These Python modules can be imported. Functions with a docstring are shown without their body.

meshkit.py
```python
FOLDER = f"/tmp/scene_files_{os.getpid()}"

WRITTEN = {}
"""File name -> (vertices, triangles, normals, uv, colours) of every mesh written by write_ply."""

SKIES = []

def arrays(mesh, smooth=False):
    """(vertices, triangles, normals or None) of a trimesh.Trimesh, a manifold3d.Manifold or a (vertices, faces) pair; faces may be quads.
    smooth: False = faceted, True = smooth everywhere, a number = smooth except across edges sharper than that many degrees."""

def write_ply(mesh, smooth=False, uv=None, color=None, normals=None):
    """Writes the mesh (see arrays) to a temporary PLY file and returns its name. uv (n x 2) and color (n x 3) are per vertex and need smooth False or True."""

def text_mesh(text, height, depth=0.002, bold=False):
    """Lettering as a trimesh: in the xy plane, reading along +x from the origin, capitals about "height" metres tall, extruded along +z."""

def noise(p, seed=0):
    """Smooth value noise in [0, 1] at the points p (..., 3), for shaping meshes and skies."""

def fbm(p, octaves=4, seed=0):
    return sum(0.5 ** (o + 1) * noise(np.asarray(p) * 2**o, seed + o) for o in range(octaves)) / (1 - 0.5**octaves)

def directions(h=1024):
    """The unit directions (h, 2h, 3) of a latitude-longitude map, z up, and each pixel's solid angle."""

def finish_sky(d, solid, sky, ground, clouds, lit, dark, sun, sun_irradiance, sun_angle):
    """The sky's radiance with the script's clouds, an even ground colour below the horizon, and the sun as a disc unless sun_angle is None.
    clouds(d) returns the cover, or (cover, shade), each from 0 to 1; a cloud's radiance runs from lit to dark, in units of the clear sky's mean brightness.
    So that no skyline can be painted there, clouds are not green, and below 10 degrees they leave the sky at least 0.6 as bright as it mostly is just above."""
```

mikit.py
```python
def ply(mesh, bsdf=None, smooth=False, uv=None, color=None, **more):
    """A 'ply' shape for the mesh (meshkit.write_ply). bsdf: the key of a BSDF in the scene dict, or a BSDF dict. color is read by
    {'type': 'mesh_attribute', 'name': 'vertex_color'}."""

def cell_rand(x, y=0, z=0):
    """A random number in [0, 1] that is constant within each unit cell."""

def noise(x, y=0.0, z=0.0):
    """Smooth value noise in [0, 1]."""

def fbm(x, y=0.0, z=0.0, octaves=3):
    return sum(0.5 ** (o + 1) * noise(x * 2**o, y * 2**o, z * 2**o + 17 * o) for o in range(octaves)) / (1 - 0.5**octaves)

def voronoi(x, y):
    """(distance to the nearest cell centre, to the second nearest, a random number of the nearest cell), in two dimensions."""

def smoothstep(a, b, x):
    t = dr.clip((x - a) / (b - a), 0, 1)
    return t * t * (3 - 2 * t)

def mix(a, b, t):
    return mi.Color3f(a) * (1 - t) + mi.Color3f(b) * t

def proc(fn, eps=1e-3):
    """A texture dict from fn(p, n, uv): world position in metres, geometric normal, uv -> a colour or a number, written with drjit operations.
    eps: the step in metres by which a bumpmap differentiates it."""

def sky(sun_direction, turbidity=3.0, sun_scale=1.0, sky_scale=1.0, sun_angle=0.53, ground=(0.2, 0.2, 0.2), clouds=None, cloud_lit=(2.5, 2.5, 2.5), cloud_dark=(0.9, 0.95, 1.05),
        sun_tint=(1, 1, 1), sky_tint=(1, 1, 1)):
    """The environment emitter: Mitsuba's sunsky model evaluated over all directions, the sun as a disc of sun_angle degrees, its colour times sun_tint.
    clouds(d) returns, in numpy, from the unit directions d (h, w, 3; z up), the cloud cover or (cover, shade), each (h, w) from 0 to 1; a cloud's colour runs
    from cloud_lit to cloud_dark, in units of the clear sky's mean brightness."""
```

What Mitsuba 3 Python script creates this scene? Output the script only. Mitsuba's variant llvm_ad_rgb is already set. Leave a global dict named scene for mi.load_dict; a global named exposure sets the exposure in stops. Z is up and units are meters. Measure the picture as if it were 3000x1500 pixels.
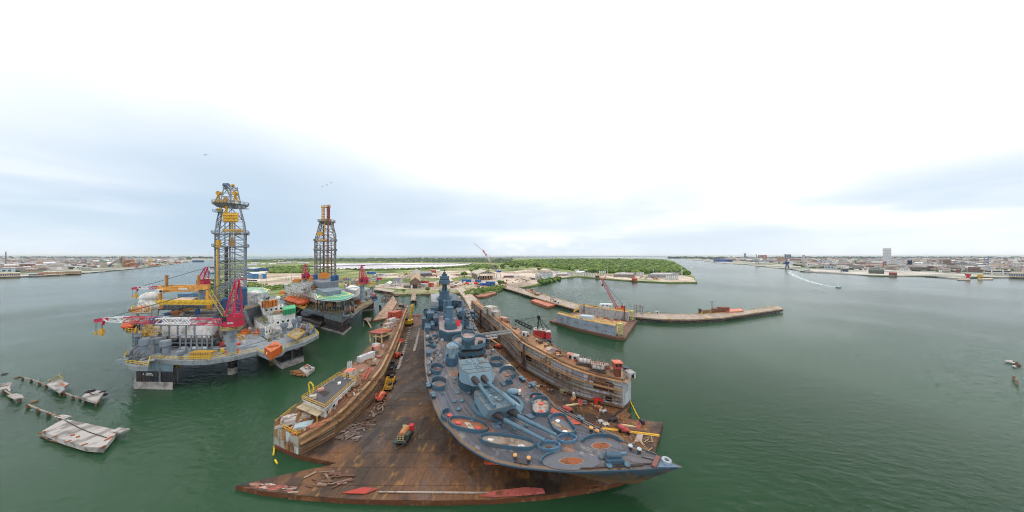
import math,numpy as np,trimesh,shapely,mitsuba as mi,drjit as dr,mikit,meshkit
from shapely.geometry import Polygon,Point
from shapely import affinity
from mikit import noise,fbm,smoothstep,mix

T=mi.ScalarTransform4f
scene,labels={},{}
rng=np.random.default_rng(7)
H,F=50.0,750.0            # drone height above the water; focal length in pixels of the 3000 x 1500 photograph

# ---------------------------------------------------------------- camera, sky, exposure
scene['camera']={'type': 'perspective','fov': 2*math.degrees(math.atan(2.0)),'fov_axis': 'x','near_clip': 1.0,'far_clip': 1.0e5,
                   'to_world': T().look_at(origin=[0,0,H],target=[0,100,H],up=[0,0,1])}
exposure=1.8


def cloud_deck(d):
    az=np.degrees(np.arctan2(d[...,0],d[...,1]))
    el=np.degrees(np.arcsin(np.clip(d[...,2],-1,1)))
    # high layer: streaks on a flat deck far above
    hgt=np.maximum(d[...,2],0.02)
    px,py=d[...,0]/hgt,d[...,1]/hgt
    flow=meshkit.fbm(np.stack([px*0.55,py*0.9,px*0+3],-1),5,3)
    wisp=meshkit.fbm(np.stack([az*0.05,el*0.32,az*0+9],-1),5,11)
    broad=meshkit.fbm(np.stack([az*0.022,el*0.06,az*0+1],-1),3,21)
    def bump(a0,e0,wa,we):
        return np.exp(-((az-a0)/wa)**2-((el-e0)/we)**2)
    puff=meshkit.fbm(np.stack([az*0.10,el*0.19,az*0+5],-1),5,41)
    shade=0.08+0.15*(flow-0.5)+0.42*(puff-0.5)+0.25*(broad-0.5)
    shade=shade+1.25*bump(-47,3,12,11)+0.58*bump(-40,12,25,11)+0.22*bump(-28,7,20,9)+0.25*bump(-18,3,14,6)
    shade=shade+0.25*bump(0,9,28,5)+0.15*bump(25,8,20,6)+0.16*bump(55,4,40,6)
    shade=shade-0.45*bump(-57.5,4.5,5,4.5)*np.clip((wisp-0.2)*4,0,1)-0.5*bump(-2,4.6,24,1.1)
    shade=shade+0.10*np.exp(-(el/5.0)**2)+0.26*np.exp(-(el/20.0)**2)+0.35*(broad-0.45)*np.exp(-(el/16.0)**2)-0.25*np.clip((wisp-0.52)*5,0,1)*np.exp(-((el-6)/5.0)**2)
    shade=shade*(1-0.97*np.clip((el-13)/17,0,1))
    # gaps of pale blue sky low on both sides
    gap=bump(-61,6,9,4.2)+0.9*bump(60,6.5,12,3.2)+0.8*bump(0,3.4,18,1.2)+0.5*bump(30,3.5,25,2.0)
    cover=1-0.45*np.clip(gap*np.clip((0.62-wisp)*4.5,0,1),0,1)
    # small heaps of cumulus over the horizon
    heap=np.clip(meshkit.fbm(np.stack([az*0.45,el*0.8,az*0],-1),4,31)*2.2-0.75-np.abs(el-1.9)*0.3,0,1)*bump(6,2,10,3)
    shade=shade-0.4*heap
    return np.clip(cover,0,1),0.92*(1-np.exp(-1.35*np.clip(shade,0,9)))


scene['sky']=mikit.sky([0.35,-0.25,0.9],turbidity=3,sun_scale=0.10,sun_angle=24,clouds=cloud_deck,
                         cloud_lit=(3.30,3.32,3.38),cloud_dark=(1.15,1.62,2.10),sky_tint=(1.5,1.35,1.15),ground=(0.03,0.06,0.045))


# ---------------------------------------------------------------- colours and materials
def lin(r,g,b,k=0.95):
    c=np.array([r,g,b])/255.0
    return np.where(c < 0.04045,c/12.92,((c+0.055)/1.055)**2.4)*k


def f_piece(p,n,uv):
    # each piece carries one plain paint colour in its uv: u = red (whole number of 255) + green, v = blue
    r=dr.floor(uv.x)
    return mi.Color3f(r/255.0,(uv.x-r-0.1)/0.8,uv.y)
VCOL=mikit.proc(f_piece)
def pbr(color,rough=0.6,**k):
    c=color if isinstance(color,dict) else {'type': 'rgb','value': [float(x) for x in color]}
    return {'type': 'principled','base_color': c,'roughness': rough,**k}
def two(b): return {'type': 'twosided','bsdf': b}


def f_grime(p,n,uv):
    a=fbm(p.x*0.45,p.y*0.45,p.z*0.6,4)
    s=noise(p.x*1.7,p.y*1.7,p.z*0.22)
    return smoothstep(0.46,0.74,a*0.6+s*0.4)*0.55
def f_rust(p,n,uv):
    up=dr.abs(n.z)
    a=fbm(p.x*0.22,p.y*0.22,p.z*0.35,4)
    s=fbm(p.x*1.3,p.y*1.3,p.z*(0.14+up*1.1),3)
    return smoothstep(0.48,0.68,a*0.55+s*0.45)*0.92
def f_rustcol(p,n,uv):
    t=fbm(p.x*0.6+9,p.y*0.6,p.z*0.5,4)
    q=noise(p.x*2.3,p.y*2.3,p.z*1.5)
    return mix(mix((0.045,0.026,0.016),(0.20,0.085,0.03),smoothstep(0.3,0.65,t)),(0.36,0.21,0.10),smoothstep(0.62,0.9,q)*0.6)
def f_deck(p,n,uv):
    # weathered planks running along the ship (uv.x across in metres, uv.y along in metres)
    row=dr.floor(uv.x/0.42)
    tone=mikit.cell_rand(row,dr.floor(uv.y/7.0+mikit.cell_rand(row)*5),3)
    line=smoothstep(0.30,0.40,dr.abs(uv.x/0.42-row-0.5)) 
    broad=fbm(uv.x*0.10,uv.y*0.035,2.0,4)
    c=mix((0.088,0.090,0.106),(0.155,0.145,0.145),smoothstep(0.35,0.7,broad))
    c=mix(c,(0.085,0.105,0.145),smoothstep(0.45,0.75,fbm(uv.x*0.23+7,uv.y*0.05,5.0,4))*0.75)
    aft=smoothstep(70.0,130.0,p.y)
    c=mix(c,(0.21,0.17,0.15),aft*0.6)
    c=mix(c,(0.27,0.13,0.075),smoothstep(0.60,0.74,fbm(p.x*0.16+3,p.y*0.16,8.0,4))*0.8)
    c=mix(c,(0.30,0.28,0.27),smoothstep(0.62,0.8,fbm(p.x*0.5+30,p.y*0.3,1.0,3))*0.5)
    return c*(0.74+0.5*tone)*(1-0.32*line)
def f_floor(p,n,uv):
    a=fbm(p.x*0.11,p.y*0.07,3.0,5)
    c=mix((0.040,0.023,0.013),(0.145,0.066,0.027),smoothstep(0.3,0.66,a))
    c=mix(c,(0.09,0.076,0.074),smoothstep(0.52,0.74,fbm(p.x*0.17+40,p.y*0.1,7.0,4))*0.6)
    c=mix(c,(0.26,0.135,0.03),smoothstep(0.64,0.78,fbm(p.x*0.85+11,p.y*0.40,1.0,4))*0.6)
    c=mix(c,(0.022,0.017,0.015),smoothstep(0.58,0.70,fbm(p.x*0.21+90,p.y*0.13,9.0,4))*0.75)
    return c*(0.65+0.7*fbm(p.x*1.9,p.y*1.6,4.0,3))
def f_concrete(p,n,uv):
    a=fbm(p.x*0.5,p.y*0.5,p.z*0.5,5)
    c=mix((0.17,0.16,0.15),(0.40,0.38,0.36),smoothstep(0.28,0.62,a))
    return mix(c,(0.20,0.13,0.08),smoothstep(0.68,0.82,fbm(p.x*0.8+5,p.y*0.8,p.z*0.8,3))*0.7)
def f_sand(p,n,uv):
    a=fbm(p.x*0.025,p.y*0.012,1.0,5)
    c=mix((0.25,0.20,0.155),(0.46,0.385,0.315),smoothstep(0.3,0.66,a))
    c=mix(c,(0.17,0.19,0.07),smoothstep(0.57,0.68,fbm(p.x*0.03+50,p.y*0.012,5.0,5))*0.8)
    return c*(0.75+0.5*fbm(p.x*0.3,p.y*0.12,2.0,3))
def f_grass(p,n,uv):
    a=fbm(p.x*0.02,p.y*0.008,1.0,5)
    c=mix((0.085,0.13,0.035),(0.17,0.205,0.07),smoothstep(0.3,0.7,a))
    c=mix(c,(0.28,0.25,0.15),smoothstep(0.56,0.72,fbm(p.x*0.03+20,p.y*0.012,3.0,5))*0.7)
    c=mix(c,(0.05,0.085,0.022),smoothstep(0.56,0.70,fbm(p.x*0.06+70,p.y*0.02,6.0,4))*0.8)
    return c
def f_town(p,n,uv):
    a=fbm(p.x*0.02,p.y*0.02,1.0,5)
    c=mix((0.16,0.17,0.15),(0.42,0.39,0.35),smoothstep(0.35,0.65,a))
    return mix(c,(0.07,0.10,0.05),smoothstep(0.5,0.62,fbm(p.x*0.008+20,p.y*0.004,3.0,4))*0.9)
def f_pan(p,n,uv):
    a=fbm(p.x*0.006,p.y*0.003,1.0,5)
    return mix((0.42,0.40,0.44),(0.74,0.71,0.74),smoothstep(0.34,0.66,a))
def f_wave(p,n,uv):
    w=noise(p.x*0.42+p.y*0.10,p.y*0.9,0.0)+0.55*noise(p.x*1.1-p.y*0.2,p.y*1.9,5.0)+0.3*noise(p.x*2.6,p.y*3.4,9.0)
    calm=0.35+0.65*smoothstep(0.35,0.65,fbm(p.x*0.012,p.y*0.009,3.0,3))
    return w*calm*(0.16-0.15*smoothstep(120.0,700.0,p.y))
def f_watercol(p,n,uv):
    a=fbm(p.x*0.01,p.y*0.006,8.0,4)
    return mix((0.012,0.047,0.018),(0.025,0.072,0.034),smoothstep(0.3,0.7,a))


PR=mikit.proc
def sea(a): return {'type': 'roughplastic','diffuse_reflectance': PR(f_watercol),'alpha': a,'int_ior': 1.205}
scene['calm_water']=sea(0.07)
scene['water_material']={'type': 'bumpmap','arbitrary': PR(f_wave,0.05),'scale': 1.0,'bsdf': sea(0.05)}
rust_bsdf=pbr(PR(f_rustcol),0.85)
scene['paint']=two({'type': 'blendbsdf','weight': PR(f_grime),'bsdf_0': pbr(VCOL,0.45),'bsdf_1': pbr((0.085,0.065,0.05),0.85)})
scene['rusty']=two({'type': 'blendbsdf','weight': PR(f_rust),'bsdf_0': pbr(VCOL,0.55),'bsdf_1': rust_bsdf})
def f_worn(p,n,uv):
    s=fbm(p.x*1.1,p.y*1.1,p.z*0.25,3)
    return smoothstep(0.52,0.72,fbm(p.x*0.3+4,p.y*0.3,p.z*0.3,3)*0.5+s*0.5)*0.62
scene['worn']=two({'type': 'blendbsdf','weight': PR(f_worn),'bsdf_0': pbr(VCOL,0.5),'bsdf_1': pbr((0.105,0.078,0.062),0.85)})
scene['plain']=two(pbr(VCOL,0.6))
scene['leaf']=two(pbr(VCOL,0.75,specular=0.2))
scene['glass']=two(pbr((0.02,0.028,0.035),0.12))
scene['planking']=two(pbr(PR(f_deck),0.7))
scene['dock_plate']=two(pbr(PR(f_floor),0.62))
scene['old_concrete']=two(pbr(PR(f_concrete),0.9))
scene['sand']=two(pbr(PR(f_sand),0.95))
scene['grass']=two(pbr(PR(f_grass),0.95))
scene['townground']=two(pbr(PR(f_town),0.95))
scene['pan']=two(pbr(PR(f_pan),0.6))


# ---------------------------------------------------------------- survey: pixel of the photograph -> point of the place
def G(px,py,z=0.0):
    Y=(H-z)*F/(py-750.0)
    return np.array([(px-1500.0)/F*Y,Y,z])
def A(px,py,Y):
    return np.array([(px-1500.0)/F*Y,Y,H-(py-750.0)/F*Y])
def GS(pts,z=0.0): return [G(x,y,z) for x,y in pts]
def on(zf):
    """a surveyed point on a surface whose height is a function of the distance Y"""
    def at(px,py,up=0.0):
        Y=100.0
        for _ in range(40):
            Y=0.5*Y+0.5*(H-zf(Y)-up)*F/(py-750.0)
        return np.array([(px-1500.0)/F*Y,Y,zf(Y)+up])
    return at


# ---------------------------------------------------------------- mesh builder
UP=np.array([0,0,1.0])
def unit(a): return a/max(np.linalg.norm(a),1e-12)
class Mesh:
    def __init__(s,col=(0.5,0.5,0.5)):
        s.v,s.f,s.c,s.n,s.col=[],[],[],0,np.array(col,float)
    def add(s,v,f,col=None):
        v,f=np.asarray(v,float),np.asarray(f,int)
        if f.shape[1] == 4: f=np.vstack([f[:,[0,1,2]],f[:,[0,2,3]]])
        s.v.append(v); s.f.append(f+s.n); s.n += len(v)
        c=s.col if col is None else np.asarray(col,float)
        s.c.append(np.broadcast_to(c,(len(v),3)))
        return s
    def hexa(s,b,t,col=None):
        """b, t: matching rings of bottom and top corners (counter-clockwise from above); own vertices per face"""
        b,t,n=np.asarray(b,float),np.asarray(t,float),len(b)
        for i in range(n):
            j=(i+1) % n
            s.add([b[i],b[j],t[j],t[i]],[[0,1,2,3]],col)
        tri=[[0,i,i+1] for i in range(1,n-1)]
        s.add(t,tri,col); s.add(b,[q[::-1] for q in tri],col)
        return s
    def box(s,c,size,rz=0.0,col=None):
        """c: centre of the bottom face"""
        x,y,z=np.array(size)/2.0
        R=np.array([[math.cos(rz),-math.sin(rz)],[math.sin(rz),math.cos(rz)]])
        q=np.array([[-x,-y],[x,-y],[x,y],[-x,y]]) @ R.T+np.array(c)[:2]
        b=np.c_[q,np.full(4,c[2])]
        return s.hexa(b,b+UP*2*z,col)
    def prism(s,poly,z0,z1,col=None):
        """poly: list of points or a shapely polygon"""
        p=poly if isinstance(poly,Polygon) else Polygon([(q[0],q[1]) for q in poly])
        if not p.is_valid: p=p.buffer(0)
        m=trimesh.creation.extrude_polygon(p,z1-z0,engine='earcut')
        v=m.vertices[m.faces.ravel()]+[0,0,z0]
        return s.add(v,np.arange(len(v)).reshape(-1,3),col)
    def flat(s,poly,z,col=None):
        p=poly if isinstance(poly,Polygon) else Polygon([(q[0],q[1]) for q in poly])
        if not p.is_valid: p=p.buffer(0)
        for g in getattr(p,'geoms',[p]):
            v,f=trimesh.creation.triangulate_polygon(g,engine='earcut')
            s.add(np.c_[v,np.full(len(v),z)],f,col)
        return s
    def bar(s,p,q,w,h=None,col=None):
        p,q=np.asarray(p,float),np.asarray(q,float); h=h or w
        d=unit(q-p); a=np.cross(d,UP)
        a=unit(a) if np.linalg.norm(a) > 1e-3 else np.array([1.0,0,0])
        b=np.cross(a,d)
        k=[(-1,-1),(1,-1),(1,1),(-1,1)]
        r0=[p+a*w/2*i+b*h/2*j for i,j in k]; r1=[q+a*w/2*i+b*h/2*j for i,j in k]
        return s.hexa(r0,r1,col)
    def tube(s,p,q,r,r2=None,n=10,col=None,caps=True):
        p,q=np.asarray(p,float),np.asarray(q,float); r2=r if r2 is None else r2
        d=unit(q-p); a=np.cross(d,UP)
        a=unit(a) if np.linalg.norm(a) > 1e-3 else np.array([1.0,0,0])
        b=np.cross(d,a); th=np.arange(n)*2*math.pi/n
        o=np.cos(th)[:,None]*a+np.sin(th)[:,None]*b
        i=np.arange(n); j=(i+1) % n
        s.add(np.vstack([p+o*r,q+o*r2]),np.stack([i,j,j+n,i+n],1),col)
        if caps:
            t=np.array([[0,k,k+1] for k in range(1,n-1)])
            s.add(p+o*r,t[:,::-1],col); s.add(q+o*r2,t,col)
        return s
    def cyl(s,c,r,h,n=16,r2=None,col=None): return s.tube(c,np.asarray(c,float)+UP*h,r,r2,n,col)
    def pipe(s,pts,r,n=6,col=None):
        for a,b in zip(pts[:-1],pts[1:]): s.tube(a,b,r,None,n,col)
        return s
    def lathe(s,c,prof,n=20,sx=1.0,sy=1.0,col=None):
        th=np.arange(n)*2*math.pi/n; c=np.asarray(c,float)
        rings=[c+np.c_[np.cos(th)*r*sx,np.sin(th)*r*sy,np.full(n,z)] for r,z in prof]
        i=np.arange(n); j=(i+1) % n
        for a,b in zip(rings[:-1],rings[1:]): s.add(np.vstack([a,b]),np.stack([i,j,j+n,i+n],1),col)
        return s
    def ball(s,c,r,sub=1,col=None,jitter=0.0):
        m=trimesh.creation.icosphere(sub); v=m.vertices*np.asarray(r)
        if jitter: v=v*(1+jitter*(rng.random((len(v),1))-0.5))
        return s.add(v+np.asarray(c),m.faces,col)
    def wall(s,path,zs,h,th,col=None,closed=False):
        """an upright band of thickness th along a path; zs: base heights"""
        P=np.asarray([(p[0],p[1]) for p in path],float); zs=np.broadcast_to(np.asarray(zs,float),len(P))
        n=len(P)
        nx=np.roll(P,-1,0) if closed else np.vstack([P[1:],2*P[-1]-P[-2]])
        pv=np.roll(P,1,0) if closed else np.vstack([2*P[0]-P[1],P[:-1]])
        t=nx-pv; t /= np.maximum(np.linalg.norm(t,axis=1,keepdims=True),1e-9)
        o=np.c_[-t[:,1],t[:,0]]*th/2
        hh=np.broadcast_to(np.asarray(h,float),n)
        a0,a1=np.c_[P+o,zs],np.c_[P-o,zs]; b0,b1=np.c_[P+o,zs+hh],np.c_[P-o,zs+hh]
        i=np.arange(n if closed else n-1); j=(i+1) % n
        for lo,hi in ((a0,b0),(b1,a1),(b0,b1)):
            s.add(np.vstack([lo,hi]),np.stack([i,j,j+n,i+n],1),col)
        return s
    def rail(s,pts,h=1.1,step=2.5,r=0.06,rows=2,col=None):
        for a,b in zip(pts[:-1],pts[1:]):
            a,b=np.asarray(a,float),np.asarray(b,float); k=max(1,int(np.linalg.norm(b-a)/step))
            for i in range(k+1):
                q=a+(b-a)*i/k; s.bar(q,q+UP*h,2*r,col=col)
            for w in range(rows):
                e=UP*h*(1-0.5*w); s.bar(a+e,b+e,2*r,col=col)
        return s
    def truss(s,p,q,w,h,n,r,taper=1.0,tail=1.0,col=None):
        """lattice boom from p to q: four chords with zigzag braces; taper: width at the tip, tail: at the foot"""
        p,q=np.asarray(p,float),np.asarray(q,float); d=unit(q-p); a=np.cross(d,UP)
        a=unit(a) if np.linalg.norm(a) > 1e-3 else np.array([1.0,0,0]); b=np.cross(a,d)
        k=[(-1,-1),(1,-1),(1,1),(-1,1)]; ring=[]
        for i in range(n+1):
            t=i/n; sc=taper+(1-taper)*min(1,(1-t)/0.4); sc=min(sc,tail+(1-tail)*min(1,t/0.25))
            ring.append([p+(q-p)*t+a*w/2*x*sc+b*h/2*y*sc for x,y in k])
        for c in range(4):
            for i in range(n): s.bar(ring[i][c],ring[i+1][c],2*r,col=col)
            e=(c+1) % 4
            for i in range(n):
                s.bar(ring[i][c if i % 2 else e],ring[i+1][e if i % 2 else c],1.3*r,col=col)
        return s
    def stairs(s,p,q,w,n=8,col=None):
        p,q=np.asarray(p,float),np.asarray(q,float); d=q-p; a=unit(np.cross(d,UP))*w/2
        s.bar(p+a,q+a,0.15,0.35,col); s.bar(p-a,q-a,0.15,0.35,col)
        for i in range(n):
            m=p+d*(i+0.5)/n; s.bar(m-a,m+a,0.3,0.08,col)
        return s
    def text(s,word,origin,right,up,height,depth=0.05,col=None,bold=True,width=None):
        m=meshkit.text_mesh(word,height,depth,bold); v=m.vertices.copy()
        right,up=unit(np.asarray(right,float)),unit(np.asarray(up,float)); out=np.cross(right,up)
        sx=1.0 if width is None else width/(v[:,0].max()-v[:,0].min())
        s.add(np.asarray(origin,float)+np.outer(v[:,0]*sx,right)+np.outer(v[:,1],up)+np.outer(v[:,2],out),m.faces,col)
        return s
    def arrays(s): return np.vstack(s.v),np.vstack(s.f),np.vstack(s.c)


def numbered(key):
    if key not in scene and key not in labels: return key
    i=1
    while f'{key}_{i:03d}' in scene or f'{key}_{i:03d}' in labels: i += 1
    return f'{key}_{i:03d}'
def mark(key,label=None,cat=None,group=None,kind=None):
    d={k: v for k,v in (('label',label),('category',cat),('group',group),('kind',kind)) if v}
    if d: labels.setdefault(key,{}).update(d)
    return key
def thing(name,label,cat,group=None):
    return mark(numbered(name),label,cat,group)
def obj(name,m,bsdf='paint',parent=None,label=None,cat=None,group=None,kind=None,uv=None,smooth=True):
    key=numbered((parent+'__' if parent else '')+name)
    v,f,c=m.arrays()
    if uv is None:
        c=np.clip(c,0,1); uv=np.c_[np.round(c[:,0]*255)+0.1+0.8*c[:,1],c[:,2]]
    scene[key]=mikit.ply((v,f),bsdf,smooth=True,uv=uv)
    mark(key,label,cat,group,kind)
    return key
def vary(c,k=0.12): return np.clip(np.asarray(c)*(1+k*(rng.random()*2-1))*(1+0.3*k*(rng.random(3)*2-1)),0,1)
def interp(pts,n):
    """resample a polyline (rows of numbers) to n rows, evenly along it"""
    P=np.asarray(pts,float); d=np.r_[0,np.cumsum(np.linalg.norm(np.diff(P,axis=0),axis=1))]
    t=np.linspace(0,d[-1],n); return np.stack([np.interp(t,d,P[:,k]) for k in range(P.shape[1])],1)

GREY,STEEL,DARK,WHITE=lin(140,150,158),lin(125,138,150),lin(28,30,36),lin(222,222,220,0.9)
YEL,ORANGE,RED,MAG,BLUE,RUST=lin(205,160,45),lin(205,105,40),lin(190,50,45),lin(185,35,75),lin(40,85,145),lin(120,70,45)
NAVY,GREEN,BUFF,BLACK,CREAM,WOOD=lin(72,100,124),lin(60,140,100),lin(200,185,160),lin(18,18,22),lin(215,200,165),lin(150,115,85)
# ---------------------------------------------------------------- the setting: water, island, shores
m=Mesh(); m.flat([(-3000,-600),(3000,-600),(3000,760),(-3000,760)],0.0); obj('water',m,'water_material',kind='structure')
m=Mesh(); o=[(-6e4,-3e3),(6e4,-3e3),(6e4,6e4),(-6e4,6e4)]; i=[(-3000,-600),(3000,-600),(3000,760),(-3000,760)]
for k in range(4): j=(k+1) % 4; m.add([[*q,0.0] for q in (o[k],o[j],i[j],i[k])],[[0,1,2,3]])
obj('water',m,'calm_water',kind='structure')

def land(name,outline,z,bsdf,kind='structure',skirt=True,col=(0.3,0.28,0.25),label=None):
    """a flat of ground with its bank down into the water"""
    P=Polygon([(p[0],p[1]) for p in outline]).buffer(0)
    m=Mesh(col)
    if skirt: m.prism(P,-2.0,z)
    else: m.flat(P,z)
    return obj(name,m,bsdf,kind=kind),P

ISLAND=[(560,870),(600,842),(618,822),(632,800),(640,785),(648,772),(700,762),(780,757.5),(1210,756.2),(1500,756.2),(1900,757.5),(1955,760),(1975,766),(1992,776),(2008,786),(2022,800),(2036,815),(2043,827),
          (1945,826.5),(1860,822.5),(1760,815.5),(1692,809),(1640,815),(1590,829),(1560,837),(1512,844),(1478,843),(1455,853),(1395,862),(1340,858),(1300,860),(1240,860),(1160,862),(1130,848),(1090,842),(1000,850),(880,860),(760,880),(640,890)]
island,ISL=land('island',GS(ISLAND,2.0),2.0,'grass')
sand=[[(1110,838),(1160,846),(1220,848),(1290,850),(1350,850),(1478,842),(1512,843),(1556,836),(1592,824),(1640,812),(1692,808),(1700,806),(1650,800),(1600,788),(1560,786),(1530,792),(1500,795),(1440,796),(1400,792),(1300,794),(1235,794),(1200,798),(1150,800),(1096,800),(1096,812),(1200,816),(1225,826),(1150,832),(1110,832)],
        [(1640,814),(1692,808),(1760,814),(1860,821),(1945,825),(2040,826),(2032,815),(2000,806),(1900,806),(1780,803),(1700,799),(1640,796)],
        [(700,800),(780,800),(900,802),(925,806),(880,826),(800,838),(700,838),(690,820)]]
for s in sand: land('sandy_yard',GS(s,2.06),2.06,'sand',skirt=False)
for r in ([(780,826),(830,808),(880,802),(905,800),(912,804),(860,818),(800,832)],[(1235,848),(1350,847),(1470,838),(1466,832),(1350,841),(1100,836),(1100,843)],[(735,812),(770,790),(792,785),(797,788),(776,800),(760,814)]):
    m=Mesh(); m.flat(GS(r,2.14),2.14); obj('road',m,'sand',kind='structure')
for g in ([(1096,815),(1150,815),(1190,818),(1180,826),(1110,832),(1096,836)],[(1235,816),(1285,814),(1290,822),(1240,823)],[(1320,816),(1360,806),(1385,812),(1380,820),(1330,824)],[(1250,851),(1300,850),(1350,853),(1395,858),(1340,857),(1240,858)]):
    m=Mesh(); m.flat(GS(g,2.12),2.12); obj('grass_field',m,'grass',kind='structure')
m=Mesh(); m.flat(GS([(880,783),(1000,788),(1110,789.5),(1215,788.5),(1245,784),(1330,781.5),(1395,773),(1360,771),(1200,771),(1080,771),(985,772),(930,775)],2.2),2.2)
obj('settling_pond',m,'pan',kind='structure')
m=Mesh(lin(70,66,72))
m.pipe([G(*q,2.6) for q in ((905,783),(1010,779),(1100,776.5),(1230,775.5))],2.5); m.pipe([G(*q,2.6) for q in ((1230,775.5),(1330,774),(1380,771.5))],3)
m.pipe([G(*q,2.6) for q in ((1310,781.5),(1360,779),(1385,773),(1394,772))],2.5)
obj('levee',m,'plain',kind='structure')
# far strips of land across the bay
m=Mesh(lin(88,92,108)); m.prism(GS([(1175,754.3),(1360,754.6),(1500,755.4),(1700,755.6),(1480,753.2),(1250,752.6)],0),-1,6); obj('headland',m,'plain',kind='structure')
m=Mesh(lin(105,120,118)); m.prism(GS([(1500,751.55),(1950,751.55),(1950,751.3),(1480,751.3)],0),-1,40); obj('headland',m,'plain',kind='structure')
# city shores
LSH=[(-150,822),(0,811),(100,808),(180,804),(300,795),(400,786),(480,777),(545,768),(640,760),(640,757),(500,755),(300,755.6),(0,757),(-150,757)]
RSH=[(3150,818),(3000,811),(2900,812),(2860,812),(2790,814),(2710,808),(2640,807),(2600,808),(2560,807),(2480,801),(2420,798),(2365,796),(2320,788),(2300,787),(2240,781),(2190,775),(2110,770),(2050,763),(1980,758),(2100,754.5),(2500,756),(3000,756.5),(3150,757)]
west_shore,WS=land('west_shore',GS(LSH,2.5),2.5,'townground')
east_shore,ES=land('east_shore',GS(RSH,2.5),2.5,'townground')
for pts in ([(-150,822),(0,811),(100,808),(180,804),(300,795),(400,786),(480,777),(400,783),(300,791),(180,799),(0,804),(-150,810)],
            [(3150,818),(3000,811),(2860,812),(2790,813.5),(2710,807.5),(2760,803),(3000,803),(3150,808)],[(2420,797),(2365,795),(2310,787),(2190,774.5),(2200,772),(2310,780),(2420,790)]):
    m=Mesh(); m.flat(GS(pts,2.7),2.7); obj('quay',m,'townground',kind='structure')
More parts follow.
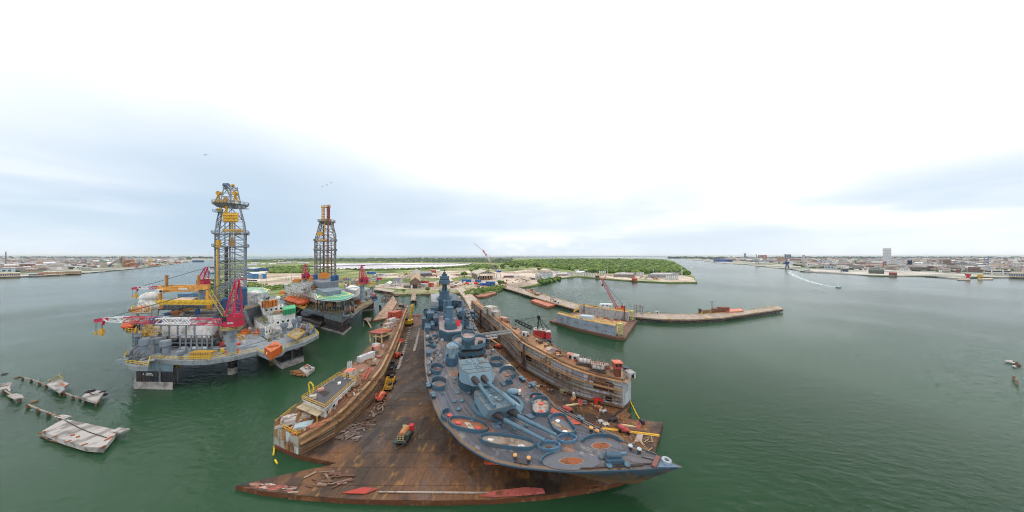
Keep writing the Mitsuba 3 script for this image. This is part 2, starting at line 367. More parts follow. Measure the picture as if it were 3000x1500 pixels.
# ---------------------------------------------------------------- the floating dry dock
ZF=1.0
zL=lambda Y: float(np.interp(Y,[58,64,73,82,96,150,204],[4.7,5.3,6.8,7.7,8.1,9.2,10.4]))
zR=lambda Y: float(np.interp(Y,[80,85,93,110,156,207],[9.2,9.7,10.8,12.2,13.0,13.4]))
WL,WR=on(zL),on(zR)
NS=37
LI=interp([WL(*p) for p in ((875,1281),(939,1243),(997,1206),(1052,1147),(1075,1126),(1114,1077),(1141,1023),(1168,961),(1181,922),(1193,895))],NS)
LO=interp([WL(*p) for p in ((803,1244),(869,1198),(900,1166),(992,1098),(1040,1062),(1062,1038),(1091,1008),(1112,968),(1137,927),(1170,886))],NS)
RI=interp([WR(*p) for p in ((1823,1118),(1789,1110),(1758,1103),(1691,1084),(1635,1058),(1579,1028),(1532,1003),(1496,968),(1440,924),(1381,881))],NS)
RO=interp([WR(*p) for p in ((1848,1092),(1825,1080),(1736,1061),(1666,1040),(1616,1014),(1540,972),(1504,958),(1456,920),(1420,899),(1395,880))],NS)
def low(P): P=np.array(P); P[:,2]=ZF; return P
front=[G(*p,ZF) for p in ((690,1421),(760,1437),(860,1450),(1000,1461),(1150,1466),(1290,1467),(1450,1463),(1600,1451),(1740,1430),(1820,1410),(1861,1386),(1916,1328),(1942,1237),(1840,1227),(1848,1214),(1834,1206),(1842,1192))]
left_front=[G(*p,ZF) for p in ((805,1306),(875,1334),(985,1357))]
OUT=front+list(RO[:,:])+list(LO[::-1,:])+left_front
dock=thing('floating_dry_dock','huge rusty floating dry dock with two long wing walls round the grey battleship','dry dock')
m=Mesh(RUST*0.6); m.prism(OUT,-1.2,ZF-0.12); obj('pontoon',m,'rusty',dock)
# floor plating: each plate a piece of its own, with open seams
dockP=Polygon([(p[0],p[1]) for p in OUT]).buffer(-0.05)
wallP=[Polygon([(p[0],p[1]) for p in list(a)+list(b[::-1])]).buffer(0) for a,b in ((LI,LO),(RI,RO))]
freeP=dockP.difference(wallP[0].buffer(0.05)).difference(wallP[1].buffer(0.05))
ys=np.r_[np.arange(50,84,4.6),np.arange(84,130,8.0),np.arange(130,235,18.0)]
k=0
for y0,y1 in zip(ys[:-1],ys[1:]):
    wx=6.5 if y0 < 84 else 9.0 if y0 < 130 else 14.0
    off=(k % 2)*wx*0.5; k += 1
    for x0 in np.arange(-75+off,60,wx):
        c=shapely.box(x0+0.035,y0+0.035,x0+wx-0.035,y1-0.035).intersection(freeP)
        for g in getattr(c,'geoms',[c]):
            if isinstance(g,Polygon) and g.area > 1.5:
                dz=rng.random()*0.035
                m=Mesh(RUST); m.prism(g,ZF-0.1,ZF+dz); obj('floor_plate',m,'dock_plate',dock,smooth=False)

def wing_wall(I,O,name,base,plate_cols,topcol,sgn):
    w=mark(numbered(dock+'__' +name))
    m=Mesh(base)
    for i in range(NS-1):
        b=[[*I[i,:2],ZF-0.6],[*I[i+1,:2],ZF-0.6],[*O[i+1,:2],-1.0],[*O[i,:2],-1.0]]
        t=[I[i]-UP*0.05,I[i+1]-UP*0.05,O[i+1]-UP*0.05,O[i]-UP*0.05]
        if sgn < 0: b,t=b[::-1],t[::-1]
        m.hexa(b,t)
    key=obj(name,m,'rusty',dock)
    # upper deck plates, one per station
    for i in range(NS-1):
        M=Mesh(vary(topcol,0.3)); a,b,c,d=I[i],I[i+1],O[i+1],O[i]
        q=np.array([a,b,c,d]); cc=q.mean(0); q=cc+(q-cc)*0.985
        if sgn < 0: q=q[::-1]
        M.hexa(q-UP*0.04,q+UP*(0.03+0.05*rng.random())); obj('deck_plate',M,'rusty',key)
    # inner face: three rows of side plates per station, set proud of the wall
    n=np.array([-(I[1:]-I[:-1])[:,1],(I[1:]-I[:-1])[:,0]]).T
    mid=(O[:-1]-I[:-1])[:,:2]
    for i in range(NS-1):
        nn=unit(n[i]); nn=nn if nn @ mid[i] < 0 else -nn
        off=np.array([nn[0],nn[1],0.0])
        for r0,r1 in ((0.03,0.36),(0.38,0.68),(0.70,0.97)):
            a,b=I[i],I[i+1]; hA,hB=a[2]-ZF,b[2]-ZF
            def P(p,h,r,o): return np.array([p[0],p[1],ZF+h*r])+off*o
            e=(b-a)*0.012
            o1=0.06+0.10*rng.random()
            ring=lambda o: [P(a+e,hA,r0,o),P(b-e,hB,r0,o),P(b-e,hB,r1,o),P(a+e,hA,r1,o)]
            M=Mesh(vary(plate_cols[rng.integers(len(plate_cols))],0.2))
            q0,q1=ring(0.0),ring(o1)
            if sgn > 0: q0,q1=q0[::-1],q1[::-1]
            M.hexa(q0,q1); obj('side_plate',M,'rusty',key)
    # ledges, fenders and pipes running along the inner face
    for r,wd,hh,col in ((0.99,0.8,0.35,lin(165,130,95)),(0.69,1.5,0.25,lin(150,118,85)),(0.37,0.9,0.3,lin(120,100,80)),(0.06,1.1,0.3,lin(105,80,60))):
        M=Mesh(col)
        for i in range(NS-1):
            nn=unit(n[i]); nn=nn if nn @ mid[i] < 0 else -nn
            off=np.array([nn[0],nn[1],0.0])
            a=np.array([*I[i,:2],ZF+(I[i,2]-ZF)*r])+off*wd/2; b=np.array([*I[i+1,:2],ZF+(I[i+1,2]-ZF)*r])+off*wd/2
            M.bar(a,b,wd,hh)
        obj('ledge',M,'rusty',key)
    M=Mesh(lin(150,105,70))
    for r in (0.80,0.50,0.22):
        for i in range(NS-1):
            nn=unit(n[i]); nn=nn if nn @ mid[i] < 0 else -nn
            off=np.array([nn[0],nn[1],0.0])
            M.tube(np.array([*I[i,:2],ZF+(I[i,2]-ZF)*r])+off*0.3,np.array([*I[i+1,:2],ZF+(I[i+1,2]-ZF)*r])+off*0.3,0.13,None,6)
    obj('service_pipe',M,'rusty',key)
    M=Mesh(lin(150,110,75))
    M.rail([p+UP*0.05+(q-p)*0.04 for p,q in zip(O,I)],1.1,3,0.05); obj('guard_rail',M,'rusty',key)
    M=Mesh(lin(120,85,60))
    for f in (0.06,0.13): M.pipe([p+(q-p)*f+UP*0.22 for p,q in zip(I,O)],0.16,6)
    obj('crane_rail',M,'rusty',key)
    return key
PL=[lin(160,148,124),lin(138,120,94),lin(124,104,78),lin(148,132,104)]
PRr=[lin(172,182,190),lin(156,166,176),lin(166,168,166),lin(146,150,150)]
wl=wing_wall(LI,LO,'wing_wall',lin(135,122,105),PL,lin(126,96,72),1)
wr=wing_wall(RI,RO,'wing_wall',lin(135,132,126),PRr,lin(156,116,80),-1)
# the plated end faces towards the harbour
def end_face(a,b,key,cols,nx,nz):
    a,b=np.array(a),np.array(b); d=b-a; out=unit(np.array([d[1],-d[0],0])); out=out if out[1] < 0 else -out
    for i in range(nx):
        for j in range(nz):
            f0,f1,g0,g1=(i+0.02)/nx,(i+0.98)/nx,(j+0.02)/nz,(j+0.98)/nz
            q=[np.array([*(a+d*f)[:2],0.1+((a+d*f)[2]-0.15)*g]) for f,g in ((f0,g0),(f1,g0),(f1,g1),(f0,g1))]
            M=Mesh(vary(cols[rng.integers(len(cols))],0.15)); M.hexa(q,[p+out*(0.06+0.06*rng.random()) for p in q]); obj('end_plate',M,'rusty',key)
end_face(LO[0],LI[0],wl,[lin(176,186,186),lin(160,160,150),lin(150,110,70)],6,2)
end_face(RO[0],RI[0],wr,[lin(170,182,190),lin(160,170,178)],3,2)
for (x0,y0,x1,y1,zt) in ((901,1322,917,1316,0.82),):
    pass
M=Mesh(BLACK)      # dark openings in the right-hand wall near its end
for f,g0,g1,wd in ((1.0,0.72,0.86,2.0),(1.0,0.14,0.36,2.0),(9.6,0.42,0.62,3.2),(10.8,0.40,0.60,2.0),(21,0.4,0.58,2.2)):
    i=int(f); p=RI[i]+(RI[i+1]-RI[i])*(f-i); d=unit(RI[i+1]-RI[i]); nn=np.array([d[1],-d[0],0]); nn=nn if nn @ (RO[i]-RI[i]) < 0 else -nn
    q=[np.array([*(p+d*s*wd/2)[:2],ZF+(p[2]-ZF)*g]) for s,g in ((-1,g0),(1,g0),(1,g1),(-1,g1))]
    M.hexa([x+nn*0.05 for x in q],[x+nn*0.22 for x in q])
obj('opening',M,'plain',wr)
M=Mesh(lin(70,45,38)); p=RI[1]+(RI[2]-RI[1])*0.4; d=unit(RI[2]-RI[1]); nn=np.array([d[1],-d[0],0]); nn=nn if nn @ (RO[1]-RI[1]) < 0 else -nn
q=[np.array([*(p+d*s*3.2)[:2],z]) for s,z in ((-1,5.3),(1,5.3),(1,8.2),(-1,8.2))]
M.hexa([x+nn*0.1 for x in q],[x+nn*0.32 for x in q]); obj('draught_board',M,'rusty',wr)
M=Mesh(WHITE)
for i in range(9): M.text(str(9-i),p+nn*0.34-d*1.6+UP*(8.15-p[2]-0.34*(i+1)),-d,UP,0.24,0.02)
obj('draught_mark',M,'plain',wr)
M=Mesh(lin(70,42,34))  # upright steel posts against the right-hand wall, each with a raking shore
for px,pt,pb,bx in ((1534,1008,1086,1512),(1408,908,962,1398)):
    b=G(px,pb,ZF); t=np.array([b[0],b[1],A(px,pt,b[1])[2]]); M=Mesh(lin(70,42,34)); M.bar(b,t,0.9)
    f=G(bx,pb-6,ZF); M.bar(f,b+UP*4,0.4); obj('shore_post',M,'rusty',wr)
# painted lines on the apron
M=Mesh(lin(215,165,45)); a,b=G(1758,1252,ZF+0.06),G(1932,1274,ZF+0.06)
M.bar(a,b,0.5,0.02); a,b=G(1762,1255.5,ZF+0.06),G(1931,1278,ZF+0.06); M.bar(a,b,0.35,0.02); obj('floor_line',M,'plain',dock)
M=Mesh(lin(176,160,150)); M.bar(G(1110,1441,ZF+0.2),G(1560,1445,ZF+0.2),0.22,0.2); obj('fender_pipe',M,'paint',dock)
M=Mesh(lin(160,62,55))
for s in range(46):
    px,py=735+130*rng.random(),0; py=1418+(px-735)*0.12+16*(rng.random()-0.35)
    M.flat(affinity.rotate(affinity.scale(Point(*G(px,py,1)[:2]).buffer(0.5,3),0.9+1.3*rng.random(),0.22+0.2*rng.random()),rng.random()*30-15),ZF+0.055+0.0005*s,vary(lin(150,84,72) if rng.random() < 0.65 else lin(180,160,148),0.25))
obj('paint_patch',M,'rusty',dock,kind='stuff')
# keel-block line, pale pads in two rows on the dock floor
for x0,x1 in (((1206,935),(1164,1085)),((1228,965),(1213,1030))):
    for i in range(26):
        t=i/26; q=G(x0[0]+(x1[0]-x0[0])*t+rng.normal()*0.6,x0[1]+(x1[1]-x0[1])*t**0.8,ZF+0.05)
        M=Mesh(vary(lin(160,150,140),0.2)); M.box(q,(0.9+0.5*rng.random(),1.6,0.25),rng.normal()*0.1); obj('keel_pad',M,'plain',dock)
# far end sill of the dock
M=Mesh(RUST); a,b=G(1196,926,ZF),G(1250,926,ZF); M.bar(a,b,0.6,0.8); obj('end_sill',M,'rusty',dock)

# ---------------------------------------------------------------- the battleship
zS=lambda Y: 7+(Y-50)*0.07
S=on(zS)
ship=thing('battleship','old blue-grey battleship with two forward gun turrets and plank deck lying in the dry dock','battleship')
NB=90
SL=interp([S(*p) for p in ((1308,853),(1285,860),(1270,874),(1262,893),(1250,930),(1243,965),(1243,1000),(1244,1065),(1250,1118),(1255,1141),(1272,1196),(1292,1239),(1320,1266),(1351,1302),(1398,1333),(1444,1357),(1514,1372),(1607,1381),(1689,1386),(1817,1382),(1910,1377),(1998,1369.5))],NB)
SR=interp([S(*p) for p in ((1312,853),(1335,862),(1352,880),(1372,905),(1382,935),(1402,976),(1428,1010),(1471,1050),(1486,1062),(1511,1090),(1552,1129),(1606,1172),(1617,1190),(1702,1237),(1793,1281),(1884,1319),(1944,1341),(1998,1368.5))],NB)
NC=14
V,UVs=[],[]
mid=(SL+SR)/2; along=np.r_[0,np.cumsum(np.linalg.norm(np.diff(mid,axis=0),axis=1))]
for i in range(NB):
    wv=np.linalg.norm(SR[i]-SL[i])
    for j in range(NC+1):
        t=j/NC; q=SL[i]+(SR[i]-SL[i])*t+UP*0.25*(1-(2*t-1)**2); V.append(q); UVs.append([(t-0.5)*wv*(22/max(wv,6)) if False else (t-0.5)*wv,along[i]])
fs=[[i*(NC+1)+j,i*(NC+1)+j+1,(i+1)*(NC+1)+j+1,(i+1)*(NC+1)+j] for i in range(NB-1) for j in range(NC)]
m=Mesh(); m.add(V,fs); obj('main_deck',m,'planking',ship,uv=np.array(UVs))
m=Mesh(lin(66,84,100))
tt=np.linspace(0,1,NB)
def hull_ring(P,k):
    out=[]
    for i in range(NB):
        s=float(np.clip((tt[i]-0.55)/0.4,0,1)); s=s*s*(3-2*s)
        fl=(0.10+0.78*s)*k**1.3
        c=mid[i]-unit(mid[min(i+1,NB-1)]-mid[max(i-1,0)])*(9*s*k)
        q=P[i]+(c-P[i])*fl+(c-mid[i])*(1-fl); q[2]=P[i][2]+(ZF+0.3-P[i][2])*k
        out.append(q)
    return np.array(out)
for P,sg in ((SL,1),(SR,-1)):
    rings=[hull_ring(P,k) for k in (0,0.22,0.5,0.78,1.0)]; rings[0] += UP*0.02
    i=np.arange(NB-1)
    for a,b,col in zip(rings[:-1],rings[1:],(lin(70,92,112),lin(74,84,92),lin(96,84,70),lin(110,88,66))):
        f=np.stack([i,i+1,i+1+NB,i+NB],1)
        m.add(np.vstack([a,b]),f if sg > 0 else f[:,::-1],col)
obj('hull',m,'rusty',ship)
def edge_run(P,Q,i0,i1,name,w,h,col,bsdf='rusty',inset=0.0):
    M=Mesh(col); c=[P[i]+unit(Q[i]-P[i])*(w/2+inset) for i in range(i0,i1)]
    M.wall([q for q in c],[q[2] for q in c],h,w); return obj(name,M,bsdf,ship)
edge_run(SL,SR,4,NB-3,'waterway',1.0,0.10,lin(120,100,82)); edge_run(SR,SL,4,NB-3,'waterway',1.0,0.10,lin(128,100,80))
edge_run(SL,SR,2,NB-2,'gunwale',0.2,0.3,lin(56,80,98),'paint',-0.1); edge_run(SR,SL,2,NB-2,'gunwale',0.25,0.3,lin(80,92,100),'paint',-0.1)
M=Mesh(lin(178,82,62)); k0,k1=53,66
pts=[S(*p) for p in ((1616,1196),(1650,1216),(1700,1240),(1702,1246),(1678,1247),(1652,1233),(1612,1212))]
M.flat(pts,0); M.v[0][:,2]=[zS(y)+0.30 for y in M.v[0][:,1]]; obj('primed_strip',M,'rusty',ship)
for P,Q,r in ((SR,SL,range(20,NB-4)),(SL,SR,range(18,62))):
    M=Mesh(lin(150,158,165)); M.rail([P[i]+unit(Q[i]-P[i])*0.25 for i in r][::2],1.0,3.0,0.035); obj('deck_rail',M,'plain',ship)
# bow plating and chain breakwater
M=Mesh(lin(96,124,150)); b=[S(*p) for p in ((1921,1370),(1998,1370),(1935,1341.5))]
bowt=[S(1924,1369,0.3),S(1985,1368.5,0.8),S(1936,1343,0.3)]
M.hexa(b,bowt); obj('bow_plating',M,'worn',ship)
M=Mesh(lin(160,170,178)); M.lathe(S(1953,1353,0.4),[(0.9,0),(0.9,0.5),(0.45,0.5),(0.45,0)],14); obj('bow_fairlead',M,'rusty',ship)
M=Mesh(lin(124,78,72)); M.bar(S(1915,1369,0.3),S(1929,1339,0.3),0.8,0.6); obj('breakwater',M,'rusty',ship)

BL,BD,BT=lin(112,140,156),lin(48,82,98),lin(80,112,130)
TBC=lin(64,96,116)
def tub(cx,cy,rx,ry,a0,a1,h,col=TBC,th=0.16,n=28,name='gun_tub',pts=None,lab=None,zup=0.0):
    path=[S(cx+rx*math.cos(math.radians(a)),cy+ry*math.sin(math.radians(a)),zup) for a in np.linspace(a0,a1,n,endpoint=(abs(a1-a0) < 359))] if pts is None else [S(*p) for p in pts]
    closed=abs(a1-a0) >= 359
    M=Mesh(col); M.wall(path,[q[2] for q in path],h,th,closed=closed)
    for q in path[::3]: M.bar(q+UP*0.0,q+UP*(h+0.03),0.32)
    return obj(name,M,'worn',ship,label=lab)
def disc(cx,cy,rx,ry,col,h=0.12,name='gun_ring',bsdf='rusty',n=22):
    p=[S(cx+rx*math.cos(a),cy+ry*math.sin(a)) for a in np.linspace(0,2*math.pi,n,endpoint=False)]
    M=Mesh(col); p=p[::-1]; c=np.mean(p,0)
    M.hexa([q-UP*0.2 for q in p],[q+UP*(0.28+h) for q in p]); return obj(name,M,bsdf,ship)
def patch(pts,col,name,bsdf='rusty',up=0.2):
    p=[S(*q) for q in pts]
    if Polygon([(q[0],q[1]) for q in p]).exterior.is_ccw is False: p=p[::-1]
    M=Mesh(col); M.hexa([q-UP*0.2 for q in p],[q+UP*(0.2+up) for q in p]); return obj(name,M,bsdf,ship)
def ell(cx,cy,rx,ry,rot=0,n=22,p=2.0):
    out=[]
    for a in np.linspace(0,2*math.pi,n,endpoint=False):
        x,y=math.copysign(abs(math.cos(a))**(2/p),math.cos(a))*rx,math.copysign(abs(math.sin(a))**(2/p),math.sin(a))*ry
        r=math.radians(rot); out.append((cx+x*math.cos(r)-y*math.sin(r),cy+x*math.sin(r)+y*math.cos(r)))
    return out
# open gun tubs
tub(1280,1087,19,12,60,330,1.5); disc(1283,1089,5,2.2,lin(150,70,50)); patch(ell(1281,1088,14,7),lin(84,62,60),'tub_floor',up=0.1)
tub(1286,1131,23,16,45,325,1.5); disc(1292,1134,7,4,lin(150,85,55)); patch(ell(1286,1131,19,12),lin(108,104,108),'tub_floor','paint',0.08)
tub(1323,1068,17,9,0,360,3.2,lin(58,88,112)); patch(ell(1323,1066,15,7),lin(80,90,84),'tub_floor',up=1.4)
tub(1454,1066,20,11,-140,160,1.6); disc(1450,1068,6,3,lin(165,85,45)); disc(1450,1068,4,2,lin(120,60,35),0.2)
tub(1488,1098,24,15,-170,70,1.5); disc(1486,1102,7,3.4,lin(150,90,60))
tub(1313,1222,19,15,110,275,1.1); disc(1318,1221,8,4,lin(205,85,75),0.25)
tub(1571,1168,18,8,195,340,1.1); disc(1567,1167,7,4,lin(215,105,90),0.25)
# long double tubs
E1=ell(1373,1250,58,17,12,30,2.4); patch(E1,lin(150,98,72),'tub_floor',up=0.06); tub(0,0,0,0,0,360,1.0,pts=E1)
disc(1343,1244,9,4.4,lin(205,88,75),0.3); disc(1401,1259,9,4.4,lin(205,88,75),0.3); patch([(1360,1240),(1376,1242),(1392,1262),(1376,1262)],lin(188,178,165),'bare_strip',up=0.1)
E2=ell(1584,1197,25,26,0,30,3.2); patch(E2,lin(170,160,150),'tub_floor',up=0.06); tub(0,0,0,0,0,360,1.2,pts=E2)
disc(1585,1187,7,3.6,lin(215,95,80),0.3); disc(1584,1211,8,4,lin(215,95,80),0.3)
E3=[(1440+x/5.37,1060+y/5.37) for x,y in ((905,940),(960,880),(1060,862),(1160,890),(1205,960),(1260,1040),(1335,1115),(1310,1170),(1200,1188),(1080,1170),(980,1110),(930,1010))]
E3=[tuple(q) for q in interp(E3+[E3[0]],30)[:-1]]
patch(E3,lin(100,104,112),'tub_floor','paint',0.06); tub(0,0,0,0,0,360,1.1,pts=E3); patch([(1612,1240),(1622,1238),(1676,1266),(1668,1272)],lin(170,145,118),'bare_strip',up=0.1)
disc(1634,1238,7,3.5,lin(225,222,220),0.25,bsdf='paint'); disc(1655,1270,8,3.8,lin(225,222,220),0.25,bsdf='paint')
E4=ell(1487,1301,80,17,8,34,2.6); patch(E4,lin(150,138,126),'tub_floor',up=0.06); tub(0,0,0,0,0,360,1.0,pts=E4)
disc(1437,1294,9,3.6,lin(225,222,220),0.25,bsdf='paint'); disc(1527,1313,10,4,lin(225,222,220),0.25,bsdf='paint'); disc(1482,1305,8,3,lin(150,120,100),0.2)
for cx,cy,rx,ry in ((1608,1314,32,13),(1661,1292,28,12)):
    tub(cx,cy,rx,ry,0,360,0.9,lin(84,122,150)); patch(ell(cx,cy,rx-3,ry-2),lin(88,112,124),'tub_floor','paint',0.04); disc(cx,cy+0.5,8,3.4,lin(92,62,48),0.15)
# rusted gun-foundation discs on the bow with their worn rings
for cx,cy,rx,ry,R1,R2 in ((1674,1354,33,10,86,26),(1761,1309,25,9,62,22)):
    patch(ell(cx,cy,R1,R2,0,40),lin(96,98,106),'worn_ring','paint',0.02); patch(ell(cx,cy,rx+5,ry+2,0,28),lin(130,120,112),'disc_rim','paint',0.05)
    patch(ell(cx,cy,rx,ry,0,28),lin(140,74,34),'foundation_disc','rusty',0.09)
tub(1761,1313,62,33,205,332,0.9); tub(1674,1358,90,34,180,232,0.6)
# mushroom vents
for x,y,r in ((1344,1203,7),(1354,1178,6),(1332,1179,6),(1375,1156,7),(1330,1123,4),(1464,1243,8),(1543,1251,6),(1508,1260,7),(1480,1266,4),(1763,1344,10),(1783,1329,5),(1785,1370,9),(1837,1367,9),(1576,1243,3),(1551,1135,5),(1383,1235,6),(1560,1183,6)):
    p=S(x,y); w=r*p[1]/750; M=Mesh(BT); M.cyl(p,w*0.55,w*0.7,12); M.lathe(p+UP*w*0.6,[(w,0),(w*1.0,w*0.25),(w*0.75,w*0.5),(0,w*0.6)],14); obj('mushroom_vent',M,'worn',ship)
for (x0,y0),(x1,y1),col,dk in (((1732,1265),(1749,1274),lin(205,150,85),1),((1509,1347),(1549,1355),lin(205,150,85),1),((1847,1319),(1873,1329),lin(175,188,195),1),((1268,1161),(1271,1168),BT,0),((1526,1113),(1534,1119),BT,0),((1254,1133),(1256,1139),BT,0),((1697,1231),(1705,1238),BT,0),((1558,1131),(1564,1136),BT,0)):
    M=Mesh(col)
    for x,y in ((x0,y0),(x1,y1)):
        p=S(x,y); w=6*p[1]/750; M.cyl(p,w*0.8,0.9,14,col=lin(50,62,75)); M.cyl(p+UP*0.9,w*1.05,0.2,14)
    M.bar(S(x0,y0,0.15),S(x1,y1,0.15),1.3,0.2,col=lin(60,60,66)); obj('mooring_bitt',M,'worn',ship)
# hatches and lockers
for pts,col in ((((1536,1220),(1556,1218),(1570,1228),(1553,1232)),lin(72,96,116)),(((1435,1246),(1454,1243),(1468,1258),(1448,1262)),lin(100,130,156)),(((1332,1146),(1344,1144),(1348,1156),(1336,1158)),lin(88,108,124)),
                 (((1808,1331),(1838,1330),(1832,1338),(1804,1337)),lin(84,116,140)),(((1796,1339),(1822,1339),(1816,1345),(1792,1344)),lin(165,84,60)),(((1465,1124),(1474,1121),(1486,1131),(1474,1135)),lin(60,90,110)),(((1481,1074),(1494,1070),(1504,1078),(1490,1083)),lin(200,190,140)),
                 (((1329,1110),(1337,1108),(1338,1114),(1330,1115)),lin(90,110,130)),(((1400,1040),(1420,1036),(1424,1044),(1402,1047)),lin(130,88,70))):
    patch(pts,col,'deck_hatch','paint',0.35)
M=Mesh(lin(60,88,108)); p=S(1797,1352); M.box(p,(3.6,2.2,1.0),0.1); M.tube(p+[-1.5,0,1.3],p+[1.5,0,1.3],0.6,None,12); obj('anchor_winch',M,'worn',ship)
M=Mesh(lin(50,80,100)); p=S(1491,1124); M.box(p,(2.2,1.6,0.8),0.4); M.tube(p+[-0.8,-0.2,1.1],p+[0.9,0.3,1.1],0.5,None,10); M.box(p+[0.4,0.2,0.8],(0.6,0.6,0.9),0.4); obj('deck_winch',M,'worn',ship)
M=Mesh(BL); p=S(1503,1147,1.0); M.ball(p,(1.9,1.1,0.9),2); M.box(p+[1.9,0,-0.6],(1.0,1.6,0.9),0.2,WHITE*0.8); M.box(p-UP,(1.8,0.8,0.4)); obj('paravane',M,'worn',ship)
for a,b in (((1880,1338),(1925,1352)),((1845,1362),(1915,1357)),((1700,1372),(1885,1362))):
    M=Mesh(lin(58,46,42)); q=[S(a[0]+(b[0]-a[0])*t,a[1]+(b[1]-a[1])*t+0.6*math.sin(9*t),0.3) for t in np.linspace(0,1,12)]
    M.pipe(q,0.13); obj('anchor_chain',M,'rusty',ship)

# ---- turrets
def turret(base,roof,zb,zr,ring,guns,seams,label):
    b=[G(*p,zb) for p in base]; r=[G(*p,zr) for p in roof]
    if not Polygon([(q[0],q[1]) for q in r]).exterior.is_ccw: b,r=b[::-1],r[::-1]
    M=Mesh(BL); M.hexa(b,r); key=obj('gun_turret',M,'worn',ship,label=label)
    c=np.mean(r,0); rr=[c+(q-c)*0.97 for q in r]
    M=Mesh(lin(92,116,128)); M.hexa([q-UP*0.02 for q in rr],[q+UP*0.16 for q in rr]); obj('roof_plate',M,'rusty' if False else 'worn',key)
    for p0,p1 in seams:
        M=Mesh(lin(80,104,122)); M.bar(G(*p0,zr)+UP*0.2,G(*p1,zr)+UP*0.2,0.16,0.14); obj('roof_seam',M,'worn',key)
    M=Mesh(lin(130,128,120))
    for i in range(len(r)):
        a,e=rr[i]+UP*0.16,rr[(i+1) % len(rr)]+UP*0.16; M.bar(a,e,0.12,0.16)
    obj('roof_edge',M,'rusty',key)
    for k in range(7):
        t=rng.random(2); q=rr[0]+(rr[len(rr) // 2]-rr[0])*(0.25+0.5*t[0])+(rr[2]-rr[0])*0.3*(t[1]-0.5)
        M=Mesh(vary(lin(112,138,150),0.2)); M.cyl(q+UP*0.15,0.3+0.25*rng.random(),0.2+0.25*rng.random(),10); obj('roof_fitting',M,'worn',key)
    for (f,fz),(e,ez),(q,qz),r0,r1 in guns:
        f,e,q=G(*f,fz),G(*e,ez),G(*q,qz)
        M=Mesh(lin(52,46,50)); d=e-f
        for t0,t1,ra,rb in ((-0.25,0.2,1.75,1.7),(0.2,0.55,1.7,1.45),(0.55,0.8,1.45,1.15),(0.8,1.0,1.15,1.05)): M.tube(f+d*t0,f+d*t1,r0*ra,r0*rb,16)
        g=obj('gun_barrel',Mesh(BT).tube(e,e+(q-e)*0.45,r0,r0*0.9,18).tube(e+(q-e)*0.45,q,r0*0.84,r1,18).tube(q,q+unit(q-e)*0.5,r1*1.18,r1*1.12,18),'worn',key)
        obj('blast_bag',M,'plain',key)
    return key
TA=turret([(1390,1182),(1408,1212),(1421,1225),(1438,1230),(1526,1215),(1533,1192),(1470,1150),(1410,1152)],[(1389,1149),(1412,1180),(1431,1203),(1434,1204.5),(1507,1187),(1508.5,1185),(1457,1135),(1392,1147)],8.6,12.5,None,
            [(((1452,1212),10.6),((1478,1230),10.2),((1589,1287),9.2),0.52,0.36),(((1488,1199),10.6),((1517,1219),10.2),((1624,1272),9.2),0.52,0.36)],
            [((1408,1146),(1452,1197)),((1430,1141),(1476,1192)),((1422,1150),(1448,1180)),((1400,1163),(1470,1148)),((1416,1184),(1488,1168))],'forward turret on the main deck')
TB=turret([(1344,1085),(1346,1112),(1352,1121),(1385,1132),(1420,1131),(1440,1124),(1448,1110),(1446,1090),(1420,1070),(1380,1068)],[(1343,1056),(1349,1076),(1355,1087),(1372,1095),(1426,1088),(1438,1083),(1440,1074),(1432,1064),(1416,1047),(1380,1051)],12.4,15.5,None,
            [(((1391,1113),14.0),((1404,1127),13.9),((1447,1187),13.4),0.5,0.36),(((1418,1109),14.0),((1430,1122),13.9),((1505,1186),13.4),0.5,0.36)],
            [((1381,1052),(1402,1088)),((1398,1050),(1418,1086)),((1348,1072),(1434,1062)),((1354,1086),(1438,1077))],'superfiring turret on its raised barbette')
c=np.array([-12.0,82.0,8.0]); M=Mesh(BD); M.lathe(c,[(5.2,0),(5.2,4.5)],32); obj('barbette',M,'worn',ship)
tub(1459,1196,71,38,0,360,0.75,BT,0.8,44,'turret_ring')
tub(1397,1128,50,22,10,170,0.0+3.1,BT,0.35,30,'barbette_shield')
# ---- bridge and conning tower
def platform(pts,z,h,col_floor,col_wall,name,wall=True,under=0.35,th=0.2):
    p=[G(*q,z) for q in pts]
    if not Polygon([(q[0],q[1]) for q in p]).exterior.is_ccw: p=p[::-1]
    M=Mesh(col_floor); M.hexa([q-UP*under for q in p],p); k=obj(name,M,'worn',ship)
    if wall:
        M=Mesh(col_wall); M.wall([q for q in p],z-under-0.05,h+under,th,closed=True); obj('bulwark',M,'paint',k)
    return k
PINK=lin(160,142,140)
def block(pts,z0,z1,col,name='deckhouse',bsdf='paint',taper=1.0,zt=None):
    """a house on the ship: outline surveyed at its roof height"""
    p=np.array([G(*q,z1) for q in pts])
    if not Polygon(p[:,:2]).exterior.is_ccw: p=p[::-1]
    c=p.mean(0); b=c+(p-c)*taper; b[:,2]=z0
    M=Mesh(col); M.hexa(b,p); return obj(name,M,bsdf,ship)
block([(1283,928),(1286,968),(1310,978),(1352,974),(1358,955),(1342,925),(1310,918)],10.5,15.4,BD,'superstructure')
platform([(1284,928),(1287,967),(1311,976.5),(1351,972.5),(1356,955),(1341,926),(1310,919)],15.5,0.5,PINK,BT,'superstructure_deck',th=0.15)
M=Mesh(BL); c=A(1332,1012,100); M.lathe([c[0],c[1],10.2],[(4.0,0),(3.6,1.2),(3.1,3),(3.0,5.2),(1.8,5.6),(0,5.7)],26,1.0,1.5); obj('conning_cowl',M,'worn',ship)
platform([(1312,1020),(1316,1036),(1350,1042),(1400,1040),(1420,1032),(1424,1018),(1410,1010),(1330,1012)],12.6,1.1,PINK,BD,'lower_platform')
block([(1330,1005),(1336,1030),(1405,1028),(1412,1004)],9.8,12.6,BD,'bridge_house')
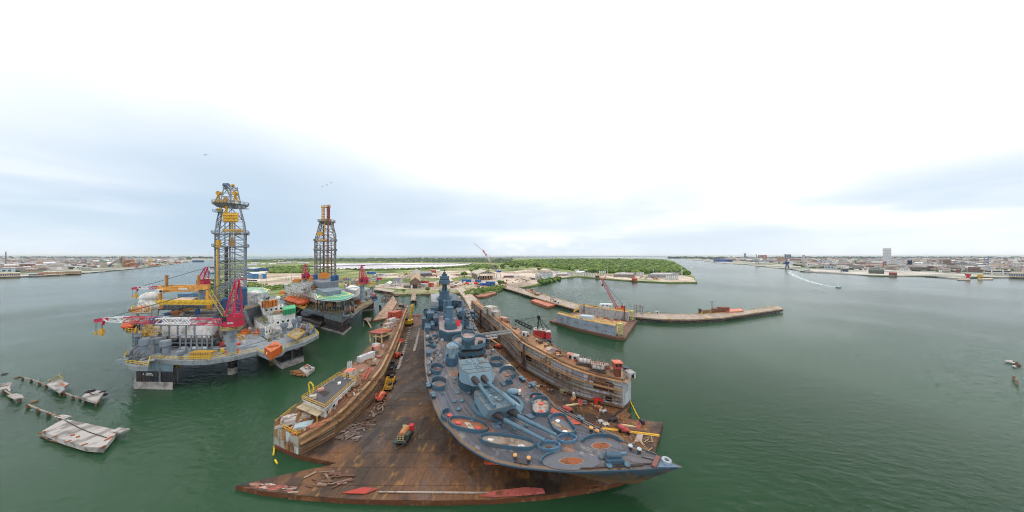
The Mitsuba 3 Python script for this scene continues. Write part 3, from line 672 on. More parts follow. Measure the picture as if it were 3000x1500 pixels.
platform([(1325,998),(1328,1008),(1352,1021),(1400,1020),(1420,1012),(1424,992),(1410,987),(1340,988)],15.0,1.2,PINK,BT,'bridge_platform')
block([(1336,992),(1344,1012),(1402,1012),(1412,990)],12.6,14.8,lin(50,76,96),'chart_house')
c=A(1372,1000,99); c[2]=15.0; M=Mesh(BD); M.lathe(c,[(2.3,0),(2.3,2.6)],24); obj('director_trunk',M,'worn',ship)
pp=[(1351,982),(1353,993),(1360,999),(1376,1002),(1391,994),(1393,984),(1386,976),(1362,975)]
platform(pp,17.4,1.3,PINK,BT,'director_platform')
M=Mesh(BD)
for i in range(16):
    a=i/16*6.283; M.bar(c+[2.35*math.cos(a),2.35*math.sin(a),0],c+[2.35*math.cos(a),2.35*math.sin(a),2.6],0.2)
obj('trunk_stiffener',M,'worn',ship)
# conning tower, stacks, tripod mast
c=np.array([(1321-1500)/750*122,122,15.5]); M=Mesh(BD); M.lathe(c,[(3.1,0),(2.6,2.4),(2.3,3.0),(0,3.1)],8,1.0,1.0); obj('conning_tower',M,'worn',ship)
c=np.array([(1318-1500)/750*126,126,17.0]); M=Mesh(lin(78,110,134)); M.lathe(c,[(2.9,-1.5),(2.4,2.2),(1.65,2.8),(1.65,7.5),(1.85,7.5),(1.85,7.9),(0,8.0)],24); obj('forward_stack',M,'worn',ship)
c=np.array([(1311-1500)/750*140,140,14.0]); M=Mesh(lin(78,110,134)); M.lathe(c,[(2.2,0),(2.15,11.4),(2.4,11.4),(2.4,11.9),(1.9,12.0),(1.9,11.0)],26); M.lathe(c,[(0,11.0),(1.9,11.0)],26,col=BLACK); fu=obj('funnel',M,'worn',ship)
M=Mesh(BD)
for k in range(5): M.lathe(c+UP*(2+2*k),[(2.24,0),(2.32,0.1),(2.24,0.2)],20)
M.bar(c+[0,-2.3,0],c+[0,-2.3,11.5],0.5,0.2); obj('funnel_band',M,'paint',fu)
Ym=165.0
def MX(px,z): return np.array([(px-1500)/750*Ym,Ym,z])
mast=mark(numbered(ship+'__foremast'))
M=Mesh(BD)
for a,b in ((1294,1299),(1311,1306)): M.tube(MX(a,15),MX(b,33),0.75,0.55,12)
M.tube(MX(1303,15)+[0,5,0],MX(1303,33),0.8,0.6,12); M.tube(MX(1302.5,15)-[0,3,0],MX(1302.5,33),0.6,0.5,12)
mast=obj('foremast',M,'worn',ship)
M=Mesh(lin(60,92,116)); M.box(MX(1302,14),(6.4,6,9.0)); M.box(MX(1302,23),(5.2,5,4)); M.box(MX(1302,27),(6.0,4,0.3)); M.box(MX(1302,22.4),(8.2,7,0.35)); M.box(MX(1302,18),(8.6,7.4,0.35)); obj('mast_house',M,'worn',mast)
for z,w in ((18.3,8.4),(22.7,8.0),(27.3,5.9)):
    M=Mesh(BT); c=MX(1302,z); M.rail([c+[x*w/2,y*3.4,0] for x,y in ((-1,-1),(1,-1),(1,1),(-1,1),(-1,-1))],1.1,1.5,0.07); obj('mast_rail',M,'worn',mast)
M=Mesh(lin(70,104,128)); c=MX(1302,32.2); M.lathe(c,[(2.2,-0.6),(3.5,0),(3.5,2.0),(3.1,2.1),(3.0,3.6),(3.1,4.8),(2.4,4.9),(0,5.0)],12); ft=obj('fighting_top',M,'worn',mast)
M=Mesh(lin(52,78,98)); M.lathe(c+UP*2.2,[(3.06,0),(3.06,0.9)],12); obj('window_band',M,'glass',ft)
M=Mesh(BD); M.cyl(c+UP*4.9,1.8,1.3,12); M.cyl(c+UP*6.2,0.9,1.2,10); M.tube(c+UP*7.2,c+UP*10.2,0.28,0.08,6); M.box(c+UP*8.2,(0.9,0.3,0.5)); obj('top_mast',M,'worn',mast)
M=Mesh(lin(110,118,124)); M.bar(MX(1258,33.4),MX(1345,33.2),0.22); M.bar(MX(1272,29),MX(1337,28.8),0.15); obj('yardarm',M,'plain',mast)
# after part: deckhouses, tubs, boats, boat cranes, after turrets
block([(1262,862),(1264,884),(1284,884),(1288,859)],17,22,lin(140,146,150),'after_turret')
block([(1318,862),(1322,880),(1340,880),(1336,862)],17,21,BD,'after_house')
for p,z0,z1,col in (([(1250,906),(1250,918),(1272,918),(1274,904)],15,18.2,lin(58,86,108)),([(1262,893),(1262,902),(1282,902),(1282,892)],16,19.5,BD),([(1268,918),(1270,932),(1284,932),(1284,916)],13,17.5,lin(50,74,94)),
                       ([(1236,922),(1236,934),(1247,934),(1249,920)],10,16.0,BD),([(1244,942),(1246,960),(1262,960),(1262,940)],11,14.5,lin(60,92,116)),([(1262,940),(1264,952),(1273,952),(1273,938)],11,15.5,lin(54,84,108)),
                       ([(1335,902),(1342,918),(1366,916),(1360,900)],14,18.5,BD),([(1344,930),(1350,944),(1374,942),(1366,926)],12,16.2,lin(56,86,110)),([(1360,946),(1366,962),(1386,964),(1380,946)],11,14.2,BD),([(1376,905),(1376,912),(1388,914),(1388,905)],13,15.4,lin(80,96,108)),
                       ([(1262,1006),(1264,1012),(1276,1012),(1276,1004)],10,12.4,BD),([(1249,1022),(1250,1034),(1262,1034),(1262,1022)],10,12.0,lin(60,92,116)),([(1345,1062),(1347,1080),(1352,1080),(1352,1060)],9,11.6,BD)):
    block(p,z0,z1,col)
for cx,cy,rx,ry,z,h in ((1275,897,12,5,17.5,2.0),(1345,893,11,4,17.5,2.0),(1250,914,10,4,17.0,1.5),(1253,938,7,4,15.2,1.3),(1352,922,10,4,18.2,1.5),(1366,938,9,4,16.2,1.5),(1258,997,9,4,11.5,1.4),(1262,1013,10,5,11.0,1.4),(1425,1005,10,5,12.0,1.4),(1408,1008,7,3,15.0,1.3),(1324,1022,7,3,13.2,1.0),(1367,1046,7,3,11.5,1.4)):
    p=[G(cx+rx*math.cos(a),cy+ry*math.sin(a),z) for a in np.linspace(0,2*math.pi,18,endpoint=False)]
    M=Mesh(BD); M.wall(p,z-0.3,h,0.2,closed=True); q=p if Polygon([(t[0],t[1]) for t in p]).exterior.is_ccw else p[::-1]; M.hexa([t-UP*0.6 for t in q],q,lin(96,92,96)); c=np.mean(q,0); M.cyl(c-UP*4,0.9,3.5,10)
    M.cyl(c,0.5,1.1,8,col=lin(70,84,96)); M.bar(c+UP*1.2,c+[rx*0.12,-2.2,1.9],0.28,col=lin(60,72,84)); M.bar(c+UP*1.2+[0.4,0,0],c+[rx*0.12+0.4,-2.2,1.9],0.28,col=lin(60,72,84)); obj('anti_aircraft_tub',M,'worn',ship)
for a,za,b,zb in (((1272,912),17,(1318,928),20),((1345,916),17,(1322,932),20),((1282,905),18,(1262,920),15),((1360,900),19,(1336,925),16),((1355,880),22,(1357,930),14)):
    M=Mesh(lin(88,112,130)); M.truss(G(*a,za),G(*b,zb),0.8,0.8,8,0.09); obj('boat_boom',M,'plain',ship)
M=Mesh(lin(72,100,122)); c=A(1357,960,122); M.bar([c[0],c[1],12],[c[0],c[1],26],0.5); M.bar([c[0]-2,c[1],22],[c[0]+2,c[1],22],0.2); M.cyl([c[0],c[1],23],1.1,1.2,10); obj('signal_mast',M,'worn',ship)
# small fittings that crowd the weather deck
cols=[lin(72,100,124),lin(120,128,134),lin(96,84,76),lin(60,78,92),lin(170,172,172),lin(140,96,66),lin(88,120,146)]
zones=[((1252,985),(1300,1060),46),((1300,985),(1330,1075),26),((1345,925),(1395,985),44),((1395,985),(1450,1060),26),((1250,905),(1290,980),40),((1290,880),(1350,935),26),((1300,1040),(1440,1052),30),((1256,1060),(1300,1160),12)]
for (x0,y0),(x1,y1),n in zones:
    for k in range(n):
        p=S(x0+(x1-x0)*rng.random(),y0+(y1-y0)*rng.random()); lim=np.interp(p[1],SL[::-1,1],SL[::-1,0])+1.0
        if p[0] < lim: continue
        M=Mesh(vary(cols[rng.integers(len(cols))],0.2)); w=p[1]/750; kind=rng.random(); s=2.0+4.5*rng.random()
        if kind < 0.45: M.box(p,(w*s*1.2,w*s*1.0,w*s*1.0),rng.random()*3); M.box(p+UP*w*s,(w*s*0.7,w*s*0.7,w*s*0.3),rng.random()*3)
        elif kind < 0.75: M.cyl(p,w*s*0.5,w*s*(0.6+rng.random()),9); M.cyl(p+UP*w*s*0.5,w*s*0.65,w*0.7,9)
        else: M.bar(p,p+UP*w*s*2.2,w*0.9); M.bar(p+UP*w*s*1.6,p+UP*w*s*1.6+[w*s,0,0],w*0.7)
        obj('deck_fitting',M,'worn',ship)
for k in range(26):     # ready-use lockers and vents along both deck edges
    i=22+int(k*1.6); P,Q=(SR,SL) if k % 2 else (SL,SR)
    p=P[i]+unit(Q[i]-P[i])*(0.9+0.8*rng.random()); M=Mesh(vary(cols[rng.integers(4)],0.2)); M.box(p,(0.9,1.3,0.6+0.4*rng.random()),rng.random()); M.cyl(p+[0.2,0.9,0],0.35,0.8,8,col=lin(160,170,178)); obj('edge_locker',M,'worn',ship)
# ---------------------------------------------------------------- drilling rigs
def ccw(p): return p if Polygon([(q[0],q[1]) for q in p]).exterior.is_ccw else p[::-1]
def hexpart(par,name,top,z0,z1,col,bsdf='paint',label=None,base=None):
    """a block whose roof outline was surveyed at height z1"""
    p=[G(*q,z1) for q in top] if not isinstance(top[0],np.ndarray) else [np.array([q[0],q[1],z1]) for q in top]
    p=ccw(p); M=Mesh(col); M.hexa([np.array([q[0],q[1],z0]) for q in p],p); return obj(name,M,bsdf,par,label=label)
def quad4(a,b,c,z):
    """front-left, front-right, back-right pixels at height z -> four world points"""
    a,b,c=G(*a,z),G(*b,z),G(*c,z); return [a,b,c,a+c-b]
def windows(par,a,b,z0,z1,nx,nz,w,h,col=None,bsdf='glass'):
    """windows set into a wall between plan points a and b (facing the harbour)"""
    a,b=np.array([a[0],a[1],0]),np.array([b[0],b[1],0]); d=unit(b-a); L=np.linalg.norm(b-a); out=np.array([d[1],-d[0],0]); out=out if out @ (a+b) < 0 else -out
    for i in range(nx):
        for j in range(nz):
            c=a+d*L*(i+0.5)/nx; c[2]=z0+(z1-z0)*(j+0.5)/nz; M=Mesh(BLACK if col is None else col)
            q=[c+d*s*w/2+UP*t*h/2 for s,t in ((-1,-1),(1,-1),(1,1),(-1,1))]; M.hexa([x-out*0.05 for x in q],[x+out*0.07 for x in q]); obj('window',M,bsdf,par)
def vent(par,px,py,z,rcap,h,col=STEEL):
    p=G(px,py,z); M=Mesh(col); M.cyl(p,rcap*0.6,h*0.75,14); M.lathe(p+UP*h*0.6,[(rcap*0.62,-0.6),(rcap,0),(rcap,h*0.25),(rcap*0.92,h*0.33),(0,h*0.36)],18); return obj('vent',M,'paint',par)
def winch(par,c,ax,r,w,col=STEEL,drum=lin(120,80,60)):
    c,ax=np.asarray(c,float),unit(np.asarray(ax,float)); M=Mesh(col); k=obj('mooring_winch',M.box(c-UP*r*1.2,(w*1.5,w*1.3,r*0.3)).bar(c-ax*w*0.75,c-ax*w*0.75-UP*r,0.6).bar(c+ax*w*0.75,c+ax*w*0.75-UP*r,0.6),'paint',par)
    obj('drum',Mesh(drum).tube(c-ax*w/2,c+ax*w/2,r*0.72,None,20),'rusty',k)
    for s in (-1,1): obj('flange',Mesh(col).tube(c+ax*s*w/2,c+ax*s*(w/2+0.25),r,None,24),'paint',k)
    return k
def clutter(par,pts,z,n,cols,smin,smax,name='deck_gear',bsdf='paint'):
    P=Polygon([(q[0],q[1]) for q in [G(*p,z) for p in pts]]); x0,y0,x1,y1=P.bounds; k=0
    for _ in range(4000):
        if k >= n: break
        p=np.array([x0+(x1-x0)*rng.random(),y0+(y1-y0)*rng.random(),z])
        if not P.contains(Point(p[0],p[1])): continue
        k += 1; s=smin+(smax-smin)*rng.random(); M=Mesh(vary(cols[rng.integers(len(cols))],0.25)); t=rng.random()
        if t < 0.4: M.box(p,(s*(0.6+rng.random()),s*(0.6+rng.random()),s*(0.4+0.6*rng.random())),rng.random()*0.6); M.box(p+UP*0.4*s,(s*0.5,s*0.5,s*0.6),0.3)
        elif t < 0.6: M.cyl(p,s*0.4,s*(0.6+rng.random()),10); M.cyl(p,s*0.5,s*0.15,10)
        elif t < 0.75: a=rng.random()*3.1; d=np.array([math.cos(a),math.sin(a),0])*s; M.tube(p+UP*s*0.4-d,p+UP*s*0.4+d,s*0.3,None,10); M.box(p,(s*0.6,s*0.6,s*0.2))
        else:
            M.rail([p+np.array([x,y,0])*s*0.7 for x,y in ((-1,-1),(1,-1),(1,1),(-1,1),(-1,-1))],s*0.9,1.5,0.06); M.box(p,(s*1.3,s*1.3,0.2))
        obj(name,M,bsdf,par)
def lattice_tower(par,rings,r,name_leg='leg',name_brace='brace',col=GREY,mid=True):
    """rings: list of (4 corner points); legs, girts and X bracing, each face of each bay its own part"""
    for c in range(4):
        M=Mesh(col)
        for a,b in zip(rings[:-1],rings[1:]): M.bar(a[c],b[c],2.4*r)
        obj(name_leg,M,'paint',par)
    for a,b in zip(rings[:-1],rings[1:]):
        for c in range(4):
            e=(c+1) % 4; M=Mesh(vary(col,0.15)); M.bar(a[c],a[e],1.4*r); M.bar(a[c],(b[c]+b[e])/2,1.2*r); M.bar(a[e],(b[c]+b[e])/2,1.2*r)
            m0,m1=(a[c]+b[c])/2,(a[e]+b[e])/2; M.bar(m0,m1,0.9*r)
            if mid: M.bar((a[c]+a[e])/2,(b[c]+b[e])/2,0.8*r)
            obj(name_brace,M,'paint',par)
def ring4(px0,px1,z,Y,dep,sk=0.0):
    a,b=(px0-1500)/750*Y,(px1-1500)/750*Y; t=sk*dep
    return [np.array([a,Y,z]),np.array([b,Y,z]),np.array([b+t,Y+dep,z]),np.array([a+t,Y+dep,z])]
def gallery(par,ring,out,col=GREY,h=1.2,name='gallery'):
    c=np.mean(ring,0); o=[c+(q-c)*out for q in ring]; o=[np.array([*q[:2],ring[0][2]]) for q in o]; M=Mesh(col)
    for i in range(4):
        a,b=np.array([*ring[i][:2],ring[i][2]]),np.array([*ring[(i+1) % 4][:2],ring[i][2]]); j=(i+1) % 4; M.hexa([a-UP*0.4,o[i]-UP*0.4,o[j]-UP*0.4,b-UP*0.4],[a,o[i],o[j],b])
        k=6
        for t in range(k): p=o[i]+(o[j]-o[i])*t/k; M.bar(p,p+UP*h,0.12)
        M.bar(o[i]+UP*h,o[j]+UP*h,0.14); M.bar(o[i]+UP*h/2,o[j]+UP*h/2,0.12)
    return obj(name,M,'paint',par)

# ---- the near rig
rig=thing('drilling_rig','large grey semisubmersible drilling rig with white cabins and black floats, nearest the dock','oil rig')
DZ=11.0
def D(px,py,up=0.0): q=G(px,py,DZ); return q+UP*up
deck=[(440,1052),(505,1056),(560,1058),(611,1056),(673,1047),(755,1029),(788,1044),(827,1031),(836,1020),(891,1003),(934,981),(925,968),(905,952),(860,940),(640,938),(440,945),(405,985),(374,1036),(359,1064),(396,1074),(433,1074)]
P=ccw([G(*q,DZ) for q in deck]); M=Mesh(lin(132,142,148)); M.prism(P,DZ-1.6,DZ); dk=obj('deck',M,'paint',rig)
M=Mesh(lin(46,42,38))
for a,b in (((405,1045),(480,1048)),((480,1048),(470,1022)),((560,1048),(625,1034)),((642,985),(664,1024)),((664,1024),(600,1030)),((690,1022),(783,996)),((783,996),(765,983)),((783,996),(818,994)),((600,1050),(672,1032))): M.bar(D(*a,0.03),D(*b,0.03),0.55,0.06)
obj('deck_seam',M,'plain',dk)
for a,b in (((441,1052),(611,1056)),((611,1056),(755,1029)),((755,1029),(788,1044)),((788,1044),(827,1031)),((836,1020),(934,981)),((934,981),(905,952)),((433,1073),(359,1063)),((359,1063),(374,1036)),((433,1073),(440,1053))):
    M=Mesh(lin(205,175,70)); M.rail([D(*a),D(*b)],1.25,2.2,0.07); obj('railing',M,'plain',rig)
# columns and floats
Yc=96.6; back=np.array([-15.5,11.0,0])
def col_block(par,a,b,bk,z0,z1,col,name,bsdf='paint',grow=0.0):
    a,b=np.asarray(a,float),np.asarray(b,float); d=unit(b-a)*grow
    p=[a-d,b+d,b+d+bk,a-d+bk]; p=[np.array([q[0],q[1] ,0]) for q in p]; f=unit(np.array([p[0][1]-p[1][1],p[1][0]-p[0][0],0])); f=f if f[1] < 0 else -f
    p[0],p[1]=p[0]+f*grow,p[1]+f*grow; p=ccw(p); M=Mesh(col); M.hexa([q+UP*z0 for q in p],[q+UP*z1 for q in p]); return obj(name,M,bsdf,par)
a,b=G(399,1138),G(507,1140)
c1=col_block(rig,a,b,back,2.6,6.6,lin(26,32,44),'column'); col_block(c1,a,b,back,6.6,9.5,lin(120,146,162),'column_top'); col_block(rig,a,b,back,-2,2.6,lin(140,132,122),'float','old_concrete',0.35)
M=Mesh(WHITE); dd=unit(b-a); n_=np.array([dd[1],-dd[0],0]); n_=n_ if n_[1] < 0 else -n_
q0=a+(b-a)*0.27+n_*0.03; M.text('BEWARE',q0+UP*5.55,dd,UP,0.42,0.05,width=2.3); M.text('THRUSTER',q0+UP*5.0-dd*0.25,dd,UP,0.42,0.05,width=3.0)
M.tube(q0-dd*1.0+UP*5.5,q0-dd*1.0+UP*5.5+n_*0.06,0.26,None,14); obj('warning_lettering',M,'plain',c1)
M=Mesh(lin(120,130,135)); e=a+(b-a)*0.66+n_*0.15; M.bar(e+UP*2.6,e+UP*7.6,0.35); M.bar(a+(b-a)*0.14+n_*0.1+UP*2.6,a+(b-a)*0.13+n_*0.1+UP*9,0.14,col=lin(110,70,60)); obj('fender_strip',M,'paint',c1)
M=Mesh(lin(110,108,104)); e=G(512,1133)
for t in (0,0.9): M.tube(e+[t*1.2,0,1.0+t],e+[t*1.2,0,8.5],0.22,None,8)
M.box(e+[0.6,0,7.2],(2.2,1.6,0.15)); M.rail([e+[x,y,7.3] for x,y in ((-0.5,-0.8),(1.7,-0.8),(1.7,0.8))],1.0,1.0,0.05,col=YEL); obj('caisson_pipe',M,'paint',rig)
a,b,l=G(826,1082),G(891,1059),G(755,1034)
P=[a,b,b+(l-a),l]; M=Mesh(lin(140,132,120)); M.hexa([q-UP*2 for q in ccw(P)],[q+UP*2.4 for q in ccw(P)]); obj('float',M,'old_concrete',rig)
s=0.04; a2,b2=a+(b-a)*0.04+(l-a)*0.02,a+(b-a)*0.97+(l-a)*0.02
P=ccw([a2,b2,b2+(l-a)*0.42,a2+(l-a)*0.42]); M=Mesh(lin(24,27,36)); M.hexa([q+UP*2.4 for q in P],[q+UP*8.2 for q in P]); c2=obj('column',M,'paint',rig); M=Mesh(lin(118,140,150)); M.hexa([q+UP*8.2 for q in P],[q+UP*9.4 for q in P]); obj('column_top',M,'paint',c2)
dd=unit(b2-a2); n_=np.array([dd[1],-dd[0],0]); n_=n_ if n_[0] > 0 else -n_
M=Mesh(WHITE); q0=a2+(b2-a2)*0.60+n_*0.04; M.text('BEWARE',q0+UP*7.0,dd,UP,0.4,0.05,width=1.5); M.text('THRUSTER',q0+UP*6.45-dd*0.2,dd,UP,0.4,0.05,width=1.9); obj('warning_lettering',M,'plain',c2)
M=Mesh(lin(120,130,135)); e=a2+(b2-a2)*0.45+n_*0.1; M.bar(e+UP*2.4,e+UP*9,0.3); M.bar(a2+n_*0.15+UP*2.7,b2+n_*0.15+UP*2.7,0.4); obj('fender_strip',M,'paint',c2)
M=Mesh(lin(165,135,60))
for k in range(4): M.bar(G(793+3*k,1072-k,0.5),G(789+4*k,1045,8),0.22)
obj('pile_guide',M,'rusty',rig)
c=G(681.5,1094); M=Mesh(lin(150,142,132)); M.cyl(c-UP*2,1.45,4.6,20); fl=obj('float_leg',M,'old_concrete',rig); M=Mesh(lin(26,30,38)); M.cyl(c+UP*2.6,1.35,3.6,20); M.cyl(c+UP*6.2,1.55,3.6,20,col=lin(140,155,164)); obj('leg_shaft',M,'paint',fl)
for q in ((640,985),(560,1000),(470,1010)):  # hidden columns under the deck
    pass
# pipe deck house: white panelled front wall
F0,F1=D(449,1013),D(597,1013); bk=np.array([-22.0,26.0,0])
P=ccw([F0,F1,F1+bk,F0+bk]); M=Mesh(lin(232,232,228,1)); M.hexa(P,[np.array([q[0],q[1],19.8]) for q in P]); ph=obj('pipe_deck_house',M,'paint',rig)
for k in range(6):
    t0,t1=k/6+0.004,(k+1)/6-0.004; q=[F0+(F1-F0)*t+UP*h+[0,-0.05,0] for t,h in ((t0,0.2),(t1,0.2),(t1,8.5),(t0,8.5))]
    M=Mesh(vary(lin(236,236,232,0.96),0.05)); M.hexa(q,[x+[0,-0.12,0] for x in q]); obj('wall_panel',M,'paint',ph)
    M=Mesh(STEEL); e=F0+(F1-F0)*t0+[0,-0.35,0]; M.bar(e,e+UP*8.8,0.35); obj('wall_post',M,'paint',ph)
for t in (0.05,0.30,0.54):
    M=Mesh(lin(110,105,100)); q=F0+(F1-F0)*t+[0,-0.25,3.2]; M.box(q,(0.9,0.3,1.0)); obj('louvre',M,'paint',ph)
T0=[np.array([q[0],q[1],19.8]) for q in P]
M=Mesh(lin(118,122,126)); c=np.mean(T0,0); M.hexa([c+(q-c)*1.01 for q in T0],[c+(q-c)*1.01+UP*0.3 for q in T0]); obj('pipe_deck',M,'paint',rig)
clutter(rig,[(478,925),(640,932),(640,905),(500,898)],20.1,26,[lin(88,86,86),lin(60,72,90),lin(130,130,130),lin(160,100,50),lin(44,84,140)],1.0,2.4)
for k in range(34):
    q=G(480+150*rng.random(),903+26*rng.random(),20.4); a_=rng.normal()*0.35; d=np.array([math.cos(a_),math.sin(a_),0])*(2+3*rng.random()); M=Mesh(vary(lin(78,76,76),0.4)); M.tube(q-d,q+d,0.16,None,6); obj('drill_pipe',M,'plain',rig)
# frame of posts with the dark drums and pale domes before the wall
M=Mesh(STEEL)
for px in (480,497,528,544,560,576,592,607,622): M.bar(D(px,1036),D(px,1036,7.4 if px > 500 else 5.5),0.28)
for z in (7.2,4.2,1.8): M.bar(D(497,1036,z),D(622,1036,z),0.22)
for px in (480,622): M.bar(D(px,1036,7),D(px-10,1012,7),0.22)
M.bar(D(607,1036,0),D(622,1036,4),0.2); M.bar(D(592,1036,0),D(576,1036,4),0.2); obj('pipe_rack_frame',M,'paint',rig)
for px in (513,548,577,603,625):
    q=D(px,1020,2.6); M=Mesh(lin(36,36,40)); M.tube(q-[1.9,0,0],q+[1.9,0,0],1.7,None,18); M.tube(q-[1.95,0,0],q+[1.95,0,0],0.6,None,10,col=lin(90,90,92)); obj('riser_drum',M,'paint',rig)
for px in (536,566,592):
    q=D(px,1031,0); M=Mesh(lin(168,176,178)); M.cyl(q,1.5,1.2,16); M.ball(q+UP*1.2,(1.5,1.5,0.9),2); obj('dome_tank',M,'paint',rig)
for px,py,r,h in ((424,1046,1.35,7.8),(460,1034,1.35,6.6),(485,1043,1.5,6.6),(529,1052,1.1,3.4)): vent(rig,px,py,DZ,r,h)
M=Mesh(YEL)
for k in range(9): e=D(556+7*k,1050); M.rail([e,e+[0,2.4,0]],2.2,2.4,0.1); M.bar(e+UP*2.2,e+[0.5,2.4,2.2],0.2)
M.rail([D(553,1053),D(618,1053)],1.3,1.5,0.08); obj('valve_manifold',M,'plain',rig)
M=Mesh(STEEL)
for k in range(8): e=D(558+7*k,1047); M.cyl(e,0.35,1.4,8); M.cyl(e+UP*0.5,0.55,0.3,8)
obj('valve',M,'paint',rig)
winch(rig,D(412,1048,2.4),(1,-0.25,0),2.1,2.2); winch(rig,D(424,1052,1.8),(1,-0.25,0),1.6,1.4)
clutter(rig,[(365,1062),(430,1070),(436,1050),(395,1040),(378,1040)],DZ,14,[STEEL,lin(150,160,166),ORANGE,lin(90,100,110)],0.8,1.8)
# upper platforms on the left with davits and the orange workboat
M=Mesh(STEEL)
for px in (397,402,407): M.truss(D(px,1030),D(px,1030,9.8+(px-397)*0.2),0.9,0.9,6,0.09)
obj('lattice_post',M,'paint',rig)
hexpart(rig,'side_platform',[(368,972),(395,976),(404,962),(378,960)],20.6,21.0,lin(130,120,95)); M=Mesh(YEL); M.rail([G(*p,21) for p in ((368,972),(395,976),(404,962),(378,960),(368,972))],1.5,1.6,0.07); obj('railing',M,'plain',rig)
hexpart(rig,'side_platform',[(358,960),(385,962),(395,945),(362,944)],21.6,22.0,lin(120,115,100)); M=Mesh(YEL); M.rail([G(*p,22) for p in ((358,960),(385,962),(395,945),(362,944),(358,960))],1.5,1.6,0.07); obj('railing',M,'plain',rig)
M=Mesh(lin(215,95,60)); q=G(372,956,22.9); M.ball(q,(2.2,0.9,0.9),2); M.box(q+UP*0.4,(1.6,0.9,0.6)); obj('rescue_boat',M,'plain',rig)
M=Mesh(lin(48,40,40)); q=G(386,968,21.0); M.rail([q+[x,y,0] for x,y in ((-1.6,-1),(1.6,-1),(1.6,1),(-1.6,1),(-1.6,-1))],2.6,0.8,0.06); M.tube(q+[-1.3,0,1.2],q+[1.3,0,1.2],1.0,None,12); obj('hose_reel',M,'rusty',rig)
hexpart(rig,'side_platform',[(385,918),(441,916),(440,905),(388,906)],25.0,25.5,lin(130,130,128)); M=Mesh(YEL); M.rail([G(*p,25.5) for p in ((385,918),(441,916),(440,905),(388,906),(385,918))],1.8,1.6,0.08); M.bar(G(400,920,25),G(420,938,19),0.4); obj('railing',M,'plain',rig)
clutter(rig,[(390,916),(438,914),(436,907),(392,908)],25.5,9,[lin(200,200,205),lin(150,120,150),lin(90,90,96),ORANGE],0.8,1.7)
clutter(rig,[(410,985),(450,990),(470,950),(430,945)],18,20,[STEEL,lin(180,140,70),lin(200,120,60),lin(150,160,165)],1.2,2.6)
hexpart(rig,'lower_house',[(420,985),(456,990),(474,955),(440,950)],DZ,17.0,lin(140,146,148))
for a,b in (((430,985),(446,955)),((408,960),(418,975)),((420,978),(440,950))):
    M=Mesh(lin(190,160,70)); M.stairs(G(*a,18.2),G(*b,21.5),1.4); obj('stair',M,'plain',rig)
for k,(px,py,r) in enumerate(((443,872,2.2),(452,868,2.4),(446,884,2.6),(440,896,2.4),(455,893,2.6))):
    q=A(px,py,135); M=Mesh(WHITE); M.tube(q-[1.2,1.2,0],q+[1.2,1.2,0],r,None,16); M.ball(q-[1.2,1.2,0],(r,r,r),2); obj('mud_tank',M,'paint',rig)
hexpart(rig,'tank_stand',[(432,905),(462,910),(470,880),(442,878)],17.5,22,lin(140,144,146))
# back edge of the pipe deck: parapet house and yellow walkways
M=Mesh(lin(150,152,154)); a,b=G(470,906,20.1),G(612,908,20.1); M.box((a+b)/2,(np.linalg.norm(b-a),3.0,3.4)); pw=obj('parapet_house',M,'paint',rig); windows(pw,a+[0,-1.6,0],b+[0,-1.6,0],20.5,23.2,14,1,1.0,1.8,lin(95,96,98),'paint')
M=Mesh(STEEL)
for k in range(12): q=a+(b-a)*k/11+[0,-2.2,0]; M.bar(q,q+UP*4.6,0.22); M.bar(q+UP*4.4,q+[1.2,0,1.0],0.14)
obj('parapet_frame',M,'paint',rig)
M=Mesh(lin(214,178,50)); M.truss(G(464,885,27) ,G(626,886,27),2.6,1.6,18,0.16); M.bar(G(464,885,26.2),G(626,886,26.2),2.4,0.5); obj('yellow_walkway',M,'plain',rig)
M=Mesh(lin(190,160,70)); M.stairs(G(612,850,33),G(660,928,20.2),1.6,18); obj('stair',M,'plain',rig)
# central deck: orange skips, machinery, posts
clutter(rig,[(690,1015),(775,995),(760,965),(700,960)],DZ,22,[ORANGE,lin(200,150,40),lin(205,80,45),lin(200,200,198),lin(140,148,152)],1.0,2.6)
clutter(rig,[(600,1030),(660,1020),(650,960),(600,985)],DZ,16,[lin(80,70,66),lin(150,156,160),lin(170,60,60),lin(120,110,60)],1.0,2.4)
clutter(rig,[(790,1000),(860,990),(850,960),(800,975)],DZ,16,[STEEL,lin(150,160,166),lin(130,120,90)],0.8,2.0)
for px,py,c in ((651,1033,lin(215,190,60)),(662,1038,lin(205,120,110)),(694,1034,ORANGE),(432,1050,ORANGE)):
    M=Mesh(c); q=D(px,py); M.cyl(q,0.6,1.4,10); M.cyl(q+UP*1.4,0.45,0.25,10); obj('deck_drum',M,'plain',rig)
M=Mesh(lin(140,154,164)); M.tube(D(716,968,10),D(735,962,0.5),0.7,None,12); M.tube(D(625,1030,1),D(664,1028,1),0.5,None,10); M.tube(D(692,1028,1),D(755,1015,0.6),0.3,None,8); obj('duct',M,'paint',rig,kind='stuff')
M=Mesh(STEEL)
for px,py in ((642,985),(647,1000),(620,965)): M.bar(D(px,py),D(px,py,9),0.3)
M.bar(D(620,965,9),D(642,985,9),0.3); M.bar(D(642,985,9),D(647,1000,9),0.3); obj('pipe_rack_frame',M,'paint',rig)
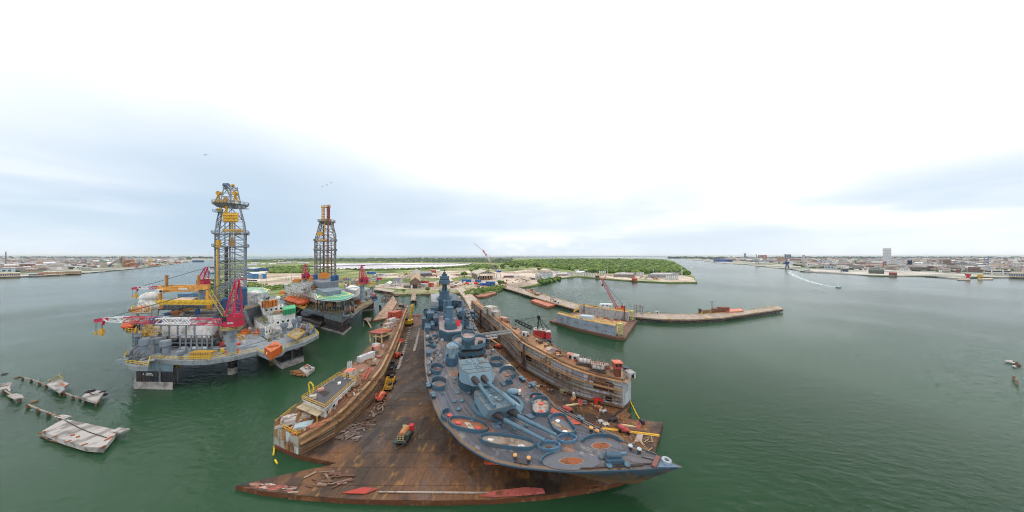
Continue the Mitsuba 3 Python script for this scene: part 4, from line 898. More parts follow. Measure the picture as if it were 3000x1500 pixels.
# orange container on the right-hand balcony
cont=thing('offshore_container','orange container with an open basket on the corner balcony of the nearest rig','container')
P=quad4((775,1015),(793,1030),(827,1010),DZ+3.4); P0=ccw([np.array([q[0],q[1],DZ+0.1]) for q in P]); P1=ccw([np.array([q[0],q[1],DZ+3.2]) for q in P]); M=Mesh(lin(200,102,46)); M.hexa(P0,P1); obj('body',M,'paint',cont)
for k in range(9):
    for a,b in ((P[0],P[1]),(P[1],P[2])):
        t=(k+0.5)/9; q=a+(b-a)*t; q[2]=DZ+0.3; M=Mesh(lin(195,90,34)); M.bar(q,q+UP*2.8,0.18); obj('rib',M,'paint',cont)
M=Mesh(lin(195,98,44)); c=np.mean(P,0); M.box([c[0],c[1],DZ+3.2],(3.0,2.2,0.5),0.7); obj('roof_box',M,'paint',cont)
M=Mesh(lin(235,235,232,1)); q=P[0]+(P[1]-P[0])*0.45; q[2]=DZ+1.2; M.box(q+[-0.05,-0.12,0],(0.9,0.06,0.9),-0.6); obj('placard',M,'plain',cont)
M=Mesh(YEL); M.rail([D(*q) for q in ((778,1038),(790,1044),(828,1030))],1.6,0.7,0.12,3); obj('railing',M,'plain',rig)
# right-hand winch platform with vents
for px,py,r,h in ((833,978,1.5,6.0),(862,968,1.15,6.4),(876,962,1.15,6.8)): vent(rig,px,py,DZ,r,h)
winch(rig,D(893,974,2.4),(1,0.35,0),2.0,2.2,lin(120,146,166)); winch(rig,D(912,978,1.8),(1,0.35,0),1.5,1.6,lin(104,134,158)); winch(rig,D(905,984,1.6),(1,0.35,0),1.4,1.4,lin(110,138,160))
hexpart(rig,'side_platform',[(842,985),(868,995),(892,975),(868,968)],DZ+2.2,DZ+2.6,lin(150,140,105)); M=Mesh(YEL); M.rail([G(*p,DZ+2.6) for p in ((842,985),(868,995),(892,975),(868,968),(842,985))],1.1,1.6,0.06); obj('railing',M,'plain',rig)
clutter(rig,[(890,992),(925,982),(915,968),(880,975)],DZ,12,[lin(110,140,160),lin(150,150,140),lin(200,170,80)],0.7,1.6)
# accommodation: stepped white blocks

def cabin(pts,z0,z1,col=lin(236,236,232,1),nx=7,nz=1,nx2=4,w=0.8,h=0.9,par=None):
    """left corner, near corner, right corner (roof pixels)"""
    a,b,c=[G(*q,z1) for q in pts]; P=ccw([a,b,c,a+c-b]); M=Mesh(col); M.hexa([np.array([q[0],q[1],z0]) for q in P],P); k=obj('cabin_block',M,'paint',par or rig)
    if nx: windows(k,a,b,z0+0.6,z1-0.3,nx,nz,w,h)
    if nx2: windows(k,b,c,z0+0.6,z1-0.3,nx2,nz,w,h)
    M=Mesh(lin(150,160,164)); M.rail([q+UP*0.02 for q in P+P[:1]],1.1,2.2,0.05); obj('roof_rail',M,'plain',k)
    M=Mesh(lin(132,138,136)); m_=np.mean(P,0); M.hexa([m_+(q-m_)*0.96 for q in P],[m_+(q-m_)*0.96+UP*0.08 for q in P]); obj('roof_deck',M,'paint',k)
    return k,P
kA,PA=cabin([(744,934),(776.5,957),(807,944)],DZ,15.4,nx=0,nx2=0)
M=Mesh(lin(120,60,62))
for s,t in ((0.15,1.0),(0.4,0.7),(0.65,0.9),(0.85,0.8)):
    q=G(776.5,957,15.4)+(G(807,944,15.4)-G(776.5,957,15.4))*s; q[2]=DZ+t; M.box(q+[0.05,-0.05,0],(0.5,0.3,0.9),1.2,[lin(205,60,50),lin(60,60,62),lin(200,195,195)][int(10*s) % 3])
obj('safety_box',M,'plain',kA); clutter(rig,[(752,935),(776,951),(800,943),(778,930)],15.5,8,[lin(150,154,140),lin(190,180,110),lin(130,136,136)],0.7,1.4)
kB,PB=cabin([(757,895),(790.6,927),(865,915)],DZ,19.0,nx=0,nx2=5,w=0.9,h=1.0)
windows(kB,G(762,900,19),G(789,925,19),13,18,4,2,0.8,0.9)
kC,PC=cabin([(754,873),(773,899),(830,892)],19.0,23.2,nx=3,nx2=4)
kD,PD=cabin([(755,868),(771,879),(792,873)],23.2,27.2,nx=2,nx2=2)
kE,PE=cabin([(772,866),(779,870),(790,867)],27.2,29.4,lin(150,158,150),nx=2,nx2=2,w=1.4,h=0.9)
M=Mesh(lin(226,226,226,1)); q=G(747,892,20); M.cyl(q,3.2,7.0,22); M.ball(q+UP*7,(3.2,3.2,1.6),2); obj('white_tank',M,'paint',rig)
M=Mesh(WHITE); q=G(768,868,27); M.tube(q,q+UP*12,0.22,0.1,8); M.bar(q+[-1,0,8],q+[1,0,8],0.12); obj('radio_mast',M,'plain',rig)
for px,py in ((783,900),(797,897)):
    M=Mesh(lin(205,120,40)); q=G(px,py,23.3); M.cyl(q,1.9,3.4,16)
    for k in range(10): a_=k*0.628; M.bar(q+[2*math.cos(a_),2*math.sin(a_),0],q+[2*math.cos(a_),2*math.sin(a_),3.4],0.15,col=lin(150,80,30))
    obj('fuel_tank_cage',M,'paint',rig)
M=Mesh(lin(215,215,216,1)); q=G(814,883,23.3); M.cyl(q,0.8,1.2,10); M.ball(q+UP*1.9,(1.2,1.2,1.2),2); obj('satellite_dome',M,'plain',rig)
gc=thing('green_container','green container on the white cabin roof of the nearest rig','container')
P=quad4((829,924),(867,917),(864,906),19.1); P1=[q+UP*2.7 for q in P]; M=Mesh(lin(46,150,98)); M.hexa(ccw(P),ccw(P1)); obj('body',M,'paint',gc)
M=Mesh(lin(60,168,112)); c=np.mean(P1,0); M.hexa([c+(q-c)*0.96 for q in ccw(P1)],[c+(q-c)*0.96+UP*0.1 for q in ccw(P1)]); obj('roof',M,'paint',gc)
for k in range(8): q=P[0]+(P[1]-P[0])*(k+0.5)/8; M=Mesh(lin(36,125,80)); M.bar(q+[0,-0.08,0.1],q+[0,-0.08,2.6],0.2); obj('rib',M,'paint',gc)
clutter(rig,[(795,922),(826,918),(820,908),(800,912)],19.1,7,[lin(205,150,70),lin(205,70,60),lin(160,150,140)],0.8,1.5)
M=Mesh(lin(60,66,70)); P=[D(752,985),D(765,992),D(790,985)]; M.stairs(D(760,968,0.2),D(747,935,8),1.3,10); M.stairs(D(795,975,0.2),D(805,960,4),1.2,8); obj('stair',M,'plain',rig,label=None)
# helideck behind the cabins
def helideck(par,pts,z,col,name='helideck'):
    P=ccw([G(*q,z) for q in pts]); M=Mesh(col); M.hexa([q-UP*0.5 for q in P],P); k=obj(name,M,'paint',par); c=np.mean(P,0)
    M=Mesh(WHITE); M.wall([c+(q-c)*0.97 for q in P],z+0.01,0.03,0.5,closed=True); obj('edge_line',M,'plain',k)
    ex=np.array(P); wx,wy=np.ptp(ex[:,0])*0.2,np.ptp(ex[:,1])*0.2
    M=Mesh(lin(222,200,80)); M.wall([[c[0]+wx*math.cos(t),c[1]+wy*math.sin(t)] for t in np.linspace(0,2*math.pi,36,endpoint=False)],z+0.02,0.03,1.3,closed=True); obj('aiming_circle',M,'plain',k)
    M=Mesh(WHITE); s=wy*0.35
    for a,b in (((-s,-s*.6),(s,-s*.6)),((-s,s*.6),(s,s*.6)),((0,-s*.6),(0,s*.6))): M.bar(c+[a[0],a[1],0.04],c+[b[0],b[1],0.04],0.9,0.04)
    obj('landing_letter',M,'plain',k)
    M=Mesh(lin(150,156,150)); M.wall([c+(q-c)*1.05 for q in P],z-0.6,0.12,1.4,closed=True)
    for q in P: M.bar(c+(q-c)*0.95-UP*0.5,c+(q-c)*0.3-UP*9,0.35)
    obj('safety_net',M,'plain',k); return k
helideck(rig,[(706,852),(722,859),(758,860.5),(780,856),(787,848),(768,842),(735,841.5),(712,845)],27.0,lin(120,180,150))
# the derrick
Yd=140.0
def zd(py): return H-(py-750)/750*Yd
rg=[ring4(630,716,z,Yd,11,-0.95) for z in (22,25.5,29,32.5,36,39.2,42.5,45.8,49,52.2,55.4,59,62.7)]+[ring4(636+0,711,70,Yd+1.2,9.5,-0.95),ring4(645,701,77.5,Yd+2.2,7.5,-0.95)]
derrick=thing('derrick','tall grey lattice derrick with yellow winch panel rising from the nearest rig','derrick')
lattice_tower(derrick,rg,0.2)
for i,k in ((10,1.22),(12,1.24),(6,1.08)): gallery(derrick,rg[i],k)
c=np.mean(rg[-1],0)
M=Mesh(lin(128,134,140)); o=[c+[math.cos(t)*8.2,math.sin(t)*7,1.8] for t in np.linspace(0,2*math.pi,8,endpoint=False)+0.39]; M.hexa([c+(q-c)*0.75-UP*1.2 for q in o],o); M.rail(o+o[:1],1.4,2,0.1); obj('crown_platform',M,'paint',derrick)
M=Mesh(lin(214,165,48)); M.box(c+[0,-4.4,0.2],(6.0,0.6,3.4)); M.box(c+[2.2,-4.2,-4],(1.0,0.6,6)); obj('crown_beam',M,'paint',derrick)
crown=[[c+[x*3.1*s_,y*2.6*s_,z] for x,y in ((-1,-1),(1,-1),(1,1),(-1,1))] for z,s_ in ((2,1.0),(6,0.85),(10.2,0.68),(12.2,0.62))]
lattice_tower(derrick,crown,0.2,'crown_leg','crown_brace',lin(150,158,164),False)
M=Mesh(lin(90,112,140)); M.tube(c+[-2.4,-1,12.6],c+[-0.4,-1,12.6],1.2,None,14); M.box(c+[-1.8,0,10.8],(3.2,2.4,0.6),col=GREY); M.bar(c+[1.4,-1,12],c+[3.2,-1.4,12.8],0.9,col=lin(214,165,48)); obj('crown_block',M,'paint',derrick)
for sx in (-1,1):
    M=Mesh(lin(214,165,48)); a=c+[sx*7.2,-2,1.8]; t=c+[sx*4.6,-2,7.2]; M.bar(a,t,0.5); M.bar(c+[sx*4.0,-2,1.8],t,0.5); M.tube(t+[0,-0.5,0.6],t+[0,0.5,0.6],1.2,None,14); obj('gin_pole',M,'paint',derrick)
pn=obj('drill_line_panel',Mesh(lin(214,168,50)).box(A(675.5,648,Yd-1.0),(8.2,0.5,4.6)),'paint',derrick)
for k in range(5): M=Mesh(lin(224,176,56)); q=A(656,630+4.4*k,Yd-1.6); M.tube(q,q+[7.4,0,0],0.42,None,10); obj('panel_pipe',M,'paint',pn)
M=Mesh(lin(214,168,50)); M.bar(A(653,675,Yd-0.6),A(712,676,Yd-0.6),0.5,1.5); M.bar(A(690,683,Yd+1),A(705,684,Yd+1),0.5,1.2); obj('racking_board',M,'paint',derrick)
M=Mesh(lin(214,168,50)); M.bar(A(637,729,Yd-1.5),A(637,905,Yd-1.5),0.55); M.box(A(640,725,Yd-1.5),(1.6,1.2,4)); obj('standpipe',M,'paint',derrick)
M=Mesh(lin(92,88,86))
for px,w in ((659,0.28),(672,0.25),(676,0.25),(688,0.3)): M.bar(A(px,905,Yd+6),A(px,640,Yd+6),w)
M.bar(A(664,900,Yd+7),A(664,720,Yd+7),0.8,col=lin(72,72,76)); obj('drill_string',M,'plain',derrick)
M=Mesh(lin(208,150,44)); q=A(680,722,Yd+5); M.box(q,(2.4,1.6,3.0)); M.cyl(q+[0,0,3],0.7,2.2,10); M.bar(A(681,690,Yd+5),A(681,640,Yd+5),0.5); M.box(A(660,610,Yd+3),(1.4,0.8,6.0)); obj('travelling_block',M,'paint',derrick,kind='stuff')
for px,py,s_ in ((641,622,2.4),(712,612,2.6)): M=Mesh(GREY); q=A(px,py,Yd); M.box(q,(s_*1.6,s_,0.3)); M.rail([q+[x,-s_/2,0.3] for x in (-s_*0.8,s_*0.8)],1.2,1,0.08); M.ball(q+[0,0,1.4],(1.1,1.1,1.1),1,lin(205,165,60)) if px < 660 else M.box(q+UP*0.3,(1,1,1)); obj('side_gallery',M,'paint',derrick)
# drill floor
hexpart(rig,'drill_floor',[np.array([-172.0+1,134,0]),np.array([-143.0,134,0]),np.array([-150.0,158,0]),np.array([-178.0,158,0])],DZ,21.0,lin(120,128,136)); M=Mesh(lin(204,170,64))
M.rail([np.array([x,y,21.0]) for x,y in ((-171,134),(-143,134),(-150,158))],1.3,1.8,0.09); M.bar([-171,133.6,16.5],[-143,133.6,16.5],1.0,0.4); M.rail([np.array([x,133.2,16.7]) for x in (-171,-143)],1.2,1.8,0.08); obj('railing',M,'plain',rig)
for px,py,r,h,col in ((711,893,1.7,8.0,lin(34,78,120)),(705,905,1.3,5,lin(32,66,112)),(661,905,1.2,5,lin(34,76,122)),(648,912,1.4,5,lin(30,80,136)),(695,910,1.2,5,lin(28,70,130))):
    q=A(px,py,132); M=Mesh(col); M.cyl(q,r,h,16); M.ball(q+UP*h,(r,r,r*0.9),2); obj('mud_vessel',M,'paint',rig)
clutter(rig,[(630,905),(720,905),(728,880),(640,880)],21,20,[lin(200,165,60),GREY,lin(60,80,110),lin(170,120,60)],1.0,2.6)
clutter(rig,[(700,938),(742,935),(735,905),(700,910)],14,16,[lin(90,90,84),GREY,lin(190,150,60),lin(60,66,72)],1.4,3.0)
hexpart(rig,'machinery_house',[(655,962),(700,966),(744,932),(700,925)],DZ,14.0,lin(110,116,118))
# long cantilever truss and stairs around the derrick foot
M=Mesh(GREY); M.truss(A(612,880,138),A(722,792,138),2,2,14,0.14); obj('conveyor_truss',M,'plain',rig)

# ---- pedestal cranes
def pedestal_crane(label,base,top,mast_top,boom_root,boom_tip,Y,segs,pr=1.35,cabw=4.8,hook=True,word=None,s=1.0,group=None):
    """all in pixels at distance Y"""
    key=thing('pedestal_crane',label,'crane',group)
    b,t=A(*base,Y),A(*top,Y); M=Mesh(lin(134,150,162)); M.tube(b,t,pr*s,None,22); pd=obj('pedestal',M,'paint',key)
    M=Mesh(lin(190,160,70)); M.lathe(t-UP*0.9*s,[(pr*s,0),(3.1*s,0),(3.1*s,0.25),(pr*s,0.25)],20,col=lin(150,140,100)); M.rail([t+[3.0*s*math.cos(a),3.0*s*math.sin(a),-0.65*s] for a in np.linspace(0,6.283,13)],1.1*s,1.2,0.06); obj('slew_platform',M,'plain',pd)
    hs=cabw*s; c=t+[0.9*s,0,0.2]; M=Mesh(lin(186,34,70)); M.hexa(*[[c+np.array([x*hs/2,y*1.7*s,z]) for x,y in ((-1,-1),(1,-1),(1,1),(-1,1))] for z in (0,4.0*s)]); M.box(c+[0.6*s,0,4.0*s],(hs*0.6,2.4*s,0.9*s)); M.box(c+[-hs*0.36,-0.9*s,4.0*s],(1.8*s,1.6*s,0.3*s),0,lin(120,116,108)); hb=obj('machinery_house',M,'paint',key)
    if word: M=Mesh(WHITE); M.text(word,c+[-hs*0.18,-1.72*s,1.3*s],[1,0,0],UP,0.7*s,0.05,width=hs*0.5); obj('lettering',M,'plain',hb)
    M=Mesh(lin(30,34,40)); q=A(*boom_root,Y)+[1.0*s,-1.2*s,0.6*s]; M.box(q,(1.5*s,1.3*s,2.0*s)); obj('operator_cab',M,'glass',key)
    mt=A(*mast_top,Y); M=Mesh(lin(200,48,90)); f0=c+[-hs*0.45,0,4*s]; f1=c+[hs*0.35,0,4*s]
    mid0,mid1=f0+(mt-f0)*0.55+[-0.1*s,0,0],f1+(mt-f1)*0.55+[0.3*s,0,0]
    for y in (-1.4*s,1.4*s):
        o,e=np.array([0,y,0]),np.array([0,y*0.45,0]); 
        M.bar(f0+o,mid0+o*0.8,0.4*s); M.bar(f1+o,mid1+o*0.8,0.4*s); M.bar(mid0+o*0.8,mt+e,0.36*s); M.bar(mid1+o*0.8,mt+e,0.36*s)
        for k in range(5):
            u0,u1=k/5,(k+1)/5; pa,pb=f0+(mid0-f0)*u0,f1+(mid1-f1)*u0; qa,qb=f0+(mid0-f0)*u1,f1+(mid1-f1)*u1
            M.bar(pa+o,qb+o,0.16*s); M.bar(qa+o,qb+o,0.16*s)
        for k in range(3):
            u0=k/3; pa,qb=mid0+(mt-mid0)*u0,mid1+(mt-mid1)*(u0+0.33); M.bar(pa+o*0.7,qb+o*0.6,0.22*s)
    M.bar(mt+[-0.6*s,0,0.2],mt+[2.4*s,0,0.5*s],0.45*s); obj('mast',M,'paint',key)
    r,e=A(*boom_root,Y),A(*boom_tip,Y); L=e-r
    for i,(t0,t1,w0,w1,col) in enumerate(segs):
        M=Mesh(col); n=max(3,int(np.linalg.norm(L)*(t1-t0)/(2.2*s))); h=2.1*s
        M.truss(r+L*t0,r+L*t1,h*max(w0,w1),h*max(w0,w1),n,0.11*s,taper=w1/max(w0,w1),tail=w0/max(w0,w1)); obj('boom_section',M,'plain',key)
    M=Mesh(lin(196,34,74)); d=unit(L); M.bar(e-d*1.2*s,e+d*3.4*s-UP*0.9*s,0.7*s,1.4*s); M.bar(e,e-UP*2.4*s+d*0.5,0.5*s); obj('boom_head',M,'paint',key)
    M=Mesh(lin(92,96,100)); M.tube(mt,e,0.07,None,5); M.tube(mt+[0,0.8,0],e+[0,0.5,0],0.07,None,5); obj('boom_stay',M,'plain',key)
    if hook:
        q=e+d*0.9-UP*2.4*s; M=Mesh(lin(214,160,40)); M.box(q-UP*3.6*s,(1.3*s,0.7*s,2.0*s)); M.cyl(q-UP*4.6*s,0.3*s,1.0*s,8); M.bar(q+[-0.3,0,0],q+[-0.3,0,-1.6*s],0.1,col=DARK); M.bar(q+[0.3,0,0],q+[0.3,0,-1.6*s],0.1,col=DARK)
        q2=e+d*3.2*s-UP*0.8*s; M.bar(q2,q2-UP*4.4*s,0.07,col=DARK); M.box(q2-UP*5.6*s,(0.6*s,0.5*s,1.2*s)); obj('hook_block',M,'plain',key)
    return key
Wt,Mg=lin(222,222,226,1),lin(190,42,84)
pedestal_crane('crimson crane with long white and crimson boom over the front of the nearest rig',(679,1040),(679,957),(696,822),(664,944),(305,934),101,[(0,0.06,1,1,lin(190,24,66)),(0.06,0.27,1,1,Mg),(0.27,0.55,1,1,Wt),(0.55,0.60,1,1,lin(84,60,130)),(0.60,0.82,1,0.9,Mg),(0.82,1.0,0.9,0.3,Wt)],word='SEATRAX')
pedestal_crane('crimson crane standing behind the orange gantry on the nearest rig',(592,905),(592,842),(604,784),(588,845),(404,842),150,[(0,0.72,0.7,0.7,Mg),(0.72,0.80,0.8,0.8,Mg),(0.80,1.0,0.8,0.3,Wt)],s=0.95)
# orange gantry crane
gk=thing('gantry_crane','orange travelling gantry crane with two upright posts on the pipe deck of the nearest rig','crane'); Yg=135.0; OR=lin(226,160,72)
M=Mesh(OR); M.bar(A(464,846,Yg),A(612,842,Yg),1.2,2.2); obj('main_beam',M,'paint',gk); M=Mesh(OR); M.bar(A(470,840,Yg+3),A(612,838,Yg+3),1.0,1.6); obj('main_beam',M,'paint',gk)
M=Mesh(OR); M.bar(A(484,853,Yg),A(582,853,Yg),0.7,0.6); M.box(A(487,856,Yg),(2.4,1.6,1.4)); obj('trolley_beam',M,'paint',gk)
for px,b_ in ((609,905),(469,905)):
    M=Mesh(OR); M.bar(A(px,848,Yg),A(px,b_,Yg),1.0); M.bar(A(px,850,Yg),A(px+(10 if px > 500 else -4),b_,Yg+2),0.7); obj('leg',M,'paint',gk)
for px in (488,582): M=Mesh(lin(190,130,64)); M.bar(A(px,842,Yg),A(px,806,Yg),0.8); M.box(A(px,842,Yg+0.5),(3.2,1.8,1.0),0,lin(96,80,60)); obj('upright_post',M,'paint',gk)
M=Mesh(WHITE); M.box(A(469,859,Yg-1),(2.4,1.8,2.0)); M.box(A(471,856.5,Yg-2),(1.2,0.3,1.0),0,DARK); obj('operator_cab',M,'plain',gk)
M=Mesh(WHITE); M.box(A(536,848.6,Yg-0.7),(4.6,0.1,0.8)); obj('name_board',M,'plain',gk)

# ---- the far rig
rig2=thing('drilling_rig','grey drilling rig moored farther off with green landing deck and yellow derrick top','oil rig'); Z2=13.0
P=ccw([G(*q,Z2) for q in ((822,867),(888,893),(951,909),(1029,922),(1056,901),(1075,893),(1109,868),(1090,850),(1040,845),(900,845),(835,850))]); M=Mesh(lin(136,134,126)); M.prism(P,Z2-2.0,Z2); obj('deck',M,'rusty',rig2)
for a,b in (((822,867),(888,893)),((888,893),(951,909)),((951,909),(1029,922)),((1029,922),(1056,901)),((1056,901),(1109,868))): M=Mesh(lin(196,166,84)); M.rail([G(*a,Z2),G(*b,Z2)],1.4,2.6,0.09); obj('railing',M,'plain',rig2)
a,b,l=G(1005,981),G(1028,961),G(888,945)
fl=lambda p: p
P=ccw([a,b,b+(l-a),l]); M=Mesh(lin(44,42,46)); M.hexa([q-UP*2 for q in P],[q+UP*3.0 for q in P]); obj('float',M,'rusty',rig2)
M=Mesh(lin(130,120,120)); M.bar(a+UP*0.5,b+UP*0.5,0.8,1.6); M.bar(a+UP*0.5,l+UP*0.5,0.8,1.6); obj('fouling_band',M,'old_concrete',rig2)
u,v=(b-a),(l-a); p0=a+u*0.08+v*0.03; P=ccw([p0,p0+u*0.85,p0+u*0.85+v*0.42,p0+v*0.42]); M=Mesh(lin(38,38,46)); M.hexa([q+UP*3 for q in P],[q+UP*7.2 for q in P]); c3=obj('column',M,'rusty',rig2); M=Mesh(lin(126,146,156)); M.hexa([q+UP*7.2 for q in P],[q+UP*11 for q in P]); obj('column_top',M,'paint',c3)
p1=a+v*1.35+u*0.1; P=ccw([p1,p1+u*0.8,p1+u*0.8+v*0.3,p1+v*0.3]); M=Mesh(lin(34,34,40)); M.hexa([q-UP for q in P],[q+UP*11 for q in P]); obj('column',M,'paint',rig2)
M=Mesh(lin(46,40,44)); M.tube(p1+UP*3,a+v*0.45+UP*3.2,1.5,None,12); M.tube(a+v*0.75+UP*3,a+v*0.5+UP*0.5,1.2,None,10); M.tube(a+v*1.3+UP*2,a+v*1.0+UP*11,1.1,None,10); obj('brace',M,'rusty',rig2)
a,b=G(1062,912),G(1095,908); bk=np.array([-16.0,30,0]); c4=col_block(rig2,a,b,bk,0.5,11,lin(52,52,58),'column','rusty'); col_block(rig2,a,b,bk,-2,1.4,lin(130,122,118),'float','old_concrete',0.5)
# accommodation tiers under the helideck
def slab2(pts,z0,z1,col,nx,nx2,nz=1): return cabin(pts,z0,z1,col,nx,nz,nx2,0.9,0.9,rig2)
slab2([(836,851),(924,882),(1010,898)],Z2,17.0,lin(176,170,158),16,14); slab2([(834,845),(921,871),(1000,884)],17.0,20.6,lin(196,190,180),16,14); slab2([(838,839),(914,858),(975,866)],20.6,24.0,lin(208,204,198,1),12,6)
slab2([(852,832),(880,842),(905,838)],24,28,WHITE,4,3); slab2([(882,828),(900,836),(932,828)],24,29,lin(212,212,210,1),3,4)
hexpart(rig2,'drill_floor',[(925,845),(952,856),(1000,848),(985,836)],20,27,lin(120,138,150)); hexpart(rig2,'drill_floor',[(918,822),(940,828),(992,824),(985,815),(930,814)],27,31.2,lin(112,122,132))
for px,py,z,s_ in ((896,798+20,30,3.2),(917,822,30,3.4),(950,815,32,4.6),(888,843,24,3),(921,848,24.5,3.4),(937,842,24.5,3),(956,851,24.2,2.6),(870,828,28,3.4),(828,862,14,3.2),(898,860,20.6,3.0),(968,897,17,2.6),(938,892,15,3.6)):
    q=G(px,py,z); M=Mesh(vary(lin(216,138,52),0.12)); M.box(q,(s_*1.3,s_,s_*0.8),0.3); M.box(q+UP*s_*0.8,(s_*0.8,s_*0.6,s_*0.2),0.3); obj('orange_locker',M,'paint',rig2)
for px,py,r in ((838,845,1.3),(858,828,1.2),(946,824,1.0),(1012,846,1.2)): q=G(px,py,21); M=Mesh(lin(200,204,206)); M.cyl(q,r*0.8,2.2,10); M.ball(q+UP*3.0,(r,r,r),2); obj('satellite_dome',M,'plain',rig2)
for k,px in enumerate((852,862,872,882,890)):
    q=G(px,884+2.4*k,14.5); M=Mesh(lin(216,108,72)); M.ball(q+UP*2,(3.0,5.5,1.9),2); M.box(q+UP*3.4,(2.2,3,1.2),0,lin(220,130,80)); M.bar(q+[-2,0,0],q+[-1,4,6],0.4,col=lin(214,160,60)); obj('lifeboat',M,'plain',rig2)
M=Mesh(lin(200,160,70)); P=[G(*p,14) for p in ((840,886),(892,905),(905,890),(860,874))]; M.prism(ccw(P),13.4,14.0); M.rail(P+P[:1],1.3,2.4,0.1); obj('boat_platform',M,'plain',rig2)
helideck(rig2,[(923,859.5),(930,874),(962,878),(996,879),(1014,875),(1039,864),(1022,857),(997,850.5),(953,849)],24.0,lin(70,158,128))
M=Mesh(lin(70,74,78))
for k in range(14): q=G(930+7.5*k,884,20); M.bar(q,q+[3.0*(k % 2*2-1),0,-5],0.3); M.bar(q+UP*3,q-UP*6,0.35)
obj('helideck_frame',M,'plain',rig2)
for px,py,r,h in ((1000,893,1.8,8),(1008,895,1.6,8),(1057,873,1.6,7),(1044,868,1.4,8),(1092,856,1.6,8)): vent(rig2,px,py,Z2,r,h,lin(140,158,164))
winch(rig2,G(1018,908,Z2+3),(1,0.8,0),3.0,2.6,lin(140,160,172)); winch(rig2,G(1030,906,Z2+3),(1,0.8,0),2.8,2.2,lin(150,168,176)); winch(rig2,G(1096,868,Z2+3),(1,0.6,0),3.0,3,lin(70,130,190))
clutter(rig2,[(1015,915),(1055,898),(1104,868),(1080,858),(1040,872)],Z2,40,[lin(150,156,150),lin(196,160,80),lin(90,84,80),lin(170,90,60),lin(80,120,150),STEEL],1.2,3.4)
hexpart(rig2,'machinery_house',[(1000,852),(1035,862),(1085,845),(1050,836)],Z2,20,lin(136,146,150)); hexpart(rig2,'white_house',[(1012,845),(1042,851),(1056,840),(1028,834)],20,25,WHITE)
clutter(rig2,[(985,840),(1030,846),(1095,838),(1090,818),(1000,815)],20.2,46,[lin(196,166,74),STEEL,lin(120,128,130),lin(60,96,140),lin(200,120,60),lin(190,180,150)],1.6,4.0)
M=Mesh(STEEL)
for k in range(9): q=G(1012+9*k,846-1.2*k,20); M.bar(q,q+UP*6.5,0.4)
M.bar(G(1012,846,26),G(1084,836,26),0.4); obj('pipe_rack_frame',M,'paint',rig2)
for px,py,col in ((924,815,lin(36,84,150)),(986,818,lin(28,74,130)),(975,820,lin(30,80,130))): q=G(px,py+4,31); M=Mesh(col); M.cyl(q,1.5,3.4,14); M.ball(q+UP*3.4,(1.5,1.5,1.4),1); obj('mud_vessel',M,'paint',rig2)
d2=thing('derrick','slimmer lattice derrick with red ladder and yellow top on the far rig','derrick'); Y2=215.0
z2=lambda py: H-(py-750)/750*Y2
rg=[ring4(922,980,z2(p),Y2,12,-0.6) for p in (818,800,782,764,748,733,718,704)]+[ring4(927,977,z2(686),Y2+1,11,-0.5),ring4(932,973,z2(668),Y2+1.6,9,-0.5),ring4(938,970,z2(648),Y2+2,8,-0.5)]
lattice_tower(d2,rg,0.24,col=lin(134,130,124))
for i in (5,7): gallery(d2,rg[i],1.14,lin(130,130,128))
c=np.mean(rg[-1],0); M=Mesh(lin(140,138,128)); M.lathe(c,[(3,-2),(6.4,0),(6.4,0.5),(0,0.6)],8); M.rail([c+[6.3*math.cos(t),6.3*math.sin(t),0.5] for t in np.linspace(0,6.283,9)],1.3,2,0.12); M.box(c+[2.5,-3,0.6],(5,3,1.8),0,lin(212,160,60)); obj('crown_platform',M,'paint',d2)
for px in (947,962): M=Mesh(lin(212,160,60) if px < 955 else lin(150,60,60)); M.truss(A(px,646,Y2+3),A(px,607,Y2+3),1.4,1.4,8,0.16); obj('crown_post',M,'plain',d2)
M=Mesh(lin(212,160,60)); M.bar(A(942,608,Y2+3),A(968,606,Y2+3),1.0,1.0); M.rail([A(942,606,Y2+3),A(968,604,Y2+3)],1.2,2,0.12); obj('crown_beam',M,'paint',d2)
M=Mesh(lin(140,76,74)); M.truss(A(960,815,Y2-0.6),A(962,601,Y2-0.6),0.8,0.8,50,0.09); obj('red_ladder',M,'plain',d2)
M=Mesh(lin(96,88,80)); M.bar(A(948,815,Y2+5),A(948,660,Y2+5),0.8); M.bar(A(972,815,Y2+5),A(970,700,Y2+5),0.5); M.bar(A(938,815,Y2+5),A(938,720,Y2+5),0.6); M.box(A(938,690,Y2),(4,2,3),0,lin(206,160,80)); M.box(A(944,706,Y2-0.5),(8,1,1.4),0,lin(200,150,80)); M.bar(A(951,680,Y2),A(951,655,Y2),0.6,col=lin(212,160,60)); obj('drill_string',M,'plain',d2)
pedestal_crane('small crimson crane left of the derrick on the far rig',(893,838),(893,818),(893,776),(893,816),(915,808),215,[(0,1,0.8,0.5,Mg)],s=1.0,hook=False)
pedestal_crane('small crimson crane on a tall grey post at the right end of the far rig',(1061,880),(1061,832),(1059,780),(1060,828),(1105,816),190,[(0,0.5,0.8,0.8,Mg),(0.5,1,0.8,0.4,Wt)],s=1.05,hook=False)
M=Mesh(lin(150,156,160)); M.truss(A(1062,828,192),A(1107,812,192),2.2,2.2,10,0.2); M.bar(A(1106,813,192),A(1106,835,192),1.0); obj('burner_boom',M,'plain',rig2)
